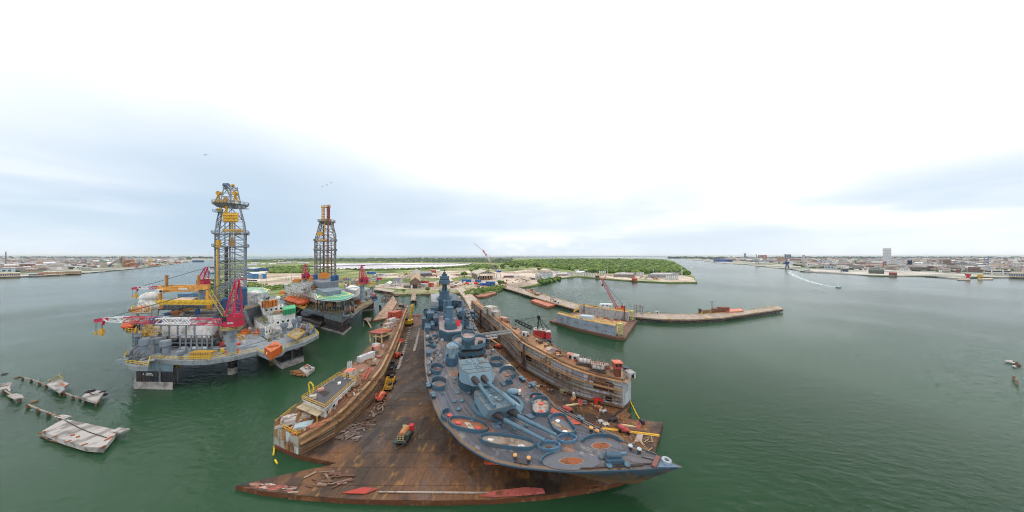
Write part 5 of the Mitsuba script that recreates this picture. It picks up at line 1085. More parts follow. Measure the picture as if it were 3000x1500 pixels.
# ---------------------------------------------------------------- things standing on the dry dock
def box_thing(name,label,cat,p,size,rz,col,bsdf='paint',group=None,lid=None,ribs=0):
    k=thing(name,label,cat,group); M=Mesh(col); M.box(p,size,rz); obj('body',M,bsdf,k)
    M=Mesh(np.asarray(col)*0.85 if lid is None else lid); M.box(p+UP*size[2],(size[0]*1.02,size[1]*1.02,0.12),rz); obj('roof',M,bsdf,k)
    if ribs:
        M=Mesh(np.asarray(col)*0.8); c,s_=math.cos(rz),math.sin(rz)
        for i in range(ribs):
            x=(-0.5+(i+0.5)/ribs)*size[0]
            for y in (-size[1]/2-0.04,size[1]/2+0.04): q=p+[x*c-y*s_,x*s_+y*c,0.1]; M.bar(q,q+UP*(size[2]-0.2),0.14)
        obj('rib',M,bsdf,k,kind='stuff')
    d=Mesh(DARK); q=p+[math.sin(rz)*(size[1]/2+0.03),-math.cos(rz)*(size[1]/2+0.03),0.1]; d.box(q,(min(0.9,size[0]*0.4),0.08,size[2]*0.75),rz); obj('door',d,'paint',k)
    return k
# control house on the left wing wall
ch=thing('control_house','long white control house with flat dark roof and yellow railings, left wing wall','house')
RT=[G(*q,9.0) for q in ((885,1171),(951,1198),(1044,1114),(992,1101))]; RT=ccw(RT)
M=Mesh(lin(205,204,198,1)); c=np.mean(RT,0); Pw=[c+(q-c)*0.955 for q in RT]; M.hexa([np.array([q[0],q[1],5.2]) for q in Pw],[np.array([q[0],q[1],8.7]) for q in Pw]); kw=obj('walls',M,'rusty' if False else 'paint',ch)
M=Mesh(lin(66,66,70)); M.hexa([q-UP*0.3 for q in RT],RT); kr=obj('roof',M,'paint',ch)
M=Mesh(lin(198,196,190,1)); M.wall(RT,8.75,0.28,0.18,closed=True); obj('roof_edge',M,'paint',kr)
for q,s_,col in (((917,1167),(1.6,1.4,0.9),lin(190,180,165)),((940,1143),(1.6,1.6,0.5),lin(180,130,115)),((994,1124),(0.9,1.2,0.4),WHITE),((978,1118),(0.5,0.5,0.9),GREY),((1010,1112),(0.6,0.5,0.4),GREY)):
    M=Mesh(col); M.box(G(*q,9.0),s_,0.6); obj('roof_unit',M,'paint',kr)
M=Mesh(lin(44,34,32)); M.hexa(ccw([G(*q,9.01) for q in ((934,1150),(953,1144),(969,1150),(950,1163))]),ccw([G(*q,9.05) for q in ((934,1150),(953,1144),(969,1150),(950,1163))])); obj('roof_patch',M,'plain',kr)
M=Mesh(YEL); M.rail([q+UP*0.05 for q in RT+RT[:1]],1.1,1.8,0.05); obj('railing',M,'plain',kr)
P=ccw([G(*q,7.9) for q in ((868,1193),(929,1219),(949,1205),(888,1180))]); M=Mesh(lin(176,160,130)); M.hexa([q-UP*0.2 for q in P],P); pc=obj('porch_roof',M,'paint',ch); M=Mesh(YEL)
for q in P: M.bar(q-UP*2.6,q,0.14)
obj('porch_post',M,'plain',pc,kind='stuff')
# windows in its inner long side and front
f0,f1,f2=Pw[0],Pw[1],Pw[2]
for i in range(4):
    a,b=Pw[i],Pw[(i+1) % 4]; L=np.linalg.norm(b-a); n=2 if L < 12 else 6
    if (a+b)[1]/2 < c[1]+1: windows(kw,a,b,6.6,8.0,n,1,1.8 if n == 2 else 1.1,0.8)
pk=box_thing('cabin','small cabin with pink roof at the far end of the white control house','cabin',WL(1025,1104),(2.8,3.0,2.3),0.1,lin(196,190,182),lid=lin(215,120,100))
M=Mesh(lin(200,204,206)); q=WL(1024,1091); M.truss(q,q+UP*4,0.9,0.9,5,0.07); obj('ladder_tower',M,'plain',pk)
M=Mesh(YEL); M.rail([WL(*q) for q in ((806,1245),(869,1278),(880,1272))],1.2,1.4,0.06); M.rail([WL(*q) for q in ((806,1245),(868,1196))],1.2,1.8,0.06); obj('guard_rail',M,'plain',wl)
for q,s_,rz,col,nm,lb in (((885,1222),(4.2,2.2,0.7),0.45,lin(180,166,150),'deck_hatch',None),((889,1249),(3.8,2.4,0.6),0.45,lin(160,180,186),'deck_hatch',None),((940,1240),(4,1,0.4),0.7,lin(170,110,80),'deck_hatch',None),((925,1252),(2.4,0.9,0.5),0.6,lin(175,105,80),'deck_hatch',None)):
    M=Mesh(col); M.box(WL(*q),s_,rz); obj(nm,M,'paint',wl)
wn=thing('wrecked_winch','rusty white wrecked winch on the near end of the left wing wall','winch')
M=Mesh(lin(176,170,165)); q=WL(849,1240); M.box(q,(5.4,2.8,0.5),0.45); obj('bed',M,'rusty',wn); M=Mesh(lin(190,186,184)); M.tube(q+[-1.5,-0.7,1.1],q+[1.6,0.7,1.1],1.0,None,14); obj('drum',M,'rusty',wn)
for s_ in (-1,1): M=Mesh(lin(150,110,80)); M.tube(q+[s_*1.7-0.1,s_*0.75,1.1],q+[s_*1.7+0.1,s_*0.8,1.1],1.3,None,14); obj('flange',M,'rusty',wn)
spec=[('shipping_container','white container standing lengthwise on the outer edge of the left wing wall','container',WL(1073,1054),(1.8,6.5,2.2),-0.42,lin(196,198,200),10),('shipping_container','red container on the far half of the left wing wall','container',WL(1158,931),(5.2,7,4.2),-0.25,lin(190,84,62),8),
        ('shipping_container','pale container beside the red one on the left wing wall','container',WL(1148,948),(2.6,5,3),-0.25,lin(196,190,186),6),('generator_box','white generator box at the far third of the left wing wall','generator',WL(1140,962),(2.8,5,3.0),-0.3,lin(190,170,165),0),('generator_box','grey generator box nearer than the white one on the left wing wall','generator',WL(1132,972),(2.4,3.4,2.4),-0.3,lin(160,160,166),0),
        ('equipment_box','pink lidded equipment box below the tan winch house on the left wing wall','box',WL(1100,1024),(2.6,2.6,1.6),-0.4,lin(205,150,130),0),('equipment_box','pale blue equipment box below the tan winch house on the left wing wall','box',WL(1102,1017),(2.8,2.2,1.5),-0.4,lin(180,190,196),0),('equipment_box','dark equipment box at the far tip of the left wing wall','box',WL(1176,902),(3,3,2.4),-0.2,lin(80,76,74),0),('equipment_box','grey-green equipment box second from the far tip of the left wing wall','box',WL(1169,912),(3.4,3,2.2),-0.2,lin(140,134,122),0)]
for nm,lb,ct,p,sz,rz,col,rb in spec: box_thing(nm,lb,ct,p,sz,rz,col,ribs=rb)
wh=thing('winch_house','tan open-fronted winch house with red rusted roof on the left wing wall','house'); q=WL(1116,997); rz=-0.3
M=Mesh(lin(204,188,140)); 
for x in (-3.4,0,3.4):
    for y in (-3,3): a=q+[x*math.cos(rz)-y*math.sin(rz),x*math.sin(rz)+y*math.cos(rz),0]; M.bar(a,a+UP*4.4,0.5)
M.box(q+UP*2.6,(7.4,6.6,0.4),rz); obj('frame',M,'rusty',wh); M=Mesh(lin(150,70,52)); M.box(q+UP*4.4,(8.2,7.4,0.35),rz); obj('roof',M,'rusty',wh); M=Mesh(lin(90,80,70)); M.box(q+[0,1.5,0],(5,3,2.4),rz); M.tube(q+[-2,-1.5,1.2],q+[2,-1.5,1.2],1.1,None,12); obj('winch',M,'rusty',wh); M=Mesh(lin(214,175,60)); M.bar(q+[2,1,4.7],q+[3,1,7.2],0.4); M.bar(q+[0,1,4.7],q+[3,1,6.0],0.3); obj('davit',M,'plain',wh)
st=thing('steel_staging','rusty ladder-like steel staging lying on the left wing wall past the control house','staging'); M=Mesh(lin(176,84,66))
a0,a1,b0,b1=WL(1060,1110,0.9),WL(1079,1076,0.9),WL(1070,1113,0.9),WL(1087,1079,0.9); M.bar(a0,a1,0.25); M.bar(b0,b1,0.25)
for i in range(9): t=(i+0.5)/9; M.bar(a0+(a1-a0)*t,b0+(b1-b0)*t,0.2)
for q in (a0,a1,b0,b1): M.bar(q,q-UP*0.9,0.2)
obj('ladder_frame',M,'rusty',st)
def scraps(parent,at,zone,n,cols,smin,smax,name='scrap',bsdf='rusty'):
    P=Polygon(zone); x0,y0,x1,y1=P.bounds; k=0
    while k < n:
        x,y=x0+(x1-x0)*rng.random(),y0+(y1-y0)*rng.random()
        if not P.contains(Point(x,y)): continue
        k += 1; p=at(x,y); s_=smin+(smax-smin)*rng.random(); M=Mesh(vary(cols[rng.integers(len(cols))],0.3)); t=rng.random()
        if t < 0.5: M.box(p,(s_,s_*(0.3+0.7*rng.random()),s_*(0.15+0.5*rng.random())),rng.random()*3)
        elif t < 0.75: a_=rng.random()*3.1; d=np.array([math.cos(a_),math.sin(a_),0])*s_*0.8; M.tube(p+UP*0.25-d,p+UP*0.25+d,0.12+0.1*s_,None,7)
        else: M.cyl(p,s_*0.3,s_*0.6,9)
        obj(name,M,bsdf,parent)
SCR=[lin(150,100,70),lin(170,160,150),lin(90,70,58),lin(190,120,80),lin(120,110,104),lin(160,70,50)]
scraps(wl,WL,[(1000,1170),(1040,1160),(1062,1128),(1040,1130),(960,1205),(950,1225),(975,1215)],26,SCR,0.5,1.8)
scraps(wl,WL,[(1060,1105),(1100,1075),(1140,1010),(1112,1010),(1080,1040),(1056,1080)],34,SCR,0.6,2.0)
scraps(wl,WL,[(1125,985),(1150,985),(1185,905),(1172,900),(1130,962)],24,SCR,0.8,2.4)
scraps(wl,WL,[(815,1246),(870,1275),(930,1244),(905,1225),(865,1205)],22,SCR,0.4,1.4)
# right wing wall
spec=[('site_cabin','white cabin with rust-stained roof on the far half of the right wing wall','cabin',WR(1437,917),(7,6,4.2),-0.7,lin(196,190,176),0),('site_cabin','small pale cabin just right of the rust-roofed white cabin','cabin',WR(1452,926),(4.5,4.5,3),-0.7,lin(176,168,160),0),('equipment_box','pink equipment box on the outer edge of the right wing wall','box',WR(1672,1048),(2.6,2.2,1.5),-0.4,lin(205,140,120),0),('equipment_box','white equipment box right beside the pink one on the right wing wall','box',WR(1686,1053),(2.6,2.4,1.6),-0.4,lin(180,176,170),0),
        ('equipment_box','white equipment box on the bracket at the harbour corner of the right wing wall','box',WR(1846,1104,0.3),(2.4,2.6,1.7),0.2,lin(176,176,174),0),('equipment_box','low grey equipment box midway on the right wing wall','box',WR(1538,983),(2.8,2.0,1.6),-0.6,lin(190,190,190),0),('equipment_box','pinkish equipment box on the far third of the right wing wall','box',WR(1475,938),(5,2.6,1.6),-0.7,lin(196,150,130),0),('equipment_box','blue equipment box behind the red control cabin','box',WR(1830,1084),(2.6,1.2,1.0),-0.2,lin(50,88,130),0)]
for nm,lb,ct,p,sz,rz,col,rb in spec: box_thing(nm,lb,ct,p,sz,rz,col,ribs=rb)
rc=thing('control_cabin','red control cabin on a rusty post at the near end of the right wall','cabin'); q=WR(1808,1100); M=Mesh(lin(110,62,45)); M.box(q,(1.8,1.8,2.6)); obj('post',M,'rusty',rc); M=Mesh(lin(176,66,52)); M.box(q+UP*2.6,(2.5,2.4,1.9)); bd=obj('body',M,'paint',rc); M=Mesh(lin(206,110,84)); M.box(q+UP*4.5,(3.0,2.9,0.22)); obj('roof',M,'paint',rc)
for x in (-0.6,0.6): M=Mesh(DARK); M.box(q+[x,-1.22,3.4],(0.8,0.06,0.8)); obj('window',M,'glass',bd)
for px,py,lb in ((1712,1068,'rust-streaked white winch in a dark bed on the right wing wall'),(1752,1086,'grey winch under an open ladder frame on the right wing wall')):
    k=thing('deck_winch',lb,'winch'); q=WR(px,py); M=Mesh(lin(64,60,60)); M.box(q,(5.4,3.0,0.5),-0.35); obj('bed',M,'rusty',k); ax=np.array([math.cos(-0.35),math.sin(-0.35),0])
    M=Mesh(lin(190,190,192)); M.tube(q-ax*2+UP*1.3,q+ax*2+UP*1.3,0.9,None,14); obj('drum',M,'rusty',k)
    for s_ in (-2.0,-0.5,0.8,2.0): M=Mesh(lin(150,130,120)); M.tube(q+ax*s_+UP*1.3,q+ax*(s_+0.25)+UP*1.3,1.25,None,16); obj('flange',M,'rusty',k)
    if px > 1740:
        M=Mesh(lin(176,150,140)); n_=np.array([-ax[1],ax[0],0]); M.bar(q-ax*2.4+n_+UP*2.6,q+ax*2.4+n_+UP*2.6,0.2); M.bar(q-ax*2.4-n_+UP*2.4,q+ax*2.4-n_+UP*2.4,0.2)
        for t in np.linspace(-2.2,2.2,7): M.bar(q+ax*t+n_+UP*2.6,q+ax*t-n_+UP*2.4,0.2)
        obj('ladder_frame',M,'rusty',k)
hexa_=lambda pts,z0,z1,col,nm,par,bs='rusty': hexpart(par,nm,pts,z0,z1,col,bs)
M=Mesh(lin(170,150,130)); P=[WR(*q) for q in ((1826,1117),(1852,1096),(1858,1103),(1840,1124))]; M.hexa([q-UP*0.3 for q in ccw(P)],ccw(P)); M.rail(P+P[:1],1.1,1.0,0.05); obj('corner_balcony',M,'rusty',wr)
M=Mesh(lin(200,196,190)); q=WR(1822,1112); M.bar(q,q+UP*3.6,0.16); M.bar(q+[0,0,3.6],q+[0,-1.0,3.6],0.12); obj('lamp_post',M,'plain',wr)
hk=[WR(*q,0.08) for q in ((1600,1022),(1620,1018),(1638,1030),(1622,1036))]; M=Mesh(lin(105,92,98)); M.hexa([q-UP*0.1 for q in ccw(hk)],ccw(hk)); obj('dark_hatch',M,'rusty',wr)
scraps(wr,WR,[(1425,912),(1445,920),(1505,965),(1545,985),(1620,1040),(1640,1045),(1720,1075),(1800,1100),(1815,1085),(1740,1068),(1620,1020),(1520,965),(1440,905)],60,SCR,0.6,2.0)
gw=thing('gangway','long grey lattice gangway from the battleship across to the right wing wall','gangway'); a,b=S(1397,984,3.4),WR(1502,970,0.4); M=Mesh(lin(150,158,160)); M.truss(a,b,1.6,1.3,16,0.07); obj('truss',M,'plain',gw); M=Mesh(lin(128,134,136)); M.bar(a-UP*0.5,b-UP*0.5,1.3,0.12); obj('walkway',M,'paint',gw)
gw=thing('gangway','short pale pipe gangway below the long grey one, propped from the ship side','gangway'); a,b=S(1407,996,1.2),np.array([*S(1407,996)[:2],0]); b=a+[7.5,1.5,0.6]; M=Mesh(lin(176,180,182)); M.tube(a,b,0.3,None,8); M.rail([a,b],1.0,2,0.05); obj('walkway',M,'plain',gw)
tp=thing('red_tarpaulin','crumpled bright red tarpaulin hanging on the superstructure of the battleship','tarpaulin')
q=G(1338,953,15.6); V=[]; n=7
for i in range(n):
    for j in range(n): V.append(q+np.array([(i/6-0.5)*3.2+0.4*math.sin(j*2),-(j/6-0.5)*4.0,2.0*(1-j/6)+0.5*math.sin(i*2.2+j)]))
M=Mesh(lin(206,36,44)); M.add(V,[[i*n+j,i*n+j+1,(i+1)*n+j+1,(i+1)*n+j] for i in range(n-1) for j in range(n-1)]); V2=[v+[0.05,0.05,-0.25] for v in V]; M.add(V2,[[i*n+j,(i+1)*n+j,(i+1)*n+j+1,i*n+j+1] for i in range(n-1) for j in range(n-1)]); obj('cloth',M,'plain',tp)
# machines and loose gear on the dock floor
def boom_lift(label,p,rz,col,L=4.6,el=0.12,tall=0.0,s=1.0,group=None):
    k=thing('boom_lift',label,'boom lift',group); R=np.array([[math.cos(rz),-math.sin(rz),0],[math.sin(rz),math.cos(rz),0],[0,0,1]]); X=lambda x,y,z: p+R @ (np.array([x,y,z])*s)
    M=Mesh(DARK)
    for x in (-1.1,1.1):
        for y in (-0.9,0.9): M.tube(X(x,y-0.2,0.45),X(x,y+0.2,0.45),0.45*s,None,12)
    obj('wheels',M,'plain',k,kind='stuff'); M=Mesh(col); M.hexa([X(*q) for q in ((-1.7,-0.75,0.5),(1.5,-0.75,0.5),(1.5,0.75,0.5),(-1.7,0.75,0.5))],[X(*q) for q in ((-1.6,-0.7,1.2),(1.2,-0.7,1.1),(1.2,0.7,1.1),(-1.6,0.7,1.2))]); M.ball(X(-0.7,0,1.3),np.array((1.1,0.85,0.7))*s,2); obj('body',M,'paint',k)
    d=np.array([math.cos(el),0,math.sin(el)]); a=np.array([-0.9,0.15,1.75]); M=Mesh(lin(214,196,150)); M.bar(X(*a),X(*(a+d*L)),0.36*s); M.bar(X(*(a+d*L*0.6)),X(*(a+d*L*1.25)),0.26*s); obj('boom',M,'plain',k)
    e=a+d*L*1.25; M=Mesh(col); M.rail([X(*(e+np.array(q))) for q in ((0,-0.8,0),(0.9,-0.8,0),(0.9,0.8,0),(0,0.8,0),(0,-0.8,0))],1.0*s,0.8,0.05); M.box(X(*(e+[0.45,0,-0.1])),(0.9*s,1.5*s,0.1),rz); obj('basket',M,'plain',k); return k
PINKR=lin(190,88,86)
boom_lift('red boom lift with cream boom on the dock floor beside the bow',G(1663,1206,ZF+0.05),0.05,PINKR,3.6,s=1.0); boom_lift('red boom lift with cream boom parked on the right apron corner',G(1829,1265,ZF+0.05),-0.45,PINKR,3.4,s=0.95)
boom_lift('orange boom lift with tan boom between the battleship and the right wing wall',G(1458,1019,ZF+0.05),2.5,lin(206,92,56),4.0,0.25,s=1.25); boom_lift('second orange boom lift, farther along the right side of the battleship',G(1440,1000,ZF+0.05),2.7,lin(196,84,56),3.0,0.1,s=1.2)
boom_lift('red boom lift with a steeply raised boom in the left dock lane',G(1166,1046,ZF+0.05),1.4,lin(206,78,48),3.2,0.9,s=1.35); boom_lift('red boom lift close under the left wing wall, nearest of the left lane',G(1117,1170,ZF+0.05),-1.4,lin(200,84,60),2.6,0.1,s=1.15)
ex=thing('yellow_crane','yellow crane with raised boom standing at the far end of the left dock lane','crane'); q=G(1199,953,ZF+0.05); M=Mesh(lin(44,40,40)); M.box(q+[-1.4,0,0],(1.2,6,1.4)); M.box(q+[1.4,0,0],(1.2,6,1.4)); obj('tracks',M,'plain',ex,kind='stuff'); M=Mesh(lin(214,176,48)); M.box(q+UP*1.4,(4.0,5.0,2.4)); obj('body',M,'paint',ex); M=Mesh(DARK); M.box(q+[-1.2,-1.6,3.8],(1.4,1.6,1.6)); obj('cab',M,'glass',ex); M=Mesh(lin(218,184,52)); M.bar(q+[0.4,0,3.4],q+[1.6,2,14.5],1.0); M.bar(q+[1.0,1,9],q+[1.6,2,14.5],1.4); obj('boom',M,'paint',ex)
for px,py,lb,col,s_ in ((1145,1124,'yellow machine with raised arm beside the left wing wall',lin(214,160,46),1.2),(1139,1143,'low yellow machine lying nearest the pallet under the left wing wall',lin(196,150,56),1.0),(1148,1082,'dark blue-grey machine under the left wing wall',lin(70,74,84),1.3),(1144,1100,'dark machine with brown cover under the left wing wall',lin(76,62,54),1.2)):
    k=thing('work_machine',lb,'machine'); q=G(px,py,ZF+0.05); M=Mesh(DARK)
    for x in (-1,1): M.box(q+[x*0.9*s_,0,0],(0.5*s_,2.6*s_,0.7*s_))
    obj('tracks',M,'plain',k,kind='stuff'); M=Mesh(col); M.box(q+UP*0.7*s_,(2.2*s_,2.2*s_,1.2*s_),0.2); M.box(q+[0.5,0,1.9*s_],(1.0*s_,1.2*s_,0.9*s_),0.2,DARK); obj('body',M,'paint',k); M=Mesh(col); M.bar(q+[0,1,1.6*s_],q+[-0.8,-1.2,2.6*s_],0.35*s_); M.bar(q+[-0.8,-1.2,2.6*s_],q+[-1.0,-2.4,0.9*s_],0.3*s_); obj('arm',M,'paint',k)
tr=thing('tank_trailer','dark trailer carrying a brown cylindrical tank with ribbed front, alone on the dock floor','trailer'); q=G(1183,1286,ZF+0.04)
M=Mesh(lin(44,60,62)); M.box(q+[0,0,0.7],(3.4,5.4,0.25),-0.05); M.bar(q+[-1.5,-2.7,0.8],q+[0,-4.6,0.6],0.14); M.bar(q+[1.5,-2.7,0.8],q+[0,-4.6,0.6],0.14); obj('chassis',M,'paint',tr)
for x in (-1.7,1.7):
    for y in (0.4,1.6): M=Mesh(DARK); M.tube(q+[x-0.15,y,0.45],q+[x+0.15,y,0.45],0.45,None,14); obj('wheel',M,'plain',tr)
M=Mesh(lin(176,122,78)); M.tube(q+[-0.1,-1.4,1.7],q+[0,1.6,1.7],0.95,None,20); obj('tank',M,'paint',tr); M=Mesh(lin(190,170,120)); 
for i in range(5): M.bar(q+[-0.8+0.4*i,-1.9,1.0],q+[-0.8+0.4*i,-1.9,2.1],0.08)
for z in (1.0,1.5,2.1): M.bar(q+[-0.9,-1.9,z],q+[0.9,-1.9,z],0.08)
M.box(q+[0,-1.75,1.0],(1.6,0.2,1.1),0,DARK); obj('grille',M,'plain',tr); M=Mesh(lin(160,160,120)); M.tube(q+[-1.2,2.4,1.9],q+[0.9,2.2,1.8],0.35,None,10); M.box(q+[1.1,2.4,0.95],(1.2,1.2,1.3),0.2,lin(200,40,50)); M.box(q+[1.5,-0.8,0.95],(0.8,1.6,1.2),0,lin(50,70,66)); obj('pump_set',M,'plain',tr,kind='stuff')
for px,py,lb,col,sz in ((1752,1180,'bright red open skip beside the right wing wall',lin(206,56,40),(2.6,1.8,1.3)),(1653,1150,'olive flat pallet stack on the right dock floor under the wing wall',lin(150,140,110),(3.0,1.6,0.9))):
    box_thing('skip',lb,'skip',G(px,py,ZF+0.05),sz,0.1,col)
k=thing('white_tank','small white upright tank on a yellow base on the right dock floor','tank'); q=G(1681,1166,ZF+0.05); M=Mesh(lin(190,160,70)); M.box(q,(1.3,1.1,0.5)); obj('base',M,'plain',k); M=Mesh(WHITE); M.cyl(q+UP*0.5,0.5,1.3,12); obj('tank',M,'paint',k)
for px,py,lb,col,sz in ((1798,1234,'dark gas bottle rack with white top on the right apron',lin(60,60,66),(2.2,1.0,0.8)),(1775,1245,'flat pale crate beside the black floor seam on the right apron',lin(196,186,170),(1.8,1.2,0.3)),(1760,1238,'small white machine by the black floor seam on the right apron',lin(190,186,186),(1.4,1.0,0.5)),(1770,1207,'low rack of white cans beside the red boom lift nearest the wing wall',lin(180,180,180),(1.6,0.9,0.4)),(1881,1240,'dark blue toolbox at the harbour edge of the right apron',lin(50,56,74),(0.7,1.4,0.9)),(1462,992,'grey tank beside the right wing wall under the gangway',lin(150,146,140),(3.2,2.6,2.2))):
    box_thing('equipment_box',lb,'box',G(px,py,ZF+0.05),sz,0.3,col)
def plank(par,px,py,L,w,ang,col,name='plank',lift=0.0):
    p=G(px,py,ZF+0.06+lift); M=Mesh(vary(col,0.2)); M.box(p,(L,w,0.08+0.06*rng.random()),ang); obj(name,M,'plain',par)
db=thing('timber_pile','scattered pile of grey boards spilled on the dock floor below the near left wing wall','debris')
for k in range(60): plank(db,985+75*rng.random(),1240+44*rng.random() ,0.8+2.0*rng.random(),0.2+0.35*rng.random(),0.7+0.5*rng.normal(),lin(108,92,86) if rng.random() < 0.75 else lin(150,138,128),'board',rng.random()*0.25)
db=thing('timber_pile','boards, doors and crates scattered under the middle of the left wing wall','debris')
for k in range(52): t=rng.random(); plank(db,1050+60*t+30*rng.random(),1250-90*t+20*rng.random(),0.6+2.2*rng.random(),0.2+0.35*rng.random(),rng.random()*3,lin(128,112,102) if rng.random() < 0.5 else lin(92,70,56),'board',rng.random()*0.4)
db=thing('timber_pile','loose boards and sheets strewn over the pointed left apron','debris')
for k in range(30): plank(db,900+130*rng.random(),1382+46*rng.random(),0.8+3.0*rng.random(),0.15+0.35*rng.random(),rng.normal()*0.5,lin(140,116,100) if rng.random() < 0.4 else lin(104,72,54),'board',rng.random()*0.1)
db=thing('timber_pile','loose boards and a white sheet strewn on the right apron corner','debris')
for k in range(26): plank(db,1830+80*rng.random(),1280+45*rng.random(),0.8+2.2*rng.random(),0.16,rng.random()*3,lin(176,150,120),'board',rng.random()*0.1)
P=ccw([G(*q,ZF+0.2) for q in ((1866,1272),(1884,1272),(1880,1293),(1862,1293))]); M=Mesh(lin(176,160,160)); M.hexa([q-UP*0.1 for q in P],P); obj('sheet',M,'plain',db)
db=thing('scrap_scatter','scrap and hoses scattered at the foot of the right wing wall','debris')
scraps(db,lambda x,y: G(x,y,ZF+0.05),[(1530,1105),(1600,1135),(1700,1175),(1790,1200),(1770,1215),(1690,1180),(1580,1135)],40,SCR,0.4,1.5)
scraps(db,lambda x,y: G(x,y,ZF+0.05),[(1740,1220),(1830,1215),(1830,1250),(1740,1255)],26,SCR+[lin(190,190,190)],0.2,0.6)
rs=thing('red_sheet','bright red steel sheet lying at the front edge of the left apron','sheet'); P=ccw([G(*q,ZF+0.22) for q in ((1000,1444),(1062,1427),(1112,1430),(1070,1446))]); M=Mesh(lin(172,56,42)); M.hexa([q-UP*0.1 for q in P],P); obj('sheet',M,'paint',rs)
pk=thing('pink_hull_section','long pink-painted steel piece lying at the front edge of the dock below the bow','steel piece'); P=[G(*q,ZF+0.5) for q in ((1405,1448),(1450,1437),(1540,1427),(1590,1430),(1596,1440),(1540,1446),(1450,1451))]; M=Mesh(lin(176,92,84)); M.hexa([q-UP*0.4 for q in ccw(P)],ccw(P)); obj('shell',M,'rusty',pk)
pk=thing('orange_frame','small orange-red steel frame lying under the ship bow on the dock floor','frame'); M=Mesh(lin(196,90,56)); a=G(1418,1355,ZF+0.2); M.bar(a,a+[5,-0.6,0.3],0.5); M.bar(a+[0,1,0],a+[5,0.4,0.3],0.4); M.bar(a+[1,-0.3,0],a+[1.5,1.2,0.2],0.4); M.bar(a+[3.5,-0.3,0],a+[3.8,1.0,0.2],0.4); obj('beam',M,'rusty',pk)
# floor marks: chain line on the right apron, black seams
M=Mesh(lin(30,26,24)); q=[G(*p,ZF+0.1) for p in ((1838,1190),(1795,1220),(1770,1245),(1752,1258))]; M.pipe(q,0.28); obj('hose',M,'plain',dock)
# yellow floating booms beside the dock
for pts,lb in ((((804,1307),(803,1320),(801,1333)),'short yellow floating boom by the left corner of the dock'),(((806,1347),(809,1352),(812,1358)),'small yellow float drifting off the left corner of the dock'),(((1845,1174),(1855,1193),(1864,1212),(1877,1233)),'yellow floating boom off the right corner of the dock')):
    k=thing('floating_boom',lb,'floating boom'); q=interp([G(*p,0.2) for p in pts],2+3*len(pts))
    for a,b in zip(q[:-1],q[1:]): M=Mesh(lin(222,196,40)); M.tube(a+(b-a)*0.06,a+(b-a)*0.9,0.2,None,8); obj('float_section',M,'plain',k)
k=thing('yellow_hose','looped yellow hose rising beside the control house on the left wing wall','hose'); M=Mesh(lin(214,190,40)); q=[A(px,py,78) for px,py in ((909,1157),(906,1140),(904,1125),(909,1119),(917,1128),(919,1140),(914,1155))]; M.pipe(q,0.18); obj('hose',M,'plain',k)

# ---------------------------------------------------------------- broken concrete in the water on the left and the right
def slab(label,pts,z,t,name='concrete_slab',brackets=()):
    k=thing(name,label,'concrete slab'); P=ccw([G(*q,z) for q in pts]); c=np.mean(P,0); M=Mesh((0.4,0.4,0.4)); M.hexa([np.array([*(c+(q-c)*0.985)[:2],z-t]) for q in P],P); obj('deck',M,'old_concrete',k)
    for q,s_,col in brackets: M=Mesh(lin(*col)); M.box(G(*q,z),(s_[0]*.6,s_[1]*.7,s_[2]*.7),rng.random()); obj('bracket',M,'rusty',k)
    for q in P[::2]: M=Mesh(lin(110,90,70)); e=c+(q-c)*0.8; M.cyl([e[0],e[1],-2],0.3,z-t+2.1,8); obj('pile',M,'rusty',k)
    return k
k=slab('large broken concrete slab, nearest in the lower left of the water',[(123,1263),(185,1227),(240,1237),(300,1250),(348,1260),(304,1312),(254,1309),(190,1290)],1.7,1.3,brackets=[((123,1268),(0.8,1.4,0.3),(150,80,45)),((160,1280),(1.0,1.0,0.2),(150,80,50)),((200,1293),(1.1,1.0,0.2),(150,84,50)),((247,1303),(1.4,1.0,0.2),(140,80,50)),((213,1276),(0.9,0.6,0.4),(165,85,45)),((228,1281),(0.8,0.7,0.4),(165,85,45)),((319,1285),(1.0,2.2,0.3),(165,80,45)),((338,1266),(1.0,1.0,0.3),(170,90,50)),((302,1311),(0.8,1.2,0.4),(120,60,40))])
M=Mesh(lin(160,155,150)); M.bar(G(335,1260,1.75),G(368,1263,1.75),1.6,0.4); obj('curb',M,'old_concrete',k); M=Mesh(lin(64,52,44)); M.pipe([G(*p,1.8) for p in ((190,1231),(225,1250),(262,1266),(312,1282))],0.09); obj('cable',M,'plain',k)
M=Mesh(lin(110,80,56)); M.pipe([G(*p,0.3) for p in ((120,1276),(150,1290),(200,1302),(254,1314),(300,1322))],0.22); obj('wale',M,'rusty',k)
for q in ((160,1289),(279,1316)): k=thing('tyre_fender','black tyre fender floating along the near edge of the large concrete slab','tyre','tyre fenders of the large slab'); p=G(*q,0.15); M=Mesh(lin(20,22,26)); M.tube(p-[1.7,0,0],p+[1.7,-0.3,0],0.45,None,10); obj('rubber',M,'plain',k)
k=slab('square concrete platform with a tyre on top, left of the nearest rig',[(238,1164),(263,1140),(307,1147),(284,1177)],2.0,0.8)
def tyre(c,R,r,par,col=lin(30,30,34)):
    M=Mesh(col); pr=[(R+r*math.cos(a),r*math.sin(a)) for a in np.linspace(0,2*math.pi,9)]; M.lathe(c,pr,18); obj('tyre',M,'plain',par)
tyre(G(264.5,1146,2.3),0.75,0.3,k); tyre(G(303,1157,1.2),0.6,0.3,k); tyre(G(300,1148,2.0),0.5,0.25,k); M=Mesh(lin(40,36,36)); M.pipe([G(*p,2.1) for p in ((263,1152),(270,1156),(278,1154),(284,1154))],0.12); obj('rope',M,'plain',k); M=Mesh(lin(170,130,60)); M.bar(G(283,1186,0),G(284,1176,1.8),0.7); M.bar(G(250,1176,0),G(252,1168,1.4),0.5); obj('fender_pile',M,'rusty',k)
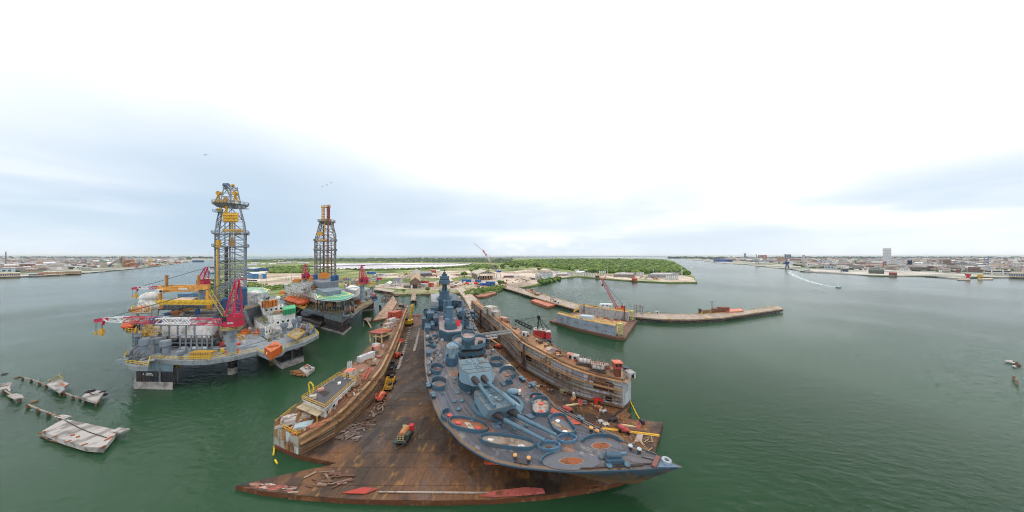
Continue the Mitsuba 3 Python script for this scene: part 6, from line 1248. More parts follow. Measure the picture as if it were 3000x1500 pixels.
k=slab('tilted concrete platform with plates and a ladder frame, behind the tyre platform',[(137,1125),(170,1107),(202,1124),(190,1136),(193,1142),(176,1150)],1.8,0.6)
P=ccw([G(*q,2.0) for q in ((168,1122),(184,1131),(191,1141),(180,1146),(160,1130))]); M=Mesh(lin(140,146,150)); M.hexa([q-UP*0.12 for q in P],P); obj('steel_plate',M,'rusty',k); P=ccw([G(*q,2.0) for q in ((172,1124),(182,1121),(194,1129),(188,1133))]); M=Mesh(lin(190,120,70)); M.hexa([q-UP*0.12 for q in P],P); obj('steel_plate',M,'rusty',k)
M=Mesh(lin(176,166,110)); M.rail([G(*q,1.9) for q in ((140,1121),(170,1106.5),(185,1113))],0.9,1.2,0.05); e=G(171,1106,1.9); M.rail([e,e+[0.9,0,0]],1.6,0.9,0.06); obj('ladder_frame',M,'plain',k)
def pile_row(label,pts,posts,z=1.0,r=0.3):
    k=thing('pile_row',label,'pile row'); q=[G(*p,z) for p in pts]; M=Mesh(lin(150,140,126))
    for a,b in zip(q[:-1],q[1:]): M.bar(a,b,0.28)
    obj('walkway_beam',M,'rusty',k)
    for p in posts: e=G(*p,z); M=Mesh(lin(96,78,62)); M.cyl([e[0],e[1],-1.5],r,z+1.7,9); obj('pile',M,'rusty',k)
pile_row('row of rotten piles leading left from the tilted platform',[(65,1105),(92,1111),(112,1118),(136,1128)],[(66,1106),(92,1112),(116,1120),(136,1128)])
pile_row('short row of piles between the two small concrete platforms',[(189,1150),(213,1160),(238,1166)],[(190,1151),(214,1161),(234,1164)])
pile_row('row of pale piles leading up to the large concrete slab',[(82,1185),(112,1198),(142,1209),(180,1224)],[(82,1185),(112,1198),(142,1210),(179,1224)],1.1,0.36)
pile_row('broken pile row with boards at the far left edge',[(11,1142),(33,1156),(57,1168)],[(12,1144),(33,1157),(57,1169)],1.2,0.36)
k=thing('broken_boards','broken white boards on the pile row at the far left edge','boards')
for a,b,w in (((12,1140),(23,1122),1.8),((35,1156),(56,1166),1.6)): M=Mesh(lin(160,156,150)); M.bar(G(*a,1.5),G(*b,1.5),w,0.25); obj('board',M,'rusty',k)
for a,b in (((22,1138),(30,1146)),((24,1134),(31,1142)),((50,1158),(66,1158)),((58,1166),(72,1166))): M=Mesh(lin(165,160,155)); M.bar(G(*a,1.6),G(*b,1.5),0.25); obj('board',M,'plain',k)
k=thing('floating_board','white board floating beside the head of the large concrete slab','board'); M=Mesh(lin(200,200,198)); M.bar(G(170,1218,1.6),G(198,1223,1.6),1.3,0.12); obj('board',M,'rusty',k)
for q,lb in (((100,1178),'round rusty buoy afloat between the pile rows'),((51,1106.5),'dark pile stump right at the end of the far left pile row'),((13,1096.5),'dark pile stump alone nearest the left picture edge')):
    k=thing('pile_stump',lb,'pile stump'); e=G(*q,0); M=Mesh(lin(120,90,76) if q[0] == 100 else lin(50,44,40)); M.lathe([e[0],e[1],-0.5],[(0.7,0),(0.75,0.6),(0.5,0.9),(0,0.95)],12); obj('stump',M,'rusty',k)
k=slab('small concrete slab with brown timber, afloat between the nearest rig and the dock',[(877,1080),(900,1066),(923,1077),(900,1096)],1.6,1.2); M=Mesh(lin(140,96,60))
for i in range(16): e=G(862+36*rng.random(),1082+16*rng.random(),0.7+rng.random()*0.8); a_=rng.random()*3; M.bar(e-[1.6*math.cos(a_),1.2*math.sin(a_),0.2],e+[1.6*math.cos(a_),1.2*math.sin(a_),0.1],0.5,0.35,vary(lin(150,104,66),0.3))
obj('timber',M,'plain',k,kind='stuff'); M=Mesh(lin(46,40,40)); M.pipe([G(*p,1.7) for p in ((890,1076),(900,1082),(910,1080),(904,1072))],0.12); M.box(G(898,1073,1.6),(1.2,0.9,0.5),0.3,lin(170,90,60)); obj('cable',M,'plain',k)
k=thing('wreck','small rusty wreck with white floats at the right edge of the water','wreck'); M=Mesh(lin(80,52,38))
for i in range(10): e=G(2960+22*i/10,1060+14*i/10,0.3); M.bar(e,e+[1.2*rng.random(),-0.6,0.7*rng.random()],0.45)
obj('hull_remains',M,'rusty',k)
for q in ((2951,1059),(2961,1058),(2962,1061),(2970,1064),(2971,1073)): M=Mesh(lin(205,200,196)); M.ball(G(*q,0.5),0.5,2); obj('float',M,'plain',k)
for q,lb in (((2970,1104),'pinkish pile standing alone at the right edge of the water'),((2979,1117),'pale pile, the lower of two at the right edge of the water')): k=thing('lone_pile',lb,'pile'); e=G(*q,1.2); M=Mesh(lin(150,126,112)); M.cyl([e[0],e[1],-1],0.32,2.6,9); M.cyl([e[0],e[1],1.6],0.36,0.15,9); obj('pile',M,'rusty',k)
# ---------------------------------------------------------------- long pier, small dry dock, cranes and barges on the right
PZ=3.0
near=[G(*p,PZ) for p in ((1471,842),(1509,853),(1540,863),(1582,876),(1638,893),(1688,907),(1800,922),(1872,930),(1937,935.5),(2026,936.5),(2110,932),(2213,917),(2295,905))]
far_=[G(*p,PZ) for p in ((1488,837),(1520,843),(1548,851),(1595,864),(1650,880),(1700,893),(1806,910),(1872,918),(1924,919.5),(2008,921),(2101,917.5),(2194,909),(2278,896))]
NP=64; near,far_=interp(near,NP),interp(far_,NP)
pier=thing('long_pier','long curved concrete pier on piles reaching out from the island across the basin','pier')
for i in range(NP-1):
    a,b,c,d=near[i],near[i+1],far_[i+1],far_[i]; e=(b-a)*0.01; M=Mesh(vary(lin(160,142,126),0.14)); q=ccw([a+e,b-e,c-e,d+e]); M.hexa([x-UP*0.7 for x in q],[x+UP*0.05*rng.random() for x in q]); obj('deck_slab',M,'paint',pier)
    if True:
        for t,k in ((0.1,0.0),(0.9,0.0)):
            x=a+(d-a)*t; M=Mesh(lin(62,54,48)); M.cyl([x[0],x[1],-2],0.45,4.4,7); obj('pile',M,'plain',pier)
for P in (near,far_): M=Mesh(lin(176,150,110)); M.wall(P,PZ+0.02,0.3,0.4); obj('kerb',M,'paint',pier)
M=Mesh(lin(52,46,42)); M.wall([p+(q-p)*0.06 for p,q in zip(near,far_)],0.6,1.7,0.3); obj('fender_wale',M,'rusty',pier)
for P,rr in ((near,range(6,NP-2,5)),(far_,range(4,NP-2,7))):
    for i in rr: M=Mesh(lin(222,188,40)); p=P[i]+(far_[i]+near[i]-2*P[i])*0.06; M.cyl(p,0.45,0.7,10); M.box(p+UP*0.55,(2.0,0.6,0.5),0.5); obj('bollard',M,'plain',pier)
def pier_at(px,py,up=0): return G(px,py,PZ)+UP*(0.1+up)
for px,py,lb,col,sz in ((1617,884,'grey lattice frame on the near edge of the long pier',lin(130,128,130),(2.6,2,4.5)),(1523,850,'grey lattice frame near the shore end of the long pier',lin(120,120,124),(4,3,6)),(1870,922,'grey scaffold frame on the long pier beside the small dry dock',lin(120,112,108),(5,4,7))):
    k=thing('pier_frame',lb,'frame'); q=pier_at(px,py)
    for x in (-0.5,0.5):
        for y in (-0.5,0.5): M=Mesh(col); M.bar(q+[x*sz[0],y*sz[1],0],q+[x*sz[0],y*sz[1],sz[2]],0.3); obj('post',M,'paint',k)
    for z in (0.45,0.75,1.0):
        M=Mesh(col); c=[q+[x*sz[0],y*sz[1],z*sz[2]] for x,y in ((-.5,-.5),(.5,-.5),(.5,.5),(-.5,.5))]
        for i in range(4): M.bar(c[i],c[(i+1) % 4],0.25)
        obj('ring_beam',M,'paint',k)
for px,py,lb,col,sz in ((1636,889,'white box van parked on the long pier',lin(205,208,210),(3,2,2)),(1627,885,'brown skip beside the grey frame on the long pier',lin(140,100,76),(2.4,1.4,1.4)),(1925,917,'small white van far along the long pier',WHITE,(2.6,1.6,1.4))): box_thing('parked_van' if 'van' in lb else 'skip',lb,'van' if 'van' in lb else 'skip',pier_at(px,py),sz,-0.3,col)
k=thing('lamp_post','tall double-armed lamp post standing on the long pier','lamp post'); q=pier_at(2086,913); M=Mesh(lin(96,104,108)); M.tube(q,q+UP*8.5,0.3,0.18,8); obj('pole',M,'plain',k)
for s_ in (-1,1): M=Mesh(lin(96,104,108)); M.bar(q+UP*8.5,q+[s_*1.6,0,8.6],0.14); M.box(q+[s_*1.6,0,8.4],(1.1,0.5,0.25)); obj('lamp_arm',M,'plain',k)
k=thing('dismantled_crane','rusty dismantled crane boom with winch lying along the long pier','crane'); M=Mesh(lin(120,84,58)); M.truss(pier_at(2049,919,1),pier_at(2110,915,1.2),2.0,2.0,10,0.2); obj('boom',M,'rusty',k)
for px,py,col,sz in ((2104,915,lin(40,84,130),(2.4,2,3)),(2096,915,lin(130,76,50),(5,2.5,3.2)),(2119,914,lin(124,66,44),(8,3,4)),(2076,917,lin(190,160,60),(4,2,1.4)),(2051,918,lin(60,50,46),(1.2,2,3.6))): M=Mesh(col); M.box(pier_at(px,py),sz); obj('machinery',M,'rusty',k)
def barge(label,pts,z,col,cat='barge'):
    k=thing('barge',label,cat); P=ccw([G(*q,z) for q in pts]); c=np.mean(P,0); M=Mesh(col); M.hexa([np.array([*(c+(q-c)*0.96)[:2],-0.8]) for q in P],P); obj('hull',M,'rusty',k); M=Mesh(np.asarray(col)*1.15); M.hexa([c+(q-c)*0.96 for q in P],[c+(q-c)*0.96+UP*0.12 for q in P]); obj('deck',M,'rusty',k)
    M=Mesh(np.asarray(col)*0.7); M.wall(P,z,0.35,0.25,closed=True); obj('coaming',M,'rusty',k); return k
barge('flat rust-red deck barge moored against the long pier',[(1554,880.5),(1568,876),(1629,893.5),(1606,899)],1.8,lin(176,104,80)); kb=barge('tan barge with crane parts moored behind the shore end of the long pier',[(1538,849),(1556,847),(1588,861),(1574,866)],3.4,lin(150,112,84)); scraps(kb,lambda x,y: G(x,y,3.5),[(1540,850),(1556,848),(1584,861),(1574,865)],12,SCR+[lin(200,160,60),lin(80,110,90)],2,5)
barge('pale red open barge moored behind the middle of the long pier',[(2127,915),(2131,907),(2172,903.5),(2178,912)],3.6,lin(196,128,104)); kb=barge('low rusty barge beside the bushes near the shore end of the dock',[(1392,866),(1408,862),(1452,855),(1456,858),(1420,869),(1400,870)],1.6,lin(150,96,72))
# small dry dock
sd=thing('small_dry_dock','smaller blue-grey floating dry dock with two wing walls moored at the long pier','dry dock'); SZ=1.5
P=ccw([G(*q,SZ) for q in ((1610,939),(1632,944.5),(1685,961),(1740,974),(1803,988),(1831,990),(1866,938),(1843,940),(1697,912),(1684,914))]); M=Mesh(lin(104,76,64)); M.hexa([np.array([*q[:2],-1.2]) for q in P],P); obj('pontoon',M,'rusty',sd)
P=ccw([G(*q,SZ+0.05) for q in ((1640,940),(1800,982),(1838,944),(1700,916))]); M=Mesh(lin(176,146,112)); M.hexa([q-UP*0.1 for q in P],P); obj('dock_floor',M,'rusty',sd)
P=ccw([G(*q,SZ+0.08) for q in ((1764,957),(1788,952),(1803,955),(1778,960))]); M=Mesh(lin(190,196,200)); M.hexa([q-UP*0.05 for q in P],P); obj('pale_patch',M,'plain',sd)
def dock_wall(base,th,zt,col,ntop,name='wing_wall'):
    k=None; q=interp([G(*p,SZ) for p in base],19); M=Mesh(col); n_=np.array(th,float)
    for a,b in zip(q[:-1],q[1:]): B=ccw([a,b,b+n_,a+n_]); M.hexa([np.array([*x[:2],SZ]) for x in B],[np.array([*x[:2],zt]) for x in B])
    k=obj(name,M,'paint',sd)
    for a,b in zip(q[:-1],q[1:]):
        d=(b-a)*0.02; o=-unit(n_)*0.1
        for z0,z1 in ((SZ+0.1,SZ+(zt-SZ)*0.49),(SZ+(zt-SZ)*0.51,zt-0.1)):
            M=Mesh(vary(col,0.07)); r=[np.array([*(a+d)[:2],z0]),np.array([*(b-d)[:2],z0]),np.array([*(b-d)[:2],z1]),np.array([*(a+d)[:2],z1])]; M.hexa(r,[x+o for x in r]); obj('side_plate',M,'paint',k)
    M=Mesh(lin(196,152,90)); T_=[np.array([*x[:2],zt]) for x in q]
    for a,b in zip(T_[:-1],T_[1:]): B=ccw([a,b,b+n_,a+n_]); M.hexa(B,[x+UP*0.12 for x in B])
    obj('wall_top',M,'rusty',k); M=Mesh(lin(210,180,60)); M.rail([x+UP*0.1 for x in T_[::3]],1.1,4,0.05); M.rail([x+n_+UP*0.1 for x in T_[::3]],1.1,4,0.05); obj('railing',M,'plain',k); return k,q
kn,qn=dock_wall(((1632,943),(1685,959),(1740,972),(1803,985)),(1.9,3.4,0),7.7,lin(146,160,172),1); kf,qf=dock_wall(((1697,917.5),(1770,930),(1843,941)),(1.8,3.6,0),8.1,lin(160,164,166),1)
M=Mesh(lin(176,192,204)); a=qn[8]+(qn[9]-qn[8])*0.3; P=ccw([a+[0,-0.3,0],a+[8,-3.0,0],a+[10,0.8,0],a+[2,3.6,0]]); M.hexa([np.array([*x[:2],6.4]) for x in P],[np.array([*x[:2],10.0]) for x in P]); obj('deckhouse',M,'paint',kn); M=Mesh(lin(196,206,212)); a=qf[8]; P=ccw([a,a+[9,-2,0],a+[12,4,0],a+[3,6,0]]); M.hexa([np.array([*x[:2],8.1]) for x in P],[np.array([*x[:2],11.4]) for x in P]); dh=obj('deckhouse',M,'paint',kf)
for i in range(2): M=Mesh(DARK); e=qf[8]+[2.5+3*i,-0.9-0.66*i,9.2]; M.tube(e,e+[0.05,-0.2,0],0.55,None,12); obj('porthole',M,'plain',dh)
for q,nm in ((qn[-1]+np.array([3.6,2.0,0]),0),(qf[-1]+np.array([3,2.0,0]),1)):
    M=Mesh(lin(150,156,120))
    for x in (-1.6,1.6):
        for y in (-1.6,1.6): M.bar(q+[x,y,0],q+[x,y,7.6],0.22)
    for z in range(5): M.box(q+UP*(1.2+1.5*z),(3.4,3.4,0.14),0,lin(190,176,90)); M.bar(q+[-1.6,-1.7,0.3+1.5*z],q+[1.6,-1.7,1.7+1.5*z],0.3)
    obj('stair_tower',M,'plain',sd)
for px,y0,y1 in ((1711,890,920),(1829,896,940)): M=Mesh(lin(96,56,44)); b=G(px,y1,SZ); M.bar(b,[b[0],b[1],A(px,y0,b[1])[2]],0.6); M.bar(b+[-3,0,0],b+UP*4,0.35); obj('shore_post',M,'rusty',sd)
M=Mesh(lin(206,168,50)); a,b=G(1681,913,2.0),A(1696,902,222); M.bar(a,b,2.0,0.3); M.rail([a,b],1.2,2,0.1); obj('ramp',M,'plain',sd)
scraps(sd,lambda x,y: G(x,y,SZ+0.1),[(1700,922),(1830,940),(1810,945),(1720,926)],20,SCR,0.8,2.2); scraps(kf,lambda x,y: G(x,y,8.2),[(1712,895),(1760,902),(1752,898)],10,SCR+[WHITE,lin(206,176,60)],0.8,2)
rcr=thing('crawler_crane','red crane with long slanting red boom on the far wall of the small dry dock','crane'); Yr=204; M=Mesh(lin(196,56,48)); q=A(1817,909,Yr); M.box(q,(7,3.4,2.0)); M.box(q+[2.2,0,2.0],(2.4,3,1.6)); obj('house',M,'paint',rcr); M=Mesh(DARK); M.box(q-[0,0,0.9],(6,3.6,0.9)); obj('tracks',M,'plain',rcr); r,e=A(1808,904,Yr),A(1765,822,Yr)
for t0,t1,col in ((0,0.16,lin(176,56,70)),(0.16,0.84,lin(180,96,106)),(0.84,1,lin(176,60,72))): M=Mesh(col); M.truss(r+(e-r)*t0,r+(e-r)*t1,1.5,1.5,max(4,int(26*(t1-t0))),0.1); obj('boom_section',M,'plain',rcr)
M=Mesh(lin(60,60,64)); M.bar(A(1819,900,Yr),A(1825,893,Yr),0.4); M.tube(A(1825,893,Yr),e,0.1,None,5); M.bar(A(1765,830,Yr),A(1765,836,Yr),0.1); M.box(A(1765,838,Yr),(0.9,0.9,1.6)); obj('rigging',M,'plain',rcr); M=Mesh(lin(190,44,64)); M.bar(e,e+[2.8,0,3.6],0.5); M.bar(e,e+[-2.8,0,2.6],0.4); obj('boom_head',M,'plain',rcr)
# derrick barge crane behind the right wing wall
bc=thing('portal_crane','red-housed portal crane with black legs and lattice boom behind the right wing wall','crane'); Yb=142.0; BK=lin(30,28,32)
base=A(1588,990,Yb)
for dx in (-5.0,5.5):
    for dy in (-3,3): M=Mesh(BK); M.bar(base+[dx*0.55,dy*0.6,0.2],[base[0]+dx*1.15,base[1]+dy,-1.0],0.6); obj('leg',M,'plain',bc)
for z in (1.0,3.0): M=Mesh(BK); M.bar(base+[-5,-2.6,z-4],base+[5.5,-2.6,z-4],0.35); M.bar(base+[-5,-2.6,z-4],base+[3,-2.6,z-1.6],0.3); obj('leg_brace',M,'plain',bc)
M=Mesh(lin(70,76,90)); M.box(base+[-2,0,-0.4],(14,5,0.7),-0.35); obj('turntable',M,'rusty',bc)
M=Mesh(lin(190,50,52)); M.box(base+[-1.2,0.6,0.4],(6.4,4.2,4.0),-0.35); hs=obj('house',M,'paint',bc); M=Mesh(lin(190,48,50)); M.box(base+[2.9,-1.2,0.2],(2.8,3.4,3.8),0.1); obj('house',M,'paint',bc)
M=Mesh(lin(206,200,200)); M.box(base+[-1.2,0.6,4.4],(6.6,4.4,0.4),-0.35); M.box(base+[2.9,-1.2,4.0],(3.0,3.6,0.4),0.1); obj('roof',M,'rusty',bc)
for k in range(6): M=Mesh([lin(150,60,70),WHITE,lin(90,90,96)][k % 3]); M.box(base+[-3.4+k*0.9,0.8-0.3*k,4.8],(0.6,0.6,0.4+0.8*rng.random())); obj('roof_fitting',M,'plain',bc)
top=A(1578,929,Yb); M=Mesh(BK)
for dx,dy in ((-2.8,-1),(-1.8,1.4),(0.6,-1),(3.8,0.6)): M.bar(base+[dx,dy,4.6],top,0.35)
M.box(top-UP*0.6,(1.8,1.2,1.4)); M.bar(top,top+UP*1.6,0.15); obj('mast_frame',M,'plain',bc)
M=Mesh(BK); M.truss(A(1559,962,Yb),A(1509,938,Yb),1.5,1.5,12,0.13,taper=0.5); obj('boom',M,'plain',bc); M=Mesh(BK); M.tube(top,A(1509,937,Yb),0.09,None,5); M.tube(top+[0,1,0],A(1520,941,Yb),0.09,None,5); M.bar(A(1509,938,Yb),A(1509,952,Yb),0.12); M.box(A(1509,953,Yb),(0.6,0.6,0.8)); obj('rigging',M,'plain',bc)

# ---------------------------------------------------------------- timber dock, jetty and bulkheads behind the dry dock
td=thing('timber_dock','weathered plank-decked timber pontoon beside the far end of the left wing wall','dock')
A0,A1,B0,B1=G(1092,939,1.5),G(1152,866,1.5),G(1135,932,1.5),G(1164,885,1.5)
M=Mesh(lin(110,84,64)); P=ccw([A0,B0,B1,A1]); M.hexa([np.array([*q[:2],-0.5]) for q in P],[q-UP*0.15 for q in P]); obj('hull',M,'rusty',td)
for i in range(11):
    for j in range(7):
        u0,u1,v0,v1=(i+0.04)/11,(i+0.96)/11,(j+0.02)/7,(j+0.98)/7; f=lambda u,v: (A0*(1-u)+B0*u)*(1-v)+(A1*(1-u)+B1*u)*v
        q=ccw([f(u0,v0),f(u1,v0),f(u1,v1),f(u0,v1)]); M=Mesh(vary(lin(168,130,100),0.28)); M.hexa([x-UP*0.16 for x in q],[x+UP*0.08*rng.random() for x in q]); obj('plank',M,'paint',td)
bp=thing('broken_platform','small broken grey platform with a leaning beam left of the timber dock','platform'); P=ccw([G(*q,2) for q in ((1064,936),(1072,929),(1089,931),(1084,940))]); M=Mesh(lin(140,126,120)); M.hexa([q-UP*1.2 for q in P],P); obj('deck',M,'rusty',bp); M=Mesh(lin(170,150,120)); M.bar(G(1074,936,2),G(1087,960,0.2),0.9,0.4); M.pipe([G(1064,942,1),G(1066,958,0)],0.2); obj('beam',M,'rusty',bp)
jt=thing('jetty','short plank jetty standing out from the bank behind the dry dock','jetty'); P=[G(1203,880,2.2),G(1217,880,2.2),G(1219,852,2.2),G(1209,852,2.2)]
for i in range(9): v0,v1=(i+0.03)/9,(i+0.97)/9; q=ccw([P[0]+(P[3]-P[0])*v0,P[1]+(P[2]-P[1])*v0,P[1]+(P[2]-P[1])*v1,P[0]+(P[3]-P[0])*v1]); M=Mesh(vary(lin(150,126,104),0.2)); M.hexa([x-UP*0.5 for x in q],q); obj('plank',M,'paint',jt)
for px in (1204,1216): M=Mesh(lin(96,80,70)); b=G(px,881,2.2); M.cyl([b[0],b[1],-1],0.7,3.4,8); obj('pile',M,'rusty',jt)
for px,py,lb in ((1217,893,'dark mooring pile in the gap behind the left dock lane'),(1113,906,'dark mooring pile standing beside the timber dock'),(1118,966,'dark mooring pile off the far left wing wall')): k=thing('mooring_pile',lb,'pile'); b=G(px,py); M=Mesh(lin(44,40,40)); M.cyl([b[0],b[1],-1],0.7,5,8); M.cyl([b[0]+0.8,b[1],-1],0.5,4,8); obj('pile',M,'plain',k)
wb=thing('bulkhead','rotting brown timber bulkhead along the bank behind the dry dock','bulkhead')
q=interp([G(*p,1.6) for p in ((1150,862),(1180,860.5),(1240,861),(1300,861),(1345,859))],40)
for a,b in zip(q[:-1],q[1:]): M=Mesh(vary(lin(116,90,72),0.35)); M.bar(a-UP*1.0,b-UP*1.0,0.8,2.2+0.8*rng.random()); obj('timber',M,'rusty',wb)
db=thing('collapsed_dock','collapsed dark timber dock in the water left of the rotting bulkhead','debris')
for i in range(34): e=G(1122+40*rng.random(),856+30*rng.random()*0.9,0.6); a_=rng.random()*3; M=Mesh(vary(lin(104,76,62),0.3)); M.bar(e-[4*math.cos(a_),3*math.sin(a_),0],e+[4*math.cos(a_),3*math.sin(a_),1.5*rng.random()],0.9,0.6); obj('beam',M,'rusty',db)
qp=thing('quay_piles','row of dark piles under the concrete quay behind the far rig','pile row')
for i in range(16): b=G(1090+3.8*i,856+0.3*i,0); M=Mesh(lin(60,52,46)); M.cyl([b[0],b[1],-1],0.7,3.2,7); obj('pile',M,'plain',qp)
M=Mesh(lin(168,150,130)); P=ccw([G(*p,2.6) for p in ((1086,846),(1110,850),(1150,856),(1160,850),(1110,843))]); M.hexa([x-UP*0.6 for x in P],P); obj('deck',M,'paint',qp)
rw=thing('access_road','pale concrete causeway running from the yard down along the right side of the dry dock','causeway'); L_=[G(*p,3) for p in ((1336,846),(1356,866),(1370,890),(1384,920))]; R_=[G(*p,3) for p in ((1360,843),(1387,866),(1402,880),(1410,898))]
for i in range(3):
    for s_ in range(4): f=lambda P,t: P[i]+(P[i+1]-P[i])*t; q=ccw([f(L_,s_/4+0.004),f(R_,s_/4+0.004),f(R_,(s_+1)/4-0.004),f(L_,(s_+1)/4-0.004)]); M=Mesh(vary(lin(176,158,138),0.1)); M.hexa([x-UP*2.6 for x in q],q); obj('slab',M,'paint',rw)
M=Mesh(lin(150,104,70)); M.wall(R_,3.0,0.5,0.5); obj('kerb',M,'rusty',rw)
sbt=thing('work_boat','small cluttered work boat moored right of the causeway','boat'); q=G(1386,867,0.2); M=Mesh(lin(60,60,64)); M.hexa([q+[x,y,-0.6] for x,y in ((-6,-3),(6,-4),(8,0),(6,4),(-6,3))],[q+[x*1.1,y*1.1,1.6] for x,y in ((-6,-3),(6,-4),(8,0),(6,4),(-6,3))]); obj('hull',M,'rusty',sbt); M=Mesh(WHITE); M.box(q+[-1,0,1.6],(4,3,3)); M.box(q+[-1,0,4.6],(2.4,2.2,1.6)); obj('cabin',M,'paint',sbt); M=Mesh(lin(120,120,120)); M.bar(q+[2,0,1.6],q+[2,0,9],0.3); M.bar(q+[2,0,6],q+[7,0,3],0.25); obj('mast',M,'plain',sbt)
fb=thing('float_raft','small white raft afloat left of the causeway','raft'); q=G(1330,871,0.6); M=Mesh(lin(200,198,190)); M.box(q-UP*0.6,(14,8,0.9)); obj('deck',M,'paint',fb)

# ---------------------------------------------------------------- buildings of the island yard
GZ=2.16
def gable(name,label,cat,pa,pb,pc,h,rise,wall,roof,ridge='ac',bsdf='paint',over=0.4,group=None):
    """pa, pb, pc: ground pixels of left-front, front-right and right-back corners; ridge along 'ab' (front eave) or 'bc' (front gable)"""
    k=thing(name,label,cat,group); a,b,c=G(*pa,GZ),G(*pb,GZ),G(*pc,GZ); d=a+c-b; Hh=UP*h
    M=Mesh(wall); Q=ccw([a,b,c,d]); M.hexa(Q,[q+Hh for q in Q])
    if ridge == 'ab': r0,r1=(a+d)/2,(b+c)/2; g=((a,d,r0),(b,c,r1)); e=((a,b),(d,c))
    else: r0,r1=(a+b)/2,(d+c)/2; g=((a,b,r0),(d,c,r1)); e=((a,d),(b,c))
    r0,r1=r0+UP*(h+rise),r1+UP*(h+rise)
    if rise > 0.3:
        for x,y,_ in g: z=r0 if _ is g[0][2] else r1; M.add([x+Hh,y+Hh,z],[[0,1,2]]); M.add([x+Hh,z,y+Hh],[[0,1,2]])
    kw_=obj('walls',M,bsdf,k); M=Mesh(roof); cen=(a+b+c+d)/4
    for x,y in e:
        o=unit((x+y)/2-np.array([*((r0+r1)/2)[:2],x[2]]))*over; o[2]=0; P=[x+Hh+o,y+Hh+o,r1,r0]
        if np.cross(P[1]-P[0],P[2]-P[0])[2] < 0: P=P[::-1]
        M.hexa([q+UP*0.02 for q in P],[q+UP*0.32 for q in P])
    kr_=obj('roof',M,bsdf,k); return k,kw_,kr_,(a,b,c,d)
k,w,r,Q=gable('warehouse','blue metal warehouse with white roof right of the near derrick','warehouse',(714,812),(740.5,817),(781,816.5),10.4,2.2,lin(46,118,166),lin(206,206,206,1),'bc')
M=Mesh(lin(190,180,176)); a,b=Q[1],Q[2]; o=np.array([0,-0.25,0]); e=a+(b-a)*0.53+o; M.box(e,(7,0.4,8)); obj('door',M,'paint',w); M=Mesh(lin(214,222,226,1)); M.box(a+(b-a)*0.52+o+UP*8.3,(7,0.4,1.6)); obj('sign_board',M,'plain',w); M=Mesh(lin(214,230,240,1)); e=Q[0]+(Q[1]-Q[0])*0.45; M.box(e+UP*6.4+[0.3,-0.5,0],(3.4,0.4,2.4),-0.6); obj('sign_board',M,'plain',w)
gable('warehouse','long blue warehouse with white roof behind the nearer blue one','warehouse',(720,793),(745,795),(788,793.5),8,2.5,lin(36,90,140),lin(200,202,206,1),'ab')
k,w,r,Q=gable('boat_shed','tall weathered tan-roofed boat shed with white gateposts behind the ship bow tower','shed',(1201,845),(1232,845),(1231,822),10,6,lin(116,100,86),lin(176,146,110),'bc','rusty'); M=Mesh(lin(46,42,40)); e=(Q[0]+Q[1])/2; M.box(e+[0,-0.3,0],(7,0.5,5.5)); obj('door',M,'plain',w); M=Mesh(WHITE)
for s_ in (-1,1): M.box(e+[s_*5,-0.5,0],(2.4,0.5,5.2))
obj('door_leaf',M,'plain',w)
gable('boat_shed','grey-roofed rear hall adjoining the tan-roofed boat shed','shed',(1205,822),(1231,822),(1230,803),9,5,lin(120,112,104),lin(140,136,134),'bc'); gable('lean_to','low grey lean-to against the left side of the boat shed','shed',(1183,844),(1200,845),(1200,838),4,1.2,lin(110,106,98),lin(130,124,118),'ab'); gable('lean_to','low grey lean-to against the right side of the boat shed','shed',(1222,845.5),(1232.5,845.5),(1232,841),4.5,1,lin(124,118,108),lin(132,128,120),'ab')
k,w,r,Q=gable('site_house','two-storey white house on stilts with dark roof left of the boat shed','house',(1151,841),(1171,841.5),(1179,833),9,3,lin(214,214,212,1),lin(70,76,90),'ab'); windows(w,Q[0],Q[1],GZ+1,GZ+8.5,4,2,1.6,1.4)
gable('marquee','white tent beside the two-storey white house','tent',(1126,841),(1141,841),(1149,835),4.4,2.4,WHITE,lin(226,226,224,1),'bc')
gable('long_shed','long low dark shed behind the mast of the ship','shed',(1232,809),(1266,808),(1264,803),6,1.6,lin(96,100,104),lin(124,124,126),'ab'); gable('red_store','red store building behind the long dark shed','store',(1262,799),(1277,799.5),(1276,796),7,1,lin(172,84,62),lin(186,110,84),'ab'); gable('pale_store','white store next to the red store building','store',(1277.5,799.5),(1290,799),(1289,796),6,1,lin(200,196,192),lin(206,204,200,1),'ab')
# open-sided assembly shed
k=thing('assembly_shed','big open-ended steel assembly shed with pale pitched roof right of the ship mast','shed'); a,b=G(1399,821,GZ),G(1453,819,GZ); back_=np.array([-21.0,62.0,0]); hs_,rs_=12.5,5.5; c,d=b+back_,a+back_; r0,r1=(a+b)/2+UP*(hs_+rs_),(c+d)/2+UP*(hs_+rs_); M=Mesh(lin(186,176,160))
for x,y in ((a,d),(b,c)):
    P=[x+UP*hs_,y+UP*hs_,r1,r0]; P=P if np.cross(P[1]-P[0],P[2]-P[0])[2] > 0 else P[::-1]; M.hexa([q-UP*0.2 for q in P],[q+UP*0.2 for q in P])
obj('roof',M,'paint',k); M=Mesh(lin(104,100,98)); M.hexa(ccw([a,a+[0.6,0,0],d+[0.6,0,0],d]),[q+UP*hs_*0.85 for q in ccw([a,a+[0.6,0,0],d+[0.6,0,0],d])]); M.add([a+UP*hs_,b+UP*hs_,r0],[[0,1,2]]); M.add([a+UP*hs_+[0,.3,0],r0+[0,.3,0],b+UP*hs_+[0,.3,0]],[[0,1,2]]); obj('side_wall',M,'paint',k)
for i in range(12): t=i/11; M=Mesh(lin(196,184,160)); p=a+(b-a)*t; M.bar(p,p+UP*(hs_+rs_*(1-abs(2*t-1))),0.7); obj('column',M,'paint',k)
for i in range(1,7):
    for x in (a,b): M=Mesh(lin(170,160,142)); p=x+back_*i/6; M.bar(p,p+UP*hs_,0.7); obj('column',M,'paint',k)
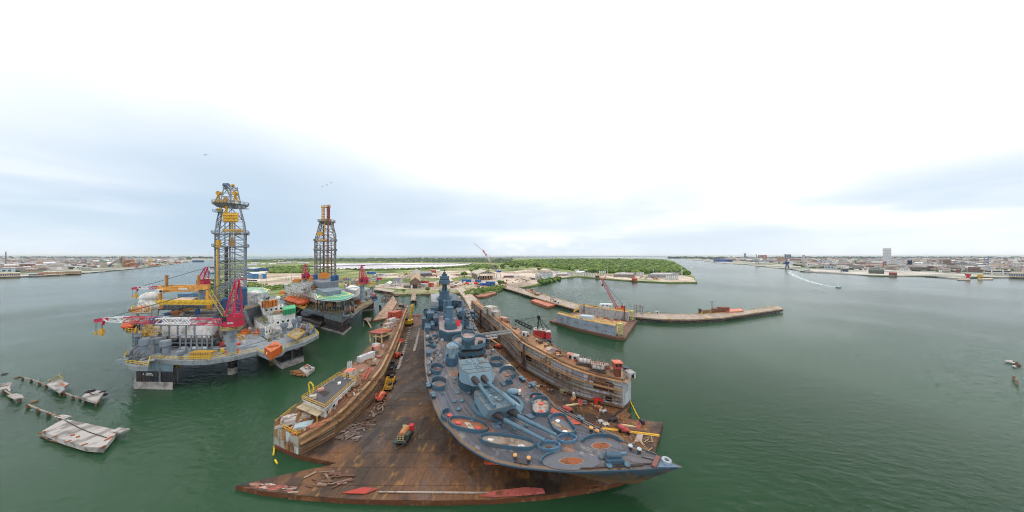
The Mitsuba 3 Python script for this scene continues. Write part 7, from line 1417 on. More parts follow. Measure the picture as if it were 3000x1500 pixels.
M=Mesh(lin(150,136,116)); 
for i in range(8): p=a+[-14+i*2.1-3,8+i*6,0]; M.bar(p,p+UP*8,0.6); M.bar(p+UP*8,p+[2,6,8],0.5)
obj('runway_frame',M,'paint',k); M=Mesh(lin(60,56,54)); M.box((a+b)/2+[-4,18,0],(28,20,6)); M.box((a+b)/2+[0,4,0],(16,5,2),0,lin(150,70,54)); obj('stored_steel',M,'rusty',k)
# white and blue tower crane beside it
k=thing('harbour_crane','tall white portal crane with blue cab and red-jointed boom beside the assembly shed','crane'); Yt=474.0; q=[A(px,829,Yt+dy) for px,dy in ((1454,0),(1468,0),(1468,9),(1454,9))]; tp_=[A(px,797,Yt+dy) for px,dy in ((1456,0),(1467,0),(1467,7),(1456,7))]; m_=[(x+y)/2 for x,y in zip(q,tp_)]; lattice_tower(k,[q,m_,tp_],0.45,'leg','brace',lin(206,208,208,1),False)
M=Mesh(lin(40,84,170)); M.box(A(1462,797,Yt+3),(8.6,6,3.2)); obj('machinery_house',M,'paint',k); M=Mesh(WHITE); M.box(A(1462,792,Yt+3),(8.6,6,0.6)); M.box(A(1462,798.6,Yt+3),(9.2,7,0.6)); obj('house_roof',M,'plain',k); M=Mesh(lin(214,208,190,1))
for px in (1457,1462,1467): M.bar(A(px,792,Yt+3),A(1463.5,777,Yt+3),0.7)
obj('top_frame',M,'plain',k); r,j,e=A(1455,796,Yt),A(1417,736,Yt),A(1389,712.5,Yt)
for t0,t1,col in ((0,.3,lin(150,146,150)),(.3,.5,lin(196,150,150)),(.5,.62,lin(206,206,206,1)),(.62,.78,lin(206,206,206,1)),(.78,.86,lin(196,90,96)),(.86,1,lin(214,180,180))): M=Mesh(col); M.truss(r+(j-r)*t0,r+(j-r)*t1,2.4,2.4,4,0.3); obj('boom_section',M,'plain',k)
M=Mesh(lin(196,40,50)); M.bar(j-unit(j-r)*3,j+unit(j-r)*2,2.0); obj('boom_joint',M,'plain',k); M=Mesh(lin(206,206,206,1)); M.truss(j,e,1.3,1.3,10,0.2); M.bar(j,j+[4.2,0,4.6],0.3); M.bar(j,j+[-4,0,4.0],0.3); obj('jib',M,'plain',k); M=Mesh(lin(120,120,124)); M.tube(A(1463.5,777,Yt),j,0.16,None,5); M.bar(j+[-1.4,0,0],j+[-1.4,0,-8],0.2); obj('rigging',M,'plain',k)
# white hall with faded lettering
k,w,r,Q=gable('white_hall','white ship hall with grey roof and faded teal lettering on its long side','hall',(1568,821),(1585.5,820.5),(1621,818),12.5,3.6,lin(206,210,212,1),lin(150,144,142),'bc'); a,b=Q[1],Q[2]; d_=unit(b-a); n_=np.array([d_[1],-d_[0],0]); L=np.linalg.norm(b-a); M=Mesh(lin(140,176,180)); M.text('GULF COPPER',a+d_*L*0.10+n_*0.15+UP*8.2,d_,UP,2.4,0.1,width=L*0.78); M.text('SHIP REPAIR',a+d_*L*0.2+n_*0.15+UP*5.0,d_,UP,1.3,0.1,width=L*0.5); obj('faded_lettering',M,'plain',w)
for i in range(4): M=Mesh([lin(190,184,172),lin(176,172,150),lin(196,190,178),lin(140,140,160)][i]); e=Q[0]+(Q[1]-Q[0])*(i+0.5)/4; M.box(e+[0,-0.3,0],(np.linalg.norm(Q[1]-Q[0])/4.4,0.5,9.5),0.0); obj('door_leaf',M,'paint',w)
# tanks, sheds and plant along the quay
def tank(label,px,py,wpx,top,col=WHITE,group=None,cone=0.0):
    k=thing('storage_tank',label,'tank',group); p=G(px,py,GZ); r=wpx/2*p[1]/750; z=H-(top-750)/750*p[1]; M=Mesh(col); M.cyl(p,r,z-p[2],20); obj('shell',M,'paint',k); M=Mesh(np.asarray(col)*0.94); M.lathe([p[0],p[1],z],[(r,0),(r*0.98,0.15),(0,0.3+cone*r)],20); obj('roof',M,'paint',k); M=Mesh(GREY); M.bar(p+[-r-0.2,-0.3,0],[p[0]-r-0.2,p[1]-0.3,z],0.3); M.rail([np.array([p[0]+r*math.cos(t),p[1]+r*math.sin(t),z]) for t in np.linspace(0,6.283,9)],1.0,3,0.1); obj('ladder',M,'plain',k); return k
for i in range(6): tank('white storage tank in the row of six squat tanks behind the basin quay',1707.5+7.6*i,809,7.2 if i < 3 else 5.6,798.5+0.6*i,lin(206,206,200,1),'squat tanks behind the basin quay')
for i in range(7): tank('tall white tank in the row of seven at the right end of the quay',1953+5.4*i,819.5,4.6,807.5,lin(214,216,212,1),'tall tanks at the right end of the quay')
for i in range(4): tank('white tank in the group of four in front of the mangroves',1757+5.2*i,801.5,4.6,794.5,lin(214,214,212,1),'tanks in front of the mangroves')
for i in range(3): tank('slim white silo in the group of three at the far left of the tank yard',1685+4.4*i,801,3.8,790,lin(216,216,214,1),'silos at the far left of the tank yard')
for i in range(5): tank('white tank in the dense group right of the pipe plant',1866+4.6*i,809,4.4,798.5,lin(212,212,208,1),'tanks right of the pipe plant')
for i in range(5): tank('pale tall silo in the row left of the squat tanks',1664+4*i,809,3.6,798.5,lin(206,206,204,1),'silos left of the squat tanks')
gable('quay_shed','long grey metal shed near the right end of the quay','shed',(1898,813),(1960,813.5),(1990,808),7,1.4,lin(150,152,156),lin(176,172,168),'ab'); gable('quay_shed','grey shed with tan roof behind the squat tanks','shed',(1712,797.5),(1742,797.5),(1744,794),6,3,lin(150,156,164),lin(186,170,150),'ab'); gable('quay_shed','white open shed between the silos and the squat tanks','shed',(1688,804),(1712,804),(1712,799),5,1,lin(186,190,192),WHITE,'ab'); gable('quay_shed','low grey building at the corner of the basin quay','shed',(1628,808),(1660,808),(1664,803),3.6,0.8,lin(150,146,146),lin(170,166,160),'ab')
k,w,r,Q=gable('pipe_plant','grey pipe plant with white hoppers on its roof behind the quay','plant',(1798,812),(1856,813),(1862,807),6.5,1.0,lin(130,126,122),lin(166,160,154),'ab')
for px in (1818,1823,1828): M=Mesh(lin(214,214,214,1)); p=A(px,802 if px > 1820 else 803,Q[2][1]-10); M.cyl(p-UP*2,2.0,6,12); obj('hopper',M,'paint',k)
k=thing('quay_crane','small red crane on the quay in front of the pipe plant','crane'); p=G(1859,822,GZ); M=Mesh(lin(190,60,56)); M.box(p,(9,4,4)); M.bar(p+[-2,0,4],p+[-1,0,15],0.8); M.bar(p+[-2,0,4],p+[-6,0,6],0.6); obj('body',M,'paint',k); k=thing('quay_crane','small dark crane with orange arm on the quay left of the long red boom','crane'); p=G(1750,813.5,GZ); M=Mesh(lin(56,50,60)); M.box(p,(8,4,4)); obj('body',M,'plain',k); M=Mesh(lin(190,120,70)); M.bar(p+[0,0,4],p+[1,0,14],0.8); obj('arm',M,'plain',k)
for px,py,y1,lb in ((1779,809,782,'tall pale light mast behind the tank yard'),(1914,806,788,'tall pale light mast behind the long grey shed'),(1997,812,784,'taller light mast of the two at the right end of the quay'),(1999,813,791,'shorter light mast at the right end of the quay')): k=thing('light_mast',lb,'mast'); p=G(px,py,GZ); M=Mesh(lin(200,204,206,1)); M.tube(p,[p[0],p[1],H-(y1-750)/750*p[1]],0.5,0.3,7); M.box([p[0],p[1],H-(y1-750)/750*p[1]-1],(3,1,1)); obj('pole',M,'plain',k)
# loose goods in the yard: containers, blue heaps, vehicles
yard=[('shipping_container','blue container alone in the middle of the yard','container',(1367,826),(17,4,4.5),lin(40,94,170)),('shipping_container','blue container in front of the assembly shed','container',(1401,827),(11,4,4.5),lin(44,110,170)),('scrap_bin','orange bin left of the blue containers','bin',(1368,832),(6,4,3),lin(206,90,50)),('scrap_bin','red bin in front of the assembly shed','bin',(1396,833),(8,4,3.6),lin(206,70,60)),('scrap_bin','green bin beside the blue heap in the yard','bin',(1409,836),(10,4,2.4),lin(70,150,110)),('blue_stack','low blue stack at the front of the yard','stack',(1417,836.5),(13,6,4),lin(40,100,180)),('blue_stack','tall heap of blue drums at the front right of the yard','stack',(1437,838),(14,8,7),lin(34,96,160)),('site_cabin','pair of white cabins behind the ship bow tower','cabin',(1241,840),(16,5,5),lin(206,206,204,1)),('shipping_container','red container row behind the white cabins','container',(1243,832),(16,4,5),lin(180,70,56)),('shipping_container','orange container right of the white cabins','container',(1262,840),(8,5,6),lin(190,96,66)),('site_cabin','grey cabin behind the red container row','cabin',(1240,826),(9,5,4),lin(170,172,170)),('yellow_loader','yellow loader standing in the middle of the yard','loader',(1289,838),(8,6,6),lin(206,176,110)),('pipe_stack','long white pipe stack lying on the yard','stack',(1340,834),(4,30,1.2),lin(206,202,196)),('tent_pair','blue and white tents at the far left of the yard','tent',(1088,803),(20,8,6),lin(40,104,176)),('trailer_home','long grey trailer at the left of the yard','trailer',(1115,807),(20,6,5),lin(170,176,180)),('trailer_home','shorter white trailer at the left of the yard','trailer',(1133,809),(12,6,4.6),lin(206,208,210)),('white_coils','heap of white coils behind the portal crane','heap',(1518,812),(20,8,4.5),WHITE),('barge_on_land','dark barge section standing on land behind the portal crane','barge',(1490,813),(22,6,4),lin(110,90,100)),('grey_bin','grey bin left of the white ship hall','bin',(1561,819),(9,5,3),lin(80,94,106)),('white_truck','white truck with crane right of the white ship hall','truck',(1632,800),(14,5,5),lin(200,206,206))]
for nm,lb,ct,p,sz,col in yard: box_thing(nm,lb,ct,G(*p,GZ),sz,0.08*rng.normal(),col,lid=vary(np.minimum(np.asarray(col)*1.1,.8),0.1))
cars=[(1260+6*i,808.5+0.3*(i % 3)) for i in range(4)]+[(1322+7.0*i,805-0.15*i) for i in range(9)]+[(1330+8*i,809) for i in range(4)]+[(1559+6.5*i,783+0.5*i) for i in range(10)]+[(1615+5*i,791+0.3*i) for i in range(6)]+[(715+5*i,822.5+0.1*i) for i in range(8)]
for i,(px,py) in enumerate(cars):
    p=G(px,py,GZ); ci=rng.integers(5); k=thing('parked_car','small ' +('white','dark grey','silver','dark blue','red')[ci]+' car parked ' +('in the row before the long dark shed','in the row beside the assembly shed','in the short row left of the assembly shed','in the far row below the mangroves','among the vehicles behind the white hall','in the row before the blue warehouse')[0 if i < 4 else 1 if i < 13 else 2 if i < 17 else 3 if i < 27 else 4 if i < 33 else 5],'car','cars parked about the island yard'); s_=1.15; col=[WHITE,lin(60,62,70),lin(150,154,160),lin(60,70,110),lin(150,50,50)][ci]; rz=0.3*rng.normal(); M=Mesh(col); M.box(p+UP*0.4,(4.6*s_,2.0*s_,0.8),rz); M.box(p+UP*1.2,(2.6*s_,1.8*s_,0.65),rz); b_=obj('body',M,'paint',k); M=Mesh(DARK); M.box(p+UP*1.25,(2.66*s_,1.84*s_,0.45),rz); obj('windows',M,'glass',k,kind='stuff'); M=Mesh(BLACK)
    for x in (-1.4,1.4):
        for y in (-0.95,0.95): q=p+[x*math.cos(rz)-y*math.sin(rz),x*math.sin(rz)+y*math.cos(rz),0.35]; M.tube(q+[0,-0.12,0],q+[0,0.12,0],0.36,None,8)
    obj('wheels',M,'plain',k,kind='stuff')
yd=thing('yard_scrap','scrap steel and machine parts scattered about the island yard','scrap'); n0=[0]
scraps(yd,lambda x,y: G(x,y,GZ),[(1290,840),(1345,846),(1440,842),(1450,830),(1370,822),(1290,826)],70,SCR+[lin(206,200,190),lin(200,90,60)],1.5,5.0); scraps(yd,lambda x,y: G(x,y,GZ),[(1130,815),(1200,812),(1280,812),(1300,802),(1180,800)],46,SCR+[WHITE,lin(206,200,190)],1.5,6.0); scraps(yd,lambda x,y: G(x,y,GZ),[(1460,838),(1550,826),(1560,812),(1480,804)],40,SCR,1.5,5.5); scraps(yd,lambda x,y: G(x,y,GZ),[(1720,806),(1900,818),(1945,822),(1900,812),(1780,806)],46,SCR+[WHITE],1.5,5.0)
# poles about the grass
for i,(px,py,top) in enumerate(((722,850,812),(838,826,808),(853,822,806),(846,822,812),(876,824,812),(780,826,800),(1104,830,806),(1150,800,790),(1257,798,785),(1310,792,778),(1567,800,788),(1480,845,826),(1381,838,828),(1549,850,838))):
    k=thing('utility_pole','thin utility pole standing about the island yard','pole','utility poles about the island'); p=G(px,py,GZ); M=Mesh(lin(110,100,92)); z=H-(top-750)/750*p[1]; M.tube(p,[p[0],p[1],z],0.28,0.2,6); M.bar([p[0]-1.4,p[1],z-1],[p[0]+1.4,p[1],z-1],0.2); obj('pole',M,'plain',k)
# far sheds behind the near derrick and the green strips there
far_sheds=[((722,779),(752,779),7,lin(196,196,198,1)),((735,774),(760,774),6,lin(200,200,202,1)),((764,778),(776,778),8,lin(206,206,206,1)),((786,776),(808,776),7,lin(212,212,212,1)),((812,772),(852,772.5),6,lin(186,182,184)),((838,768),(870,768),6,lin(150,156,160)),((870,773),(905,773.5),6,lin(196,192,192)),((760,764),(800,764),7,lin(90,120,104)),((800,766),(830,766),6,lin(190,178,168)),((660,775),(700,776),6,lin(190,186,180))]
for i,(a,b,h,col) in enumerate(far_sheds): gable('far_shed','low pale industrial shed in the flat land behind the near derrick','shed',a,b,(b[0]+2,b[1]-1.2),h,1.4,col,np.minimum(col*1.1,0.82),'ab',group='sheds behind the near derrick')
# boats and pontoons left of the derrick
for lb,pts,z,col in (('grey mooring pontoon left of the near derrick foot',((582,816),(606,812),(622,816),(600,821)),1.5,lin(150,150,146)),('tan dock platform with blue stores behind the pipe deck',((503,880),(530,861),(580,861),(585,866),(560,880)),3,lin(170,150,130))):
    k=barge(lb,pts,z,col)
    if z == 3: M=Mesh(lin(60,110,150)); M.box(G(552,870,3),(18,5,4)); obj('blue_store',M,'paint',k)
for px,py,L,col,lb in ((628,801,26,lin(60,130,150),'teal supply boat half hidden behind the near derrick'),(618,797,20,lin(70,100,130),'blue supply boat with two masts left of the near derrick'),(628,784,30,lin(60,56,62),'dark-hulled ship with white house left of the near derrick')):
    k=thing('supply_boat',lb,'boat'); p=G(px,py,0); M=Mesh(col); M.hexa([p+[x*L,y*L,-0.5] for x,y in ((-.5,-.12),(.35,-.12),(.5,0),(.35,.12),(-.5,.12))],[p+[x*L,y*L,L*0.12] for x,y in ((-.52,-.14),(.38,-.14),(.55,0),(.38,.14),(-.52,.14))]); obj('hull',M,'paint',k); M=Mesh(WHITE); M.box(p+[-L*0.2,0,L*0.12],(L*0.3,L*0.2,L*0.2)); M.box(p+[-L*0.2,0,L*0.32],(L*0.2,L*0.16,L*0.1)); obj('house',M,'paint',k); M=Mesh(lin(40,60,90))
    for x in (0.0,0.12): M.bar(p+[x*L,0,L*0.1],p+[x*L,0,L*0.6],L*0.02)
    obj('mast',M,'plain',k)

# ---------------------------------------------------------------- vegetation
TRI=trimesh.creation.icosphere(1); TF=TRI.faces; TV=TRI.vertices
def crowns(M,pts,size,flat,cols,sub=1,lumps=1):
    for p in pts:
        for _ in range(lumps):
            s_=size(p)*(0.65+0.7*rng.random()); c=cols[rng.integers(len(cols))]*(0.75+0.5*rng.random()); v=TV*(1+0.55*(rng.random((len(TV),1))-0.5))*[s_,s_,s_*flat]; q=p+([0,0,0] if lumps == 1 else rng.normal(size=3)*size(p)*[0.6,0.6,0.3])
            vv=(v+q+UP*s_*flat*0.5)[TF.ravel()]; M.add(vv,np.arange(len(vv)).reshape(-1,3),c)
LEAF=[np.array(c) for c in ((0.075,0.135,0.026),(0.11,0.175,0.034),(0.14,0.21,0.044),(0.062,0.11,0.028),(0.17,0.22,0.055),(0.05,0.09,0.026))]
def inside(poly,n,zg=2.0):
    P=Polygon(poly); x0,y0,x1,y1=P.bounds; out=[]
    while len(out) < n:
        x,y=x0+(x1-x0)*rng.random(),y0+(y1-y0)*rng.random()
        if P.contains(Point(x,y)): out.append(G(x,y,zg))
    return out
FOREST=[(1478,773),(1500,776),(1560,780),(1600,783),(1650,787),(1700,795),(1790,799),(1900,800),(1960,804),(2018,804),(2004,791),(1988,780),(1970,770),(1940,764),(1900,761.5),(1780,760),(1640,760.5),(1560,763),(1500,767)]
M=Mesh(); crowns(M,inside(FOREST,4300),lambda p: 2.6+p[1]*0.0042,0.6,LEAF); obj('mangrove_forest',M,'leaf',label='dense bright green mangrove forest covering the right half of the island',cat='forest',kind='stuff',smooth=False)
M=Mesh(); strip=inside([(1478,776),(1560,781),(1650,788),(1700,797),(1790,801),(1900,802),(2020,806),(2018,801),(1900,797),(1700,791),(1560,777),(1478,772)],900); crowns(M,strip,lambda p: 2.4+p[1]*0.004,1.1,LEAF); obj('forest_edge',M,'leaf',label='taller front edge of the mangrove forest above the tank yard',cat='forest',kind='stuff')
M=Mesh(); crowns(M,inside([(780,788),(860,782),(930,783),(1010,790),(1100,793),(1240,790),(1330,785),(1400,783),(1470,790),(1480,782),(1400,776),(1330,783),(1240,787),(1110,791.5),(1000,789),(900,780),(800,784)],900),lambda p: 1.4+p[1]*0.0028,0.8,LEAF); obj('scrub',M,'leaf',label='green scrub along the near bank of the pale settling pond',cat='scrub',kind='stuff')
M=Mesh(); crowns(M,inside([(790,800),(900,801),(905,786),(830,785),(796,790)],420),lambda p: 1.2+p[1]*0.0035,0.8,LEAF[1:5]); obj('scrub',M,'leaf',label='bright green thicket left of the far derrick',cat='scrub',kind='stuff')
M=Mesh(); crowns(M,inside([(640,768),(900,766),(1200,767),(1500,770),(1500,757.5),(1200,757.2),(900,758),(660,763)],2200),lambda p: 3.0+p[1]*0.0036,0.38,[np.array([0.07,0.105,0.045]),np.array([0.10,0.13,0.055]),np.array([0.055,0.085,0.04])]); obj('marsh_scrub',M,'leaf',label='flat grey-green marsh scrub stretching to the bay behind the pond',cat='scrub',kind='stuff')
def bushes(label,poly,n,size,name='bush_belt',cols=LEAF):
    M=Mesh(); crowns(M,inside(poly,n),lambda p: size,0.9,cols,lumps=2); obj(name,M,'leaf',label=label,cat='bushes',kind='stuff')
bushes('belt of green bushes along the water below the white ship hall',[(1577,826),(1585,822),(1640,813),(1642,818),(1600,828),(1580,832)],60,2.4); bushes('rough green bushes on the bank below the portal crane',[(1362,858),(1420,846),(1478,840),(1480,844),(1440,853),(1370,866)],90,1.9,cols=[LEAF[0],LEAF[1],np.array([0.13,0.15,0.04])]); bushes('tall weeds on the left point behind the near derrick',[(598,850),(622,822),(640,818),(660,840),(640,860),(600,866)],90,2.0); bushes('weeds among the grass behind the cabins of the nearest rig',[(716,826),(800,834),(860,836),(870,845),(800,850),(720,845)],90,1.5,cols=LEAF[1:5])
def tree(label,px,py,s_,group=None,name='tree',lean=0.0):
    k=thing(name,label,'tree' if name == 'tree' else 'bush',group); p=G(px,py,2.1); M=Mesh(lin(96,80,66)); M.tube(p,p+[lean,0,s_*0.7],s_*0.09,s_*0.05,7); M.tube(p+UP*s_*0.45,p+[s_*0.35,0,s_*0.9],s_*0.04,s_*0.02,6); obj('trunk',M,'plain',k); M=Mesh(); crowns(M,[p+[lean+rng.normal()*s_*0.28,rng.normal()*s_*0.28,s_*(0.55+0.5*rng.random())] for _ in range(26)],lambda q: s_*0.24,0.85,LEAF[:4]); obj('crown',M,'leaf',k)
tree('round dark green bush on the bank behind the ship mast',1254,856,5.0,name='round_bush'); tree('small green tree beside the assembly shed',1360,812,9); tree('dark bush at the left end of the bank behind the dry dock',1182,858,3.6,name='round_bush'); tree('leafless-topped small tree below the portal crane',1467,838,7); tree('tree beside the white truck in the yard',1579,795,8); tree('dark tree left of the far parking row',1545,788,10)
for px,py,s_ in ((1380,800,9),(1392,795,10),(1430,792,11),(1448,788,12),(1470,787,12),(1500,788,12),(1515,789,12),(1400,790,10)): tree('green tree in the loose row behind the assembly shed',px,py,s_,'trees behind the assembly shed')
# ---------------------------------------------------------------- the town across the harbour
TZ=2.75
def house_at(px,py): return G(px,py,TZ)
def facing(p): return -math.atan2(p[0],p[1])
def rot(rz): return np.array([[math.cos(rz),-math.sin(rz),0],[math.sin(rz),math.cos(rz),0],[0,0,1]])
def tower(label,px0,px1,base,top,col,nx,nz,name='town_building',cat='building',depth=None,win=None,band=False,roof=None,ratio=0.62,cap=True):
    """a far building: its face turned to the harbour, storeys of windows set into the wall"""
    k=thing(name,label,cat); p=house_at((px0+px1)/2,base); rz=facing(p); R=rot(rz); sc=math.cos(rz); W=(px1-px0)/750*p[1]*sc; hh=(base-top)/750*p[1]; D_=depth or W*0.5
    M=Mesh(col); M.box(p+R @ [0,D_/2,0],(W,D_,hh),rz); w=obj('walls',M,'paint',k)
    if cap: M=Mesh(np.asarray(col)*0.9 if roof is None else roof); M.box(p+R @ [0,D_/2,0]+UP*hh,(W*1.01,D_*1.01,hh*0.02+0.4),rz); obj('roof',M,'paint',k)
    wc=lin(70,78,88) if win is None else win
    for j in range(nz):
        z=hh*(0.06+0.9*(j+0.5)/nz); h_=hh*0.9/nz*ratio
        if band: M=Mesh(wc); M.box(p+R @ [0,-0.05,z-h_/2],(W*0.94,0.5,h_),rz); obj('window_band',M,'plain',w); continue
        for i in range(nx): M=Mesh(wc); x=W*(-0.5+(i+0.5)/nx); M.box(p+R @ [x,-0.05,z-h_/2],(W/nx*0.6,0.5,h_),rz); obj('window',M,'plain',w)
    return k,w,p,R,W,hh
tw=tower('tall white slab office tower standing alone over the town',2586,2611,778,727.5,lin(228,229,230,1),1,21,'office_tower','tower',win=lin(150,158,166),band=True,ratio=0.42)
M=Mesh(lin(232,232,232,1)); k,w,p,R,W,hh=tw; M.box(p+R @ [0,W*0.25,hh*0.9],(W*1.005,W*0.52,hh*0.1),facing(p)); M.box(p+R @ [0,-0.3,0],(W*1.004,0.3,hh*0.07),facing(p)); obj('blank_band',M,'paint',k)
tower('dark blue glass office block right of the white tower',2658,2673,781,763,lin(30,46,74),5,8,'office_block',win=lin(24,34,54)); tower('beige office block with long window bands',2762,2787,780,760,lin(176,152,132),1,7,'office_block',win=lin(90,84,84),band=True); tower('pale wing joined to the left of the beige office block',2751,2761,780,759.5,lin(190,176,164),4,7,'office_block')
dm=tower('white domed hotel with balconies at the right edge of the town',2962,2990,791,770,lin(226,222,216,1),7,6,'domed_hotel','hotel',win=lin(120,124,128)); k,w,p,R,W,hh=dm; M=Mesh(lin(222,218,212,1)); M.cyl(p+R @ [-W*0.05,W*0.25,hh],W*0.26,hh*0.1,18); M.ball(p+R @ [-W*0.05,W*0.25,hh*1.1],(W*0.24,W*0.24,hh*0.36),2); obj('dome',M,'paint',k)
rb=[('red brick warehouse with arched windows left of the white tower',2534,2561,789,778.5,lin(170,108,98),9,2),('long red-roofed block below the white tower',2597,2632,788,780,lin(190,176,166),10,1),('dark red block at the right end of the long red-roofed one',2628,2636,786,778.5,lin(156,88,92),3,2),('crimson block in the middle of the town',2703,2724,781,774,lin(184,84,98),6,1),('small crimson block left of the larger crimson one',2687,2696,781,775,lin(176,64,84),3,1),('pinkish mid-rise block with a white core',2716,2729,776,761.5,lin(200,170,156),5,4),('long grey-brown warehouse with dark arches',2660,2716,792,782,lin(150,134,128),14,1),
      ('brick warehouse adjoining the grey-brown one',2716,2736,792,780,lin(140,110,104),5,2),('white arcaded building near the waterfront',2760,2786,799,787.5,lin(214,206,194,1),8,2),('red brick corner building with white trim',2800,2814,799,791,lin(164,98,90),4,2),('brick warehouse with pale roof left of the domed hotel',2836,2872,797,783,lin(160,122,112),10,3),('open concrete parking structure below the crane',2876,2897,787,774,lin(160,158,150),6,3),('cream block at the foot of the blue crane',2868,2895,778,766,lin(206,196,176),7,3),('white hotel with pink crown in the right of the town',2920,2933,777,764.5,lin(216,206,204,1),4,4),('pale pink block beside the white one',2945,2960,773,767,lin(206,160,160),5,1),('teal-glazed low block left of the parking structure',2862,2875,785,775,lin(130,176,180),4,2),
      ('red brick block in the middle of the town',2786,2797,783,772,lin(164,104,94),4,3),('grey-brown flats right of the red brick block',2812,2828,778,767,lin(170,146,140),6,3),('dark brick hotel behind the beige block',2730,2742,775,762,lin(170,140,130),4,4),('white block in front of the dark brick hotel',2742,2750,777,762,lin(214,210,206,1),3,4),('cream church hall right of the dark blue block',2674,2690,775,764,lin(210,196,176),5,2)]
for lb,a,b,y0,y1,col,nx,nz in rb: tower(lb,a,b,y0,y1,col,nx,nz,roof=lin(200,110,80) if 'red-roofed' in lb else None)
# left part of the right-hand shore
for lb,a,b,y0,y1,col,nx,nz in (('tall slim grey apartment tower far off on the left of the right-hand shore',2179,2186,760,742.5,lin(170,174,180),3,8),('brown hospital block with dark left wing',2225,2247,765,747.5,lin(206,170,150),6,5),('dark grey wing at the left of the brown hospital block',2221,2234,764,748,lin(140,140,144),4,5),('blue-grey glass hospital tower with roof frames',2298,2318,766,745.5,lin(150,160,176),8,7),('long pink hospital wing',2314,2347,769,757.5,lin(206,170,154),10,2),('orange-tan hospital wing with white stripes',2275,2305,768,755,lin(214,170,140),9,3),('dark-roofed hospital wing behind the orange-tan one',2275,2290,760,752,lin(120,120,136),5,2),('white tower behind the pink hospital wing',2350,2358,764,747,lin(214,214,210,1),3,5),('pink block at the waterside behind the ferry pier',2455,2492,784,772,lin(200,180,176),10,3),('white block right of the pink waterside block',2490,2500,784,770,lin(206,200,196,1),3,3),('cream square block above the blue harbour crane',2307,2314,766.5,759,lin(224,208,190),1,0)): tower(lb,a,b,y0,y1,col,nx,nz)
for lb,a,b,y0,y1,col in (('bright blue ferry shed at the left of the right-hand shore',2090,2130,767,759.5,lin(30,90,190)),('second bright blue shed with white doors',2130,2146,767,760.5,lin(36,84,180)),('white marina shed by the far water',2055,2075,763,760,lin(214,218,220,1)),('white marina shed row right of the other',2076,2088,763.5,760,lin(210,214,218,1)),('long grey quay shed behind the container berth',2196,2290,768,762.5,lin(150,160,160)),('long white terminal shed at the right edge',2880,2960,803,799,lin(196,186,170)),('cream terminal hall with blue window bands at the right edge',2955,3010,812,800,lin(216,196,166)),('dark quay warehouse with pale roof below the parking structure',2888,2960,799,793,lin(86,84,84)),('dark blue-roofed pavilion by the ferry berth',2462,2486,796,787,lin(60,74,90)),('teal roofed hall on the green quay',2544,2590,802,790,lin(120,120,104)),('red-roofed restaurant on the small pier',2604,2628,807,799,lin(170,96,84))):
    tower(lb,a,b,y0,y1,col,8,1,'quay_shed','shed',depth=26 if b-a > 30 else 14,win=lin(60,90,140) if 'blue window' in lb else None,roof=lin(80,128,126) if 'teal' in lb else lin(214,96,84) if 'red-roofed' in lb else lin(200,196,190))
sm=thing('smokestack','slim brick smokestack in front of the white tower','smokestack'); p=house_at(2588,790); M=Mesh(lin(150,80,70)); M.tube(p,p+UP*23/750*p[1],1.5,1.1,10); obj('shaft',M,'paint',sm)
gf=thing('white_gantry','white gantry frame on the quay near the right edge','gantry'); p=house_at(2922,806)
for x in (-14,14): M=Mesh(WHITE); M.bar(p+[x,0,0],p+[x,0,13],1.2); obj('leg',M,'plain',gf)
M=Mesh(WHITE); M.bar(p+[-14,0,13],p+[14,0,13],1.4); M.bar(p+[-14,0,4],p+[14,0,4],0.8); obj('beam',M,'plain',gf)
def shore_crane(label,px,base,cab,tip,col,boomcol,name='harbour_crane'):
    k=thing(name,label,'crane'); p=house_at(px,base); Y=p[1]; M=Mesh(col); t=A(px,cab,Y)
    for x in (-1,1): M.bar(p+[x*Y*0.006,0,0],t+[x*Y*0.002,0,0],Y*0.0025)
    M.box(t,(Y*0.010,Y*0.008,Y*0.007)); obj('tower',M,'paint',k); M=Mesh(boomcol); M.bar(t+UP*Y*0.004,A(*tip,Y),Y*0.0018); obj('boom',M,'plain',k)
shore_crane('blue and white harbour crane at the end of the container quay',2306,786,772,(2299,745),lin(40,70,130),lin(110,120,130)); shore_crane('pale harbour crane farther left on the container quay',2219,776,764,(2215,745),lin(170,176,176),lin(160,166,166)); shore_crane('blue construction crane over the parking structure',2893,780,768,(2898,752),lin(150,160,176),lin(70,110,160)); shore_crane('crimson crane on a barge by the right-hand quay',2836,815.5,808,(2824,801),lin(196,40,64),lin(214,120,110)); shore_crane('yellow crane on a barge right of the crimson one',2872,816.5,811,(2868,804),lin(222,176,40),lin(222,190,60)); shore_crane('pale tower crane far in the right of the town',2857,768,762,(2856,753),lin(150,150,156),lin(150,150,156))
for a,b,y,lb in ((2804,2843,820,'flat pale barge under the crimson crane'),(2863,2910,818.5,'flat grey barge under the yellow crane')): barge(lb,[(a,y),(b,y),(b-2,y-4),(a+3,y-4)],1.4,lin(170,160,146))
k=thing('rescue_mast','thin lattice radio mast far left over the town','mast'); p=house_at(17,783); M=Mesh(lin(120,110,116)); M.truss(p,A(17,737,p[1]),1.8,1.8,12,0.2); obj('mast',M,'plain',k); k=thing('rescue_mast','short radio mast on the skyline right of the taller one','mast'); p=house_at(107,762); M=Mesh(lin(130,120,126)); M.tube(p,A(107,753,p[1]),5,2,6); obj('mast',M,'plain',k); k=thing('rescue_mast','radio mast on the skyline left of the blue construction crane','mast'); p=house_at(2857,764); M=Mesh(lin(120,124,130)); M.tube(p,A(2857,752.5,p[1]),4,1.5,6); obj('mast',M,'plain',k)
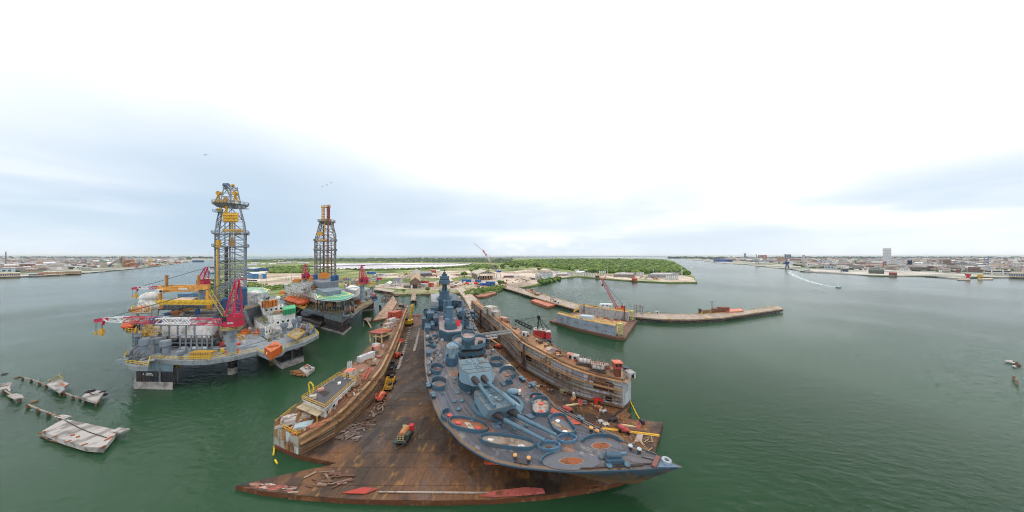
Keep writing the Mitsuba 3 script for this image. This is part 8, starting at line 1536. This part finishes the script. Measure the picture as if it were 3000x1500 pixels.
# grey ship, white yacht, speedboat with its wake
gs=thing('grey_ship','grey two-hulled ship with open stern moored at the right-hand shore','ship'); p=G(2362,797,0); R=rot(facing(p)+0.25); L=40/750*p[1]*0.62; M=Mesh(lin(150,164,160)); f=lambda x,y,z: p+R @ np.array([x*L,y*L,z]); M.hexa([f(x,y,-0.5) for x,y in ((-.5,-.12),(.4,-.12),(.5,0),(.4,.12),(-.5,.12))],[f(x,y,L*0.17) for x,y in ((-.5,-.14),(.44,-.14),(.58,0),(.44,.14),(-.5,.14))]); obj('hull',M,'paint',gs); M=Mesh(lin(176,186,180)); M.box(f(0.05,0,L*0.17),(L*0.5,L*0.2,L*0.09),facing(p)+0.25); M.box(f(0.2,0,L*0.26),(L*0.16,L*0.14,L*0.08),facing(p)+0.25); obj('house',M,'paint',gs); M=Mesh(lin(40,46,52)); M.box(f(-0.4,-0.13,L*0.02),(L*0.18,L*0.04,L*0.12),facing(p)+0.25); obj('stern_opening',M,'plain',gs)
sp=thing('speedboat','small speedboat running out to the right with a long white wake','boat'); p=G(2457,843,0.3); M=Mesh(lin(90,140,130)); M.hexa([p+[x,y,-0.3] for x,y in ((-3,-1.3),(2,-1.3),(4,0),(2,1.3),(-3,1.3))],[p+[x,y,1.0] for x,y in ((-3.2,-1.5),(2.2,-1.5),(4.6,0),(2.2,1.5),(-3.2,1.5))]); obj('hull',M,'paint',sp); M=Mesh(WHITE); M.box(p+[-0.4,0,1.0],(2.0,1.6,1.2)); obj('cabin',M,'plain',sp)
wk=[G(*q,0.06) for q in ((2309,790),(2313,797),(2325,806),(2345,815),(2370,824),(2400,832),(2430,838.5),(2455,842.5))]; wk=interp(wk,60); M=Mesh(lin(180,200,200,1))
for i in range(59):
    t=i/59; d=unit(wk[i+1]-wk[i]); n_=np.array([-d[1],d[0],0]); w=4.6*(1-t)**0.7+1.2
    for k in range(11):
        u,s_=rng.random(),(rng.random()*2-1); q=wk[i]+(wk[i+1]-wk[i])*u+n_*w*s_*(0.6+0.4*abs(s_)); a_=(0.5+1.1*rng.random())*(0.8+0.9*t); M.add([q-d*a_*2.4,q-n_*a_*.7,q+d*a_*2.4,q+n_*a_*.7],[[0,1,2,3]])
obj('wake',M,'plain',label='long curved streak of white wake foam behind the speedboat',cat='wake',kind='stuff')
# left shore
el=thing('grain_elevator','tall concrete grain silos with green top house on the left shore','silo'); 
for i in range(5): p=house_at(296+3.4*i,785-0.2*i); M=Mesh(lin(186,176,158)); M.cyl(p,2.4/750*p[1]*0.8,18/750*p[1],14); obj('silo',M,'paint',el)
p=house_at(302,784.5); M=Mesh(lin(90,140,136)); M.box(p+UP*18/750*p[1],(10/750*p[1]*.7,12,4/750*p[1])); obj('top_house',M,'paint',el)
cv=thing('conveyor','long slanting grain conveyor with head tower on the left shore','conveyor'); Yv=house_at(340,783)[1]; M=Mesh(lin(190,186,176)); M.bar(A(313,780,Yv),A(352,757,Yv),5,4); obj('gallery',M,'paint',cv); M=Mesh(lin(150,140,124)); M.bar(A(353,785,Yv),A(353,760,Yv),10,8); M.bar(A(362,785,Yv),A(362,758,Yv),6,5); M.bar(A(347,764,Yv),A(360,751.5,Yv),6); M.bar(A(360,751.5,Yv),A(365,768,Yv),6); obj('head_tower',M,'paint',cv); M=Mesh(lin(90,84,80)); M.bar(A(312,776,Yv),A(332,785,Yv),3); obj('spout',M,'paint',cv); M=Mesh(lin(190,180,160)); M.bar(A(362,776,Yv),A(393,767,Yv),3.4); obj('gallery',M,'paint',cv)
si=thing('rusty_silos','row of rust-streaked brown silos right of the conveyor on the left shore','silo')
for i in range(7): p=house_at(368+4*i,783-0.6*i); M=Mesh(vary(lin(170,104,66),0.2)); M.cyl(p,2.3/750*p[1]*.85,(20-i*0.3)/750*p[1],14); obj('silo',M,'rusty',si)
for i in range(5): p=house_at(337+4*i,785.5-0.4*i); k=thing('pale_silo','pale cylindrical silo at the foot of the grain conveyor','silo','pale silos at the foot of the conveyor'); M=Mesh(lin(186,184,160)); M.cyl(p,2/750*p[1]*.85,11/750*p[1],14); M.lathe(p+UP*11/750*p[1],[(2/750*p[1]*.85,0),(0,1.6)],12); obj('shell',M,'paint',k)
for lb,a,b,y0,y1,col,nx,rf in (('long cream quay warehouse with white roof on the left shore',128,240,803,795,lin(206,176,136),22,WHITE),('cream terminal with blue windows at the left edge',-20,60,810,800,lin(216,196,160),12,lin(210,200,180)),('low blue and white pavilion right of the cream terminal',84,112,807,802,lin(70,110,160),4,WHITE),('red tents at the end of the cream warehouse',112,130,806,800,lin(206,130,120),2,lin(190,100,100)),('long white shed behind the quay warehouse',230,268,790,785,lin(214,212,210,1),6,WHITE),('long pink-brown roofed shed in the left town',78,130,775,768,lin(190,150,130),8,lin(196,130,110)),('white long shed in the left town',100,180,778,773,lin(196,180,176),10,lin(214,206,206,1)),('tan long shed near the left waterfront',75,112,797,788,lin(200,180,156),8,lin(206,196,180)),('teal glass block in the left town',224,232,771,761,lin(110,190,196),3,None),('blue-grey office block in the left town',238,254,772,758,lin(150,160,180),5,None),('white ship-like warehouse beyond the silos',491,520,762,756,lin(214,206,206,1),6,WHITE),('pink fabric hall beyond the silos',464,490,768,762,lin(216,190,176),5,lin(222,196,180)),('pale hall beyond the white warehouse',520,540,761,756,lin(196,190,186),4,None)):
    tower(lb,a,b,y0,y1,col,nx,1,'shore_shed','shed',depth=34 if b-a > 30 else 22,win=lin(40,64,110) if 'blue windows' in lb else lin(120,106,96),roof=rf)
shore_crane('tall tan shipyard crane beyond the rusty silos',441,774,766,(443,754),lin(206,180,120),lin(214,190,110)); shore_crane('grey shipyard crane left of the tan one',410,781,770,(408,758),lin(150,156,160),lin(160,160,160)); shore_crane('white shipyard crane beyond the pink hall',516,769,763,(514,757),lin(210,206,206,1),lin(206,190,190))
bs=thing('blue_ship','large blue-hulled ship with white top moored far up the left channel','ship'); p=G(581,767.5,0); Y=p[1]; M=Mesh(lin(40,86,150)); M.hexa([p+[x*Y*0.036,y,-1] for x,y in ((-.5,-8),(.45,-8),(.5,0),(.45,8),(-.5,8))],[p+[x*Y*0.038,y,Y*0.0065] for x,y in ((-.5,-9),(.5,-9),(.56,0),(.5,9),(-.5,9))]); obj('hull',M,'paint',bs); M=Mesh(WHITE); M.box(p+[-8,0,Y*0.0065],(Y*0.03,14,Y*0.004)); obj('house',M,'paint',bs)
for i in range(16):
    px=400+9.5*i+3*rng.random(); py=785.0-1.05*(px-400)/9.5-1.0; ci=rng.integers(4); k=thing('yard_stack',('red-brown','white','dark red','tan')[ci]+' stack of goods along the shipyard quay of the left shore','stack','stacks along the left shipyard quay'); p=house_at(px,py); M=Mesh(vary([lin(190,130,104),lin(206,200,196),lin(170,90,70),lin(190,180,160)][ci],0.15)); M.box(p,(0.008*p[1],14,0.0035*p[1]+2),facing(p)); M.box(p+UP*(0.0035*p[1]+2),(0.004*p[1],10,2),facing(p)); obj('goods',M,'paint',k)
# small houses of the town blocks
HN=('white','cream','grey','tan','brown-grey','pinkish','pale blue','brick-coloured'); RN=('grey','pale grey','white','brown','tan','dark grey')
HC=[lin(226,226,224,1),lin(214,208,200,1),lin(186,184,182),lin(206,190,170),lin(150,146,142),lin(196,170,160),lin(180,196,206),lin(150,112,104)]
RC=[lin(136,134,136),lin(186,184,182),lin(220,220,220,1),lin(126,106,98),lin(166,144,130),lin(96,102,108)]
def town(n,ylo,yhi,xlo,xhi,shore,label,group):
    k=0
    while k < n:
        px=xlo+(xhi-xlo)*rng.random(); y0=np.interp(px,*shore)-3; py=y0-(y0-757.2)*(rng.random()**1.0)
        p=house_at(px,py)
        if p[1] > 5000: continue
        k += 1; s_=(1.0+0.00030*p[1])*(0.7+0.9*rng.random()**2); rz=facing(p)+rng.normal()*0.25; w,d,h=13*s_,10*s_,(5+3*rng.random())*s_; hi,ri=rng.integers(8),rng.integers(6); key=thing('town_house',f'small {HN[hi]} house with {RN[ri]} roof {label}','house',group)
        M=Mesh(vary(HC[hi],0.1)); M.box(p,(w,d,h),rz); R=rot(rz)
        for x in (-0.3,0.0,0.3): M.box(p+R @ [x*w,-d/2-0.05,h*0.35],(w*0.16,0.3,h*0.35),rz,lin(80,84,90))
        obj('walls',M,'plain',key); M=Mesh(vary(RC[ri],0.15)); e=[p+R @ np.array([x*w*.54,y*d*.56,h]) for x,y in ((-1,-1),(1,-1),(1,1),(-1,1))]
        if rng.random() < 0.5: r0,r1=(e[0]+e[3])/2+UP*d*0.28,(e[1]+e[2])/2+UP*d*0.28; M.add([e[0],e[1],r1,r0],[[0,1,2,3]]); M.add([e[2],e[3],r0,r1],[[0,1,2,3]]); M.add([e[1],e[2],r1],[[0,1,2]]); M.add([e[3],e[0],r0],[[0,1,2]])
        else: M.hexa(e,[q+UP*0.6 for q in e])
        obj('roof',M,'plain',key)
SL_=([-20,0,100,180,300,400,480,545],[811,805,799,794,788,782,773,766]); SR_=([2050,2110,2190,2300,2365,2420,2480,2600,2710,2790,3000],[762,767,771,779,789,791,794,797,799,801,799])
town(150,0,0,-15,520,SL_,'in the town blocks of the left shore','small houses of the left shore'); town(150,0,0,2160,3010,SR_,'in the town blocks of the right shore','small houses of the right shore')
def midrise(n,xlo,xhi,shore,side):
    """larger blocks standing among the small houses"""
    for k in range(n):
        px=xlo+(xhi-xlo)*rng.random(); y0=np.interp(px,*shore)-5; py=y0-(y0-759)*rng.random()**0.9; hi=rng.integers(8); w=6+12*rng.random(); hgt=(3+8*rng.random()**1.6)*(0.6+(py-755)/42)
        tower(f'{("low", "mid-height", "taller")[0 if hgt < 4 else 1 if hgt < 6 else 2]} {HN[hi]} block {("with a plain wall", "with windows in rows")[k % 2]} among the houses of the {side} town',px,px+w,py,py-hgt,vary(HC[hi],0.1),max(2,int(w/2.2)),(1 if hgt < 4 else 2) if k % 2 else 0,'town_block',roof=vary(RC[rng.integers(6)],0.15)); labels[max((q for q in labels if q.startswith('town_block') and '__' not in q),key=lambda q: (len(q),q))]['group']=f'larger blocks of the {side} town'
midrise(48,-10,500,SL_,'left'); midrise(84,2330,3000,SR_,'right')
def far_roofs(label,xlo,xhi,shore,n):
    M=Mesh()
    for _ in range(n):
        px=xlo+(xhi-xlo)*rng.random(); y0=np.interp(px,*shore)-5; py=y0-(y0-757.0)*rng.random()**0.55; p=house_at(px,py); s_=(1+0.00028*p[1])*(0.6+0.9*rng.random()); rz=facing(p)+rng.normal()*0.3; h=(4+3*rng.random())*s_; M.box(p,(12*s_,9*s_,h),rz,vary(HC[rng.integers(len(HC))],0.15)); M.box(p+UP*h,(12.4*s_,9.4*s_,0.5),rz,vary(RC[rng.integers(len(RC))],0.2))
    obj('far_houses',M,'plain',label=label,cat='houses',kind='stuff')
far_roofs('mass of distant small houses filling the left town behind the counted ones',-20,540,SL_,1500); far_roofs('mass of distant small houses filling the right town behind the counted ones',2120,3020,SR_,1900)
def far_trees(label,xlo,xhi,shore,n,frac,size=5.0,flat=0.7):
    M=Mesh(); out=[]
    for _ in range(n):
        px=xlo+(xhi-xlo)*rng.random(); y0=np.interp(px,*shore)-4; out.append(house_at(px,y0-(y0-756.3)*rng.random()**frac))
    crowns(M,out,lambda p: 2.2+p[1]*0.0022,flat,[np.array([0.055,0.09,0.036]),np.array([0.075,0.115,0.045]),np.array([0.085,0.115,0.06]),np.array([0.045,0.07,0.036])]); obj('town_trees',M,'leaf',label=label,cat='trees',kind='stuff')
far_trees('dark green trees among the houses of the left town',-20,560,SL_,1500,0.42); far_trees('dark green trees among the houses of the right town',1990,3020,SR_,2200,0.42); far_trees('dark street trees among the nearer blocks of the right town',2330,3000,SR_,500,1.1); far_trees('dark street trees among the nearer blocks of the left town',-15,480,SL_,350,1.1)
M=Mesh(); crowns(M,[G(px,757.0-0.8*rng.random(),3) for px in np.r_[rng.uniform(-20,620,500),rng.uniform(1960,3020,900)]],lambda p: 16+10*rng.random(),0.8,[np.array([0.05,0.075,0.045]),np.array([0.06,0.085,0.055])]); obj('skyline_trees',M,'leaf',label='dark line of trees along the skyline behind both towns',cat='trees',kind='stuff')
for px,w,top in ((171,4,754),(176,4,754),(190,2,755),(203,2,754.6),(86,5,757)): tower('small far block on the skyline behind the left town',px,px+w,759.5,top,lin(150,160,166),2,2,'skyline_block'); labels[[k for k in labels if k.startswith('skyline_block') and '__' not in k][-1]]['group']='far blocks behind the left town'
# marina and pile rows on the right shore
for i in range(26): px=2392+3.1*i; k=thing('moored_yacht','small white boat in the marina below the pink waterside block','boat','boats in the marina'); p=G(px,np.interp(px,[2390,2480],[797,803])-1.2+rng.random(),0.3); M=Mesh(vary(lin(214,216,218,1),0.06)); L=9+6*rng.random(); M.hexa([p+[x*L,y*L,-.2] for x,y in ((-.5,-.1),(.3,-.1),(.5,0),(.3,.1),(-.5,.1))],[p+[x*L,y*L,1.2] for x,y in ((-.5,-.12),(.34,-.12),(.56,0),(.34,.12),(-.5,.12))]); M.box(p+UP*1.2,(L*0.4,L*0.18,1.4)); obj('hull',M,'paint',k); M=Mesh(lin(200,204,206)); M.bar(p+UP,p+UP*(8+6*rng.random()),0.2); obj('mast',M,'plain',k)
qr=thing('quay_piles','row of dark piles under the right-hand town quay','pile row')
for i in range(44): px=2712+6.6*i; p=G(px,np.interp(px,[2710,2790,3000],[812.5,815.5,813]),0); M=Mesh(lin(46,44,42)); M.cyl(p-UP,0.9,3.4,6); obj('pile',M,'plain',qr)
ql=thing('quay_piles','row of dark piles under the left-hand town quay','pile row')
for i in range(40): px=-10+7.6*i; p=G(px,np.interp(px,[-10,0,100,180,300],[812,811.8,808.8,804.8,795.6]),0); M=Mesh(lin(46,44,42)); M.cyl(p-UP,0.9,3.4,6); obj('pile',M,'plain',ql)
# gulls
for px,py,Y,b_,lb in ((602,454,150,0.2,'gull gliding high above the near derrick'),(945,547,230,-0.1,'lowest of the three gulls above the far derrick'),(957,542,230,0.15,'middle one of the three gulls above the far derrick'),(970,536,230,-0.2,'highest of the three gulls above the far derrick')):
    k=thing('gull',lb,'bird'); p=A(px,py,Y); s_=1.15; M=Mesh(lin(120,120,126)); M.ball(p,(0.45*s_,0.16*s_,0.15*s_),2); M.ball(p+[0.5*s_,0,0.05],(0.16*s_,0.12*s_,0.12*s_),1); M.hexa([p+[-0.4*s_,y*s_,-0.02] for y in (-0.05,0.05)]+[p+[-0.8*s_,y*s_,-0.02] for y in (0.14,-0.14)],[p+[-0.4*s_,y*s_,0.03] for y in (-0.05,0.05)]+[p+[-0.8*s_,y*s_,0.03] for y in (0.14,-0.14)]); obj('body',M,'plain',k)
    for sd_ in (-1,1):
        M=Mesh(lin(96,96,104)); a,e,t=p+[0.1,0,0.08],p+np.array([0.05+b_,0.2*sd_,0.35])*s_+[0.45*sd_*s_,0,0],p+np.array([-0.25+b_,0.5*sd_,0.22])*s_+[1.05*sd_*s_,0,0]; w=np.array([-0.3*s_,0.1,0])
        for q0,q1,k0,k1 in ((a,e,1.0,0.9),(e,t,0.9,0.25)): M.add([q0,q1,q1+w*k1,q0+w*k0],[[0,1,2,3]]); M.add([q0-UP*.05,q0+w*k0-UP*.05,q1+w*k1-UP*.05,q1-UP*.05],[[0,1,2,3]])
        obj('wing',M,'plain',k)
# ---------------------------------------------------------------- the air
scene['air']={'type': 'homogeneous','albedo': {'type': 'rgb','value': [0.94,0.95,0.96]},'sigma_t': {'type': 'rgb','value': [2.1e-5,2.4e-5,2.9e-5]}}
scene['haze']={'type': 'cube','to_world': T().translate([0,28500,58]).scale([6.2e4,3.2e4,62]),'bsdf': {'type': 'null'},'interior': {'type': 'ref','id': 'air'}}
mark('haze',kind='stuff',label='thin harbour haze over the water and both towns',cat='haze')
scene['camera']['medium']={'type': 'ref','id': 'air'}
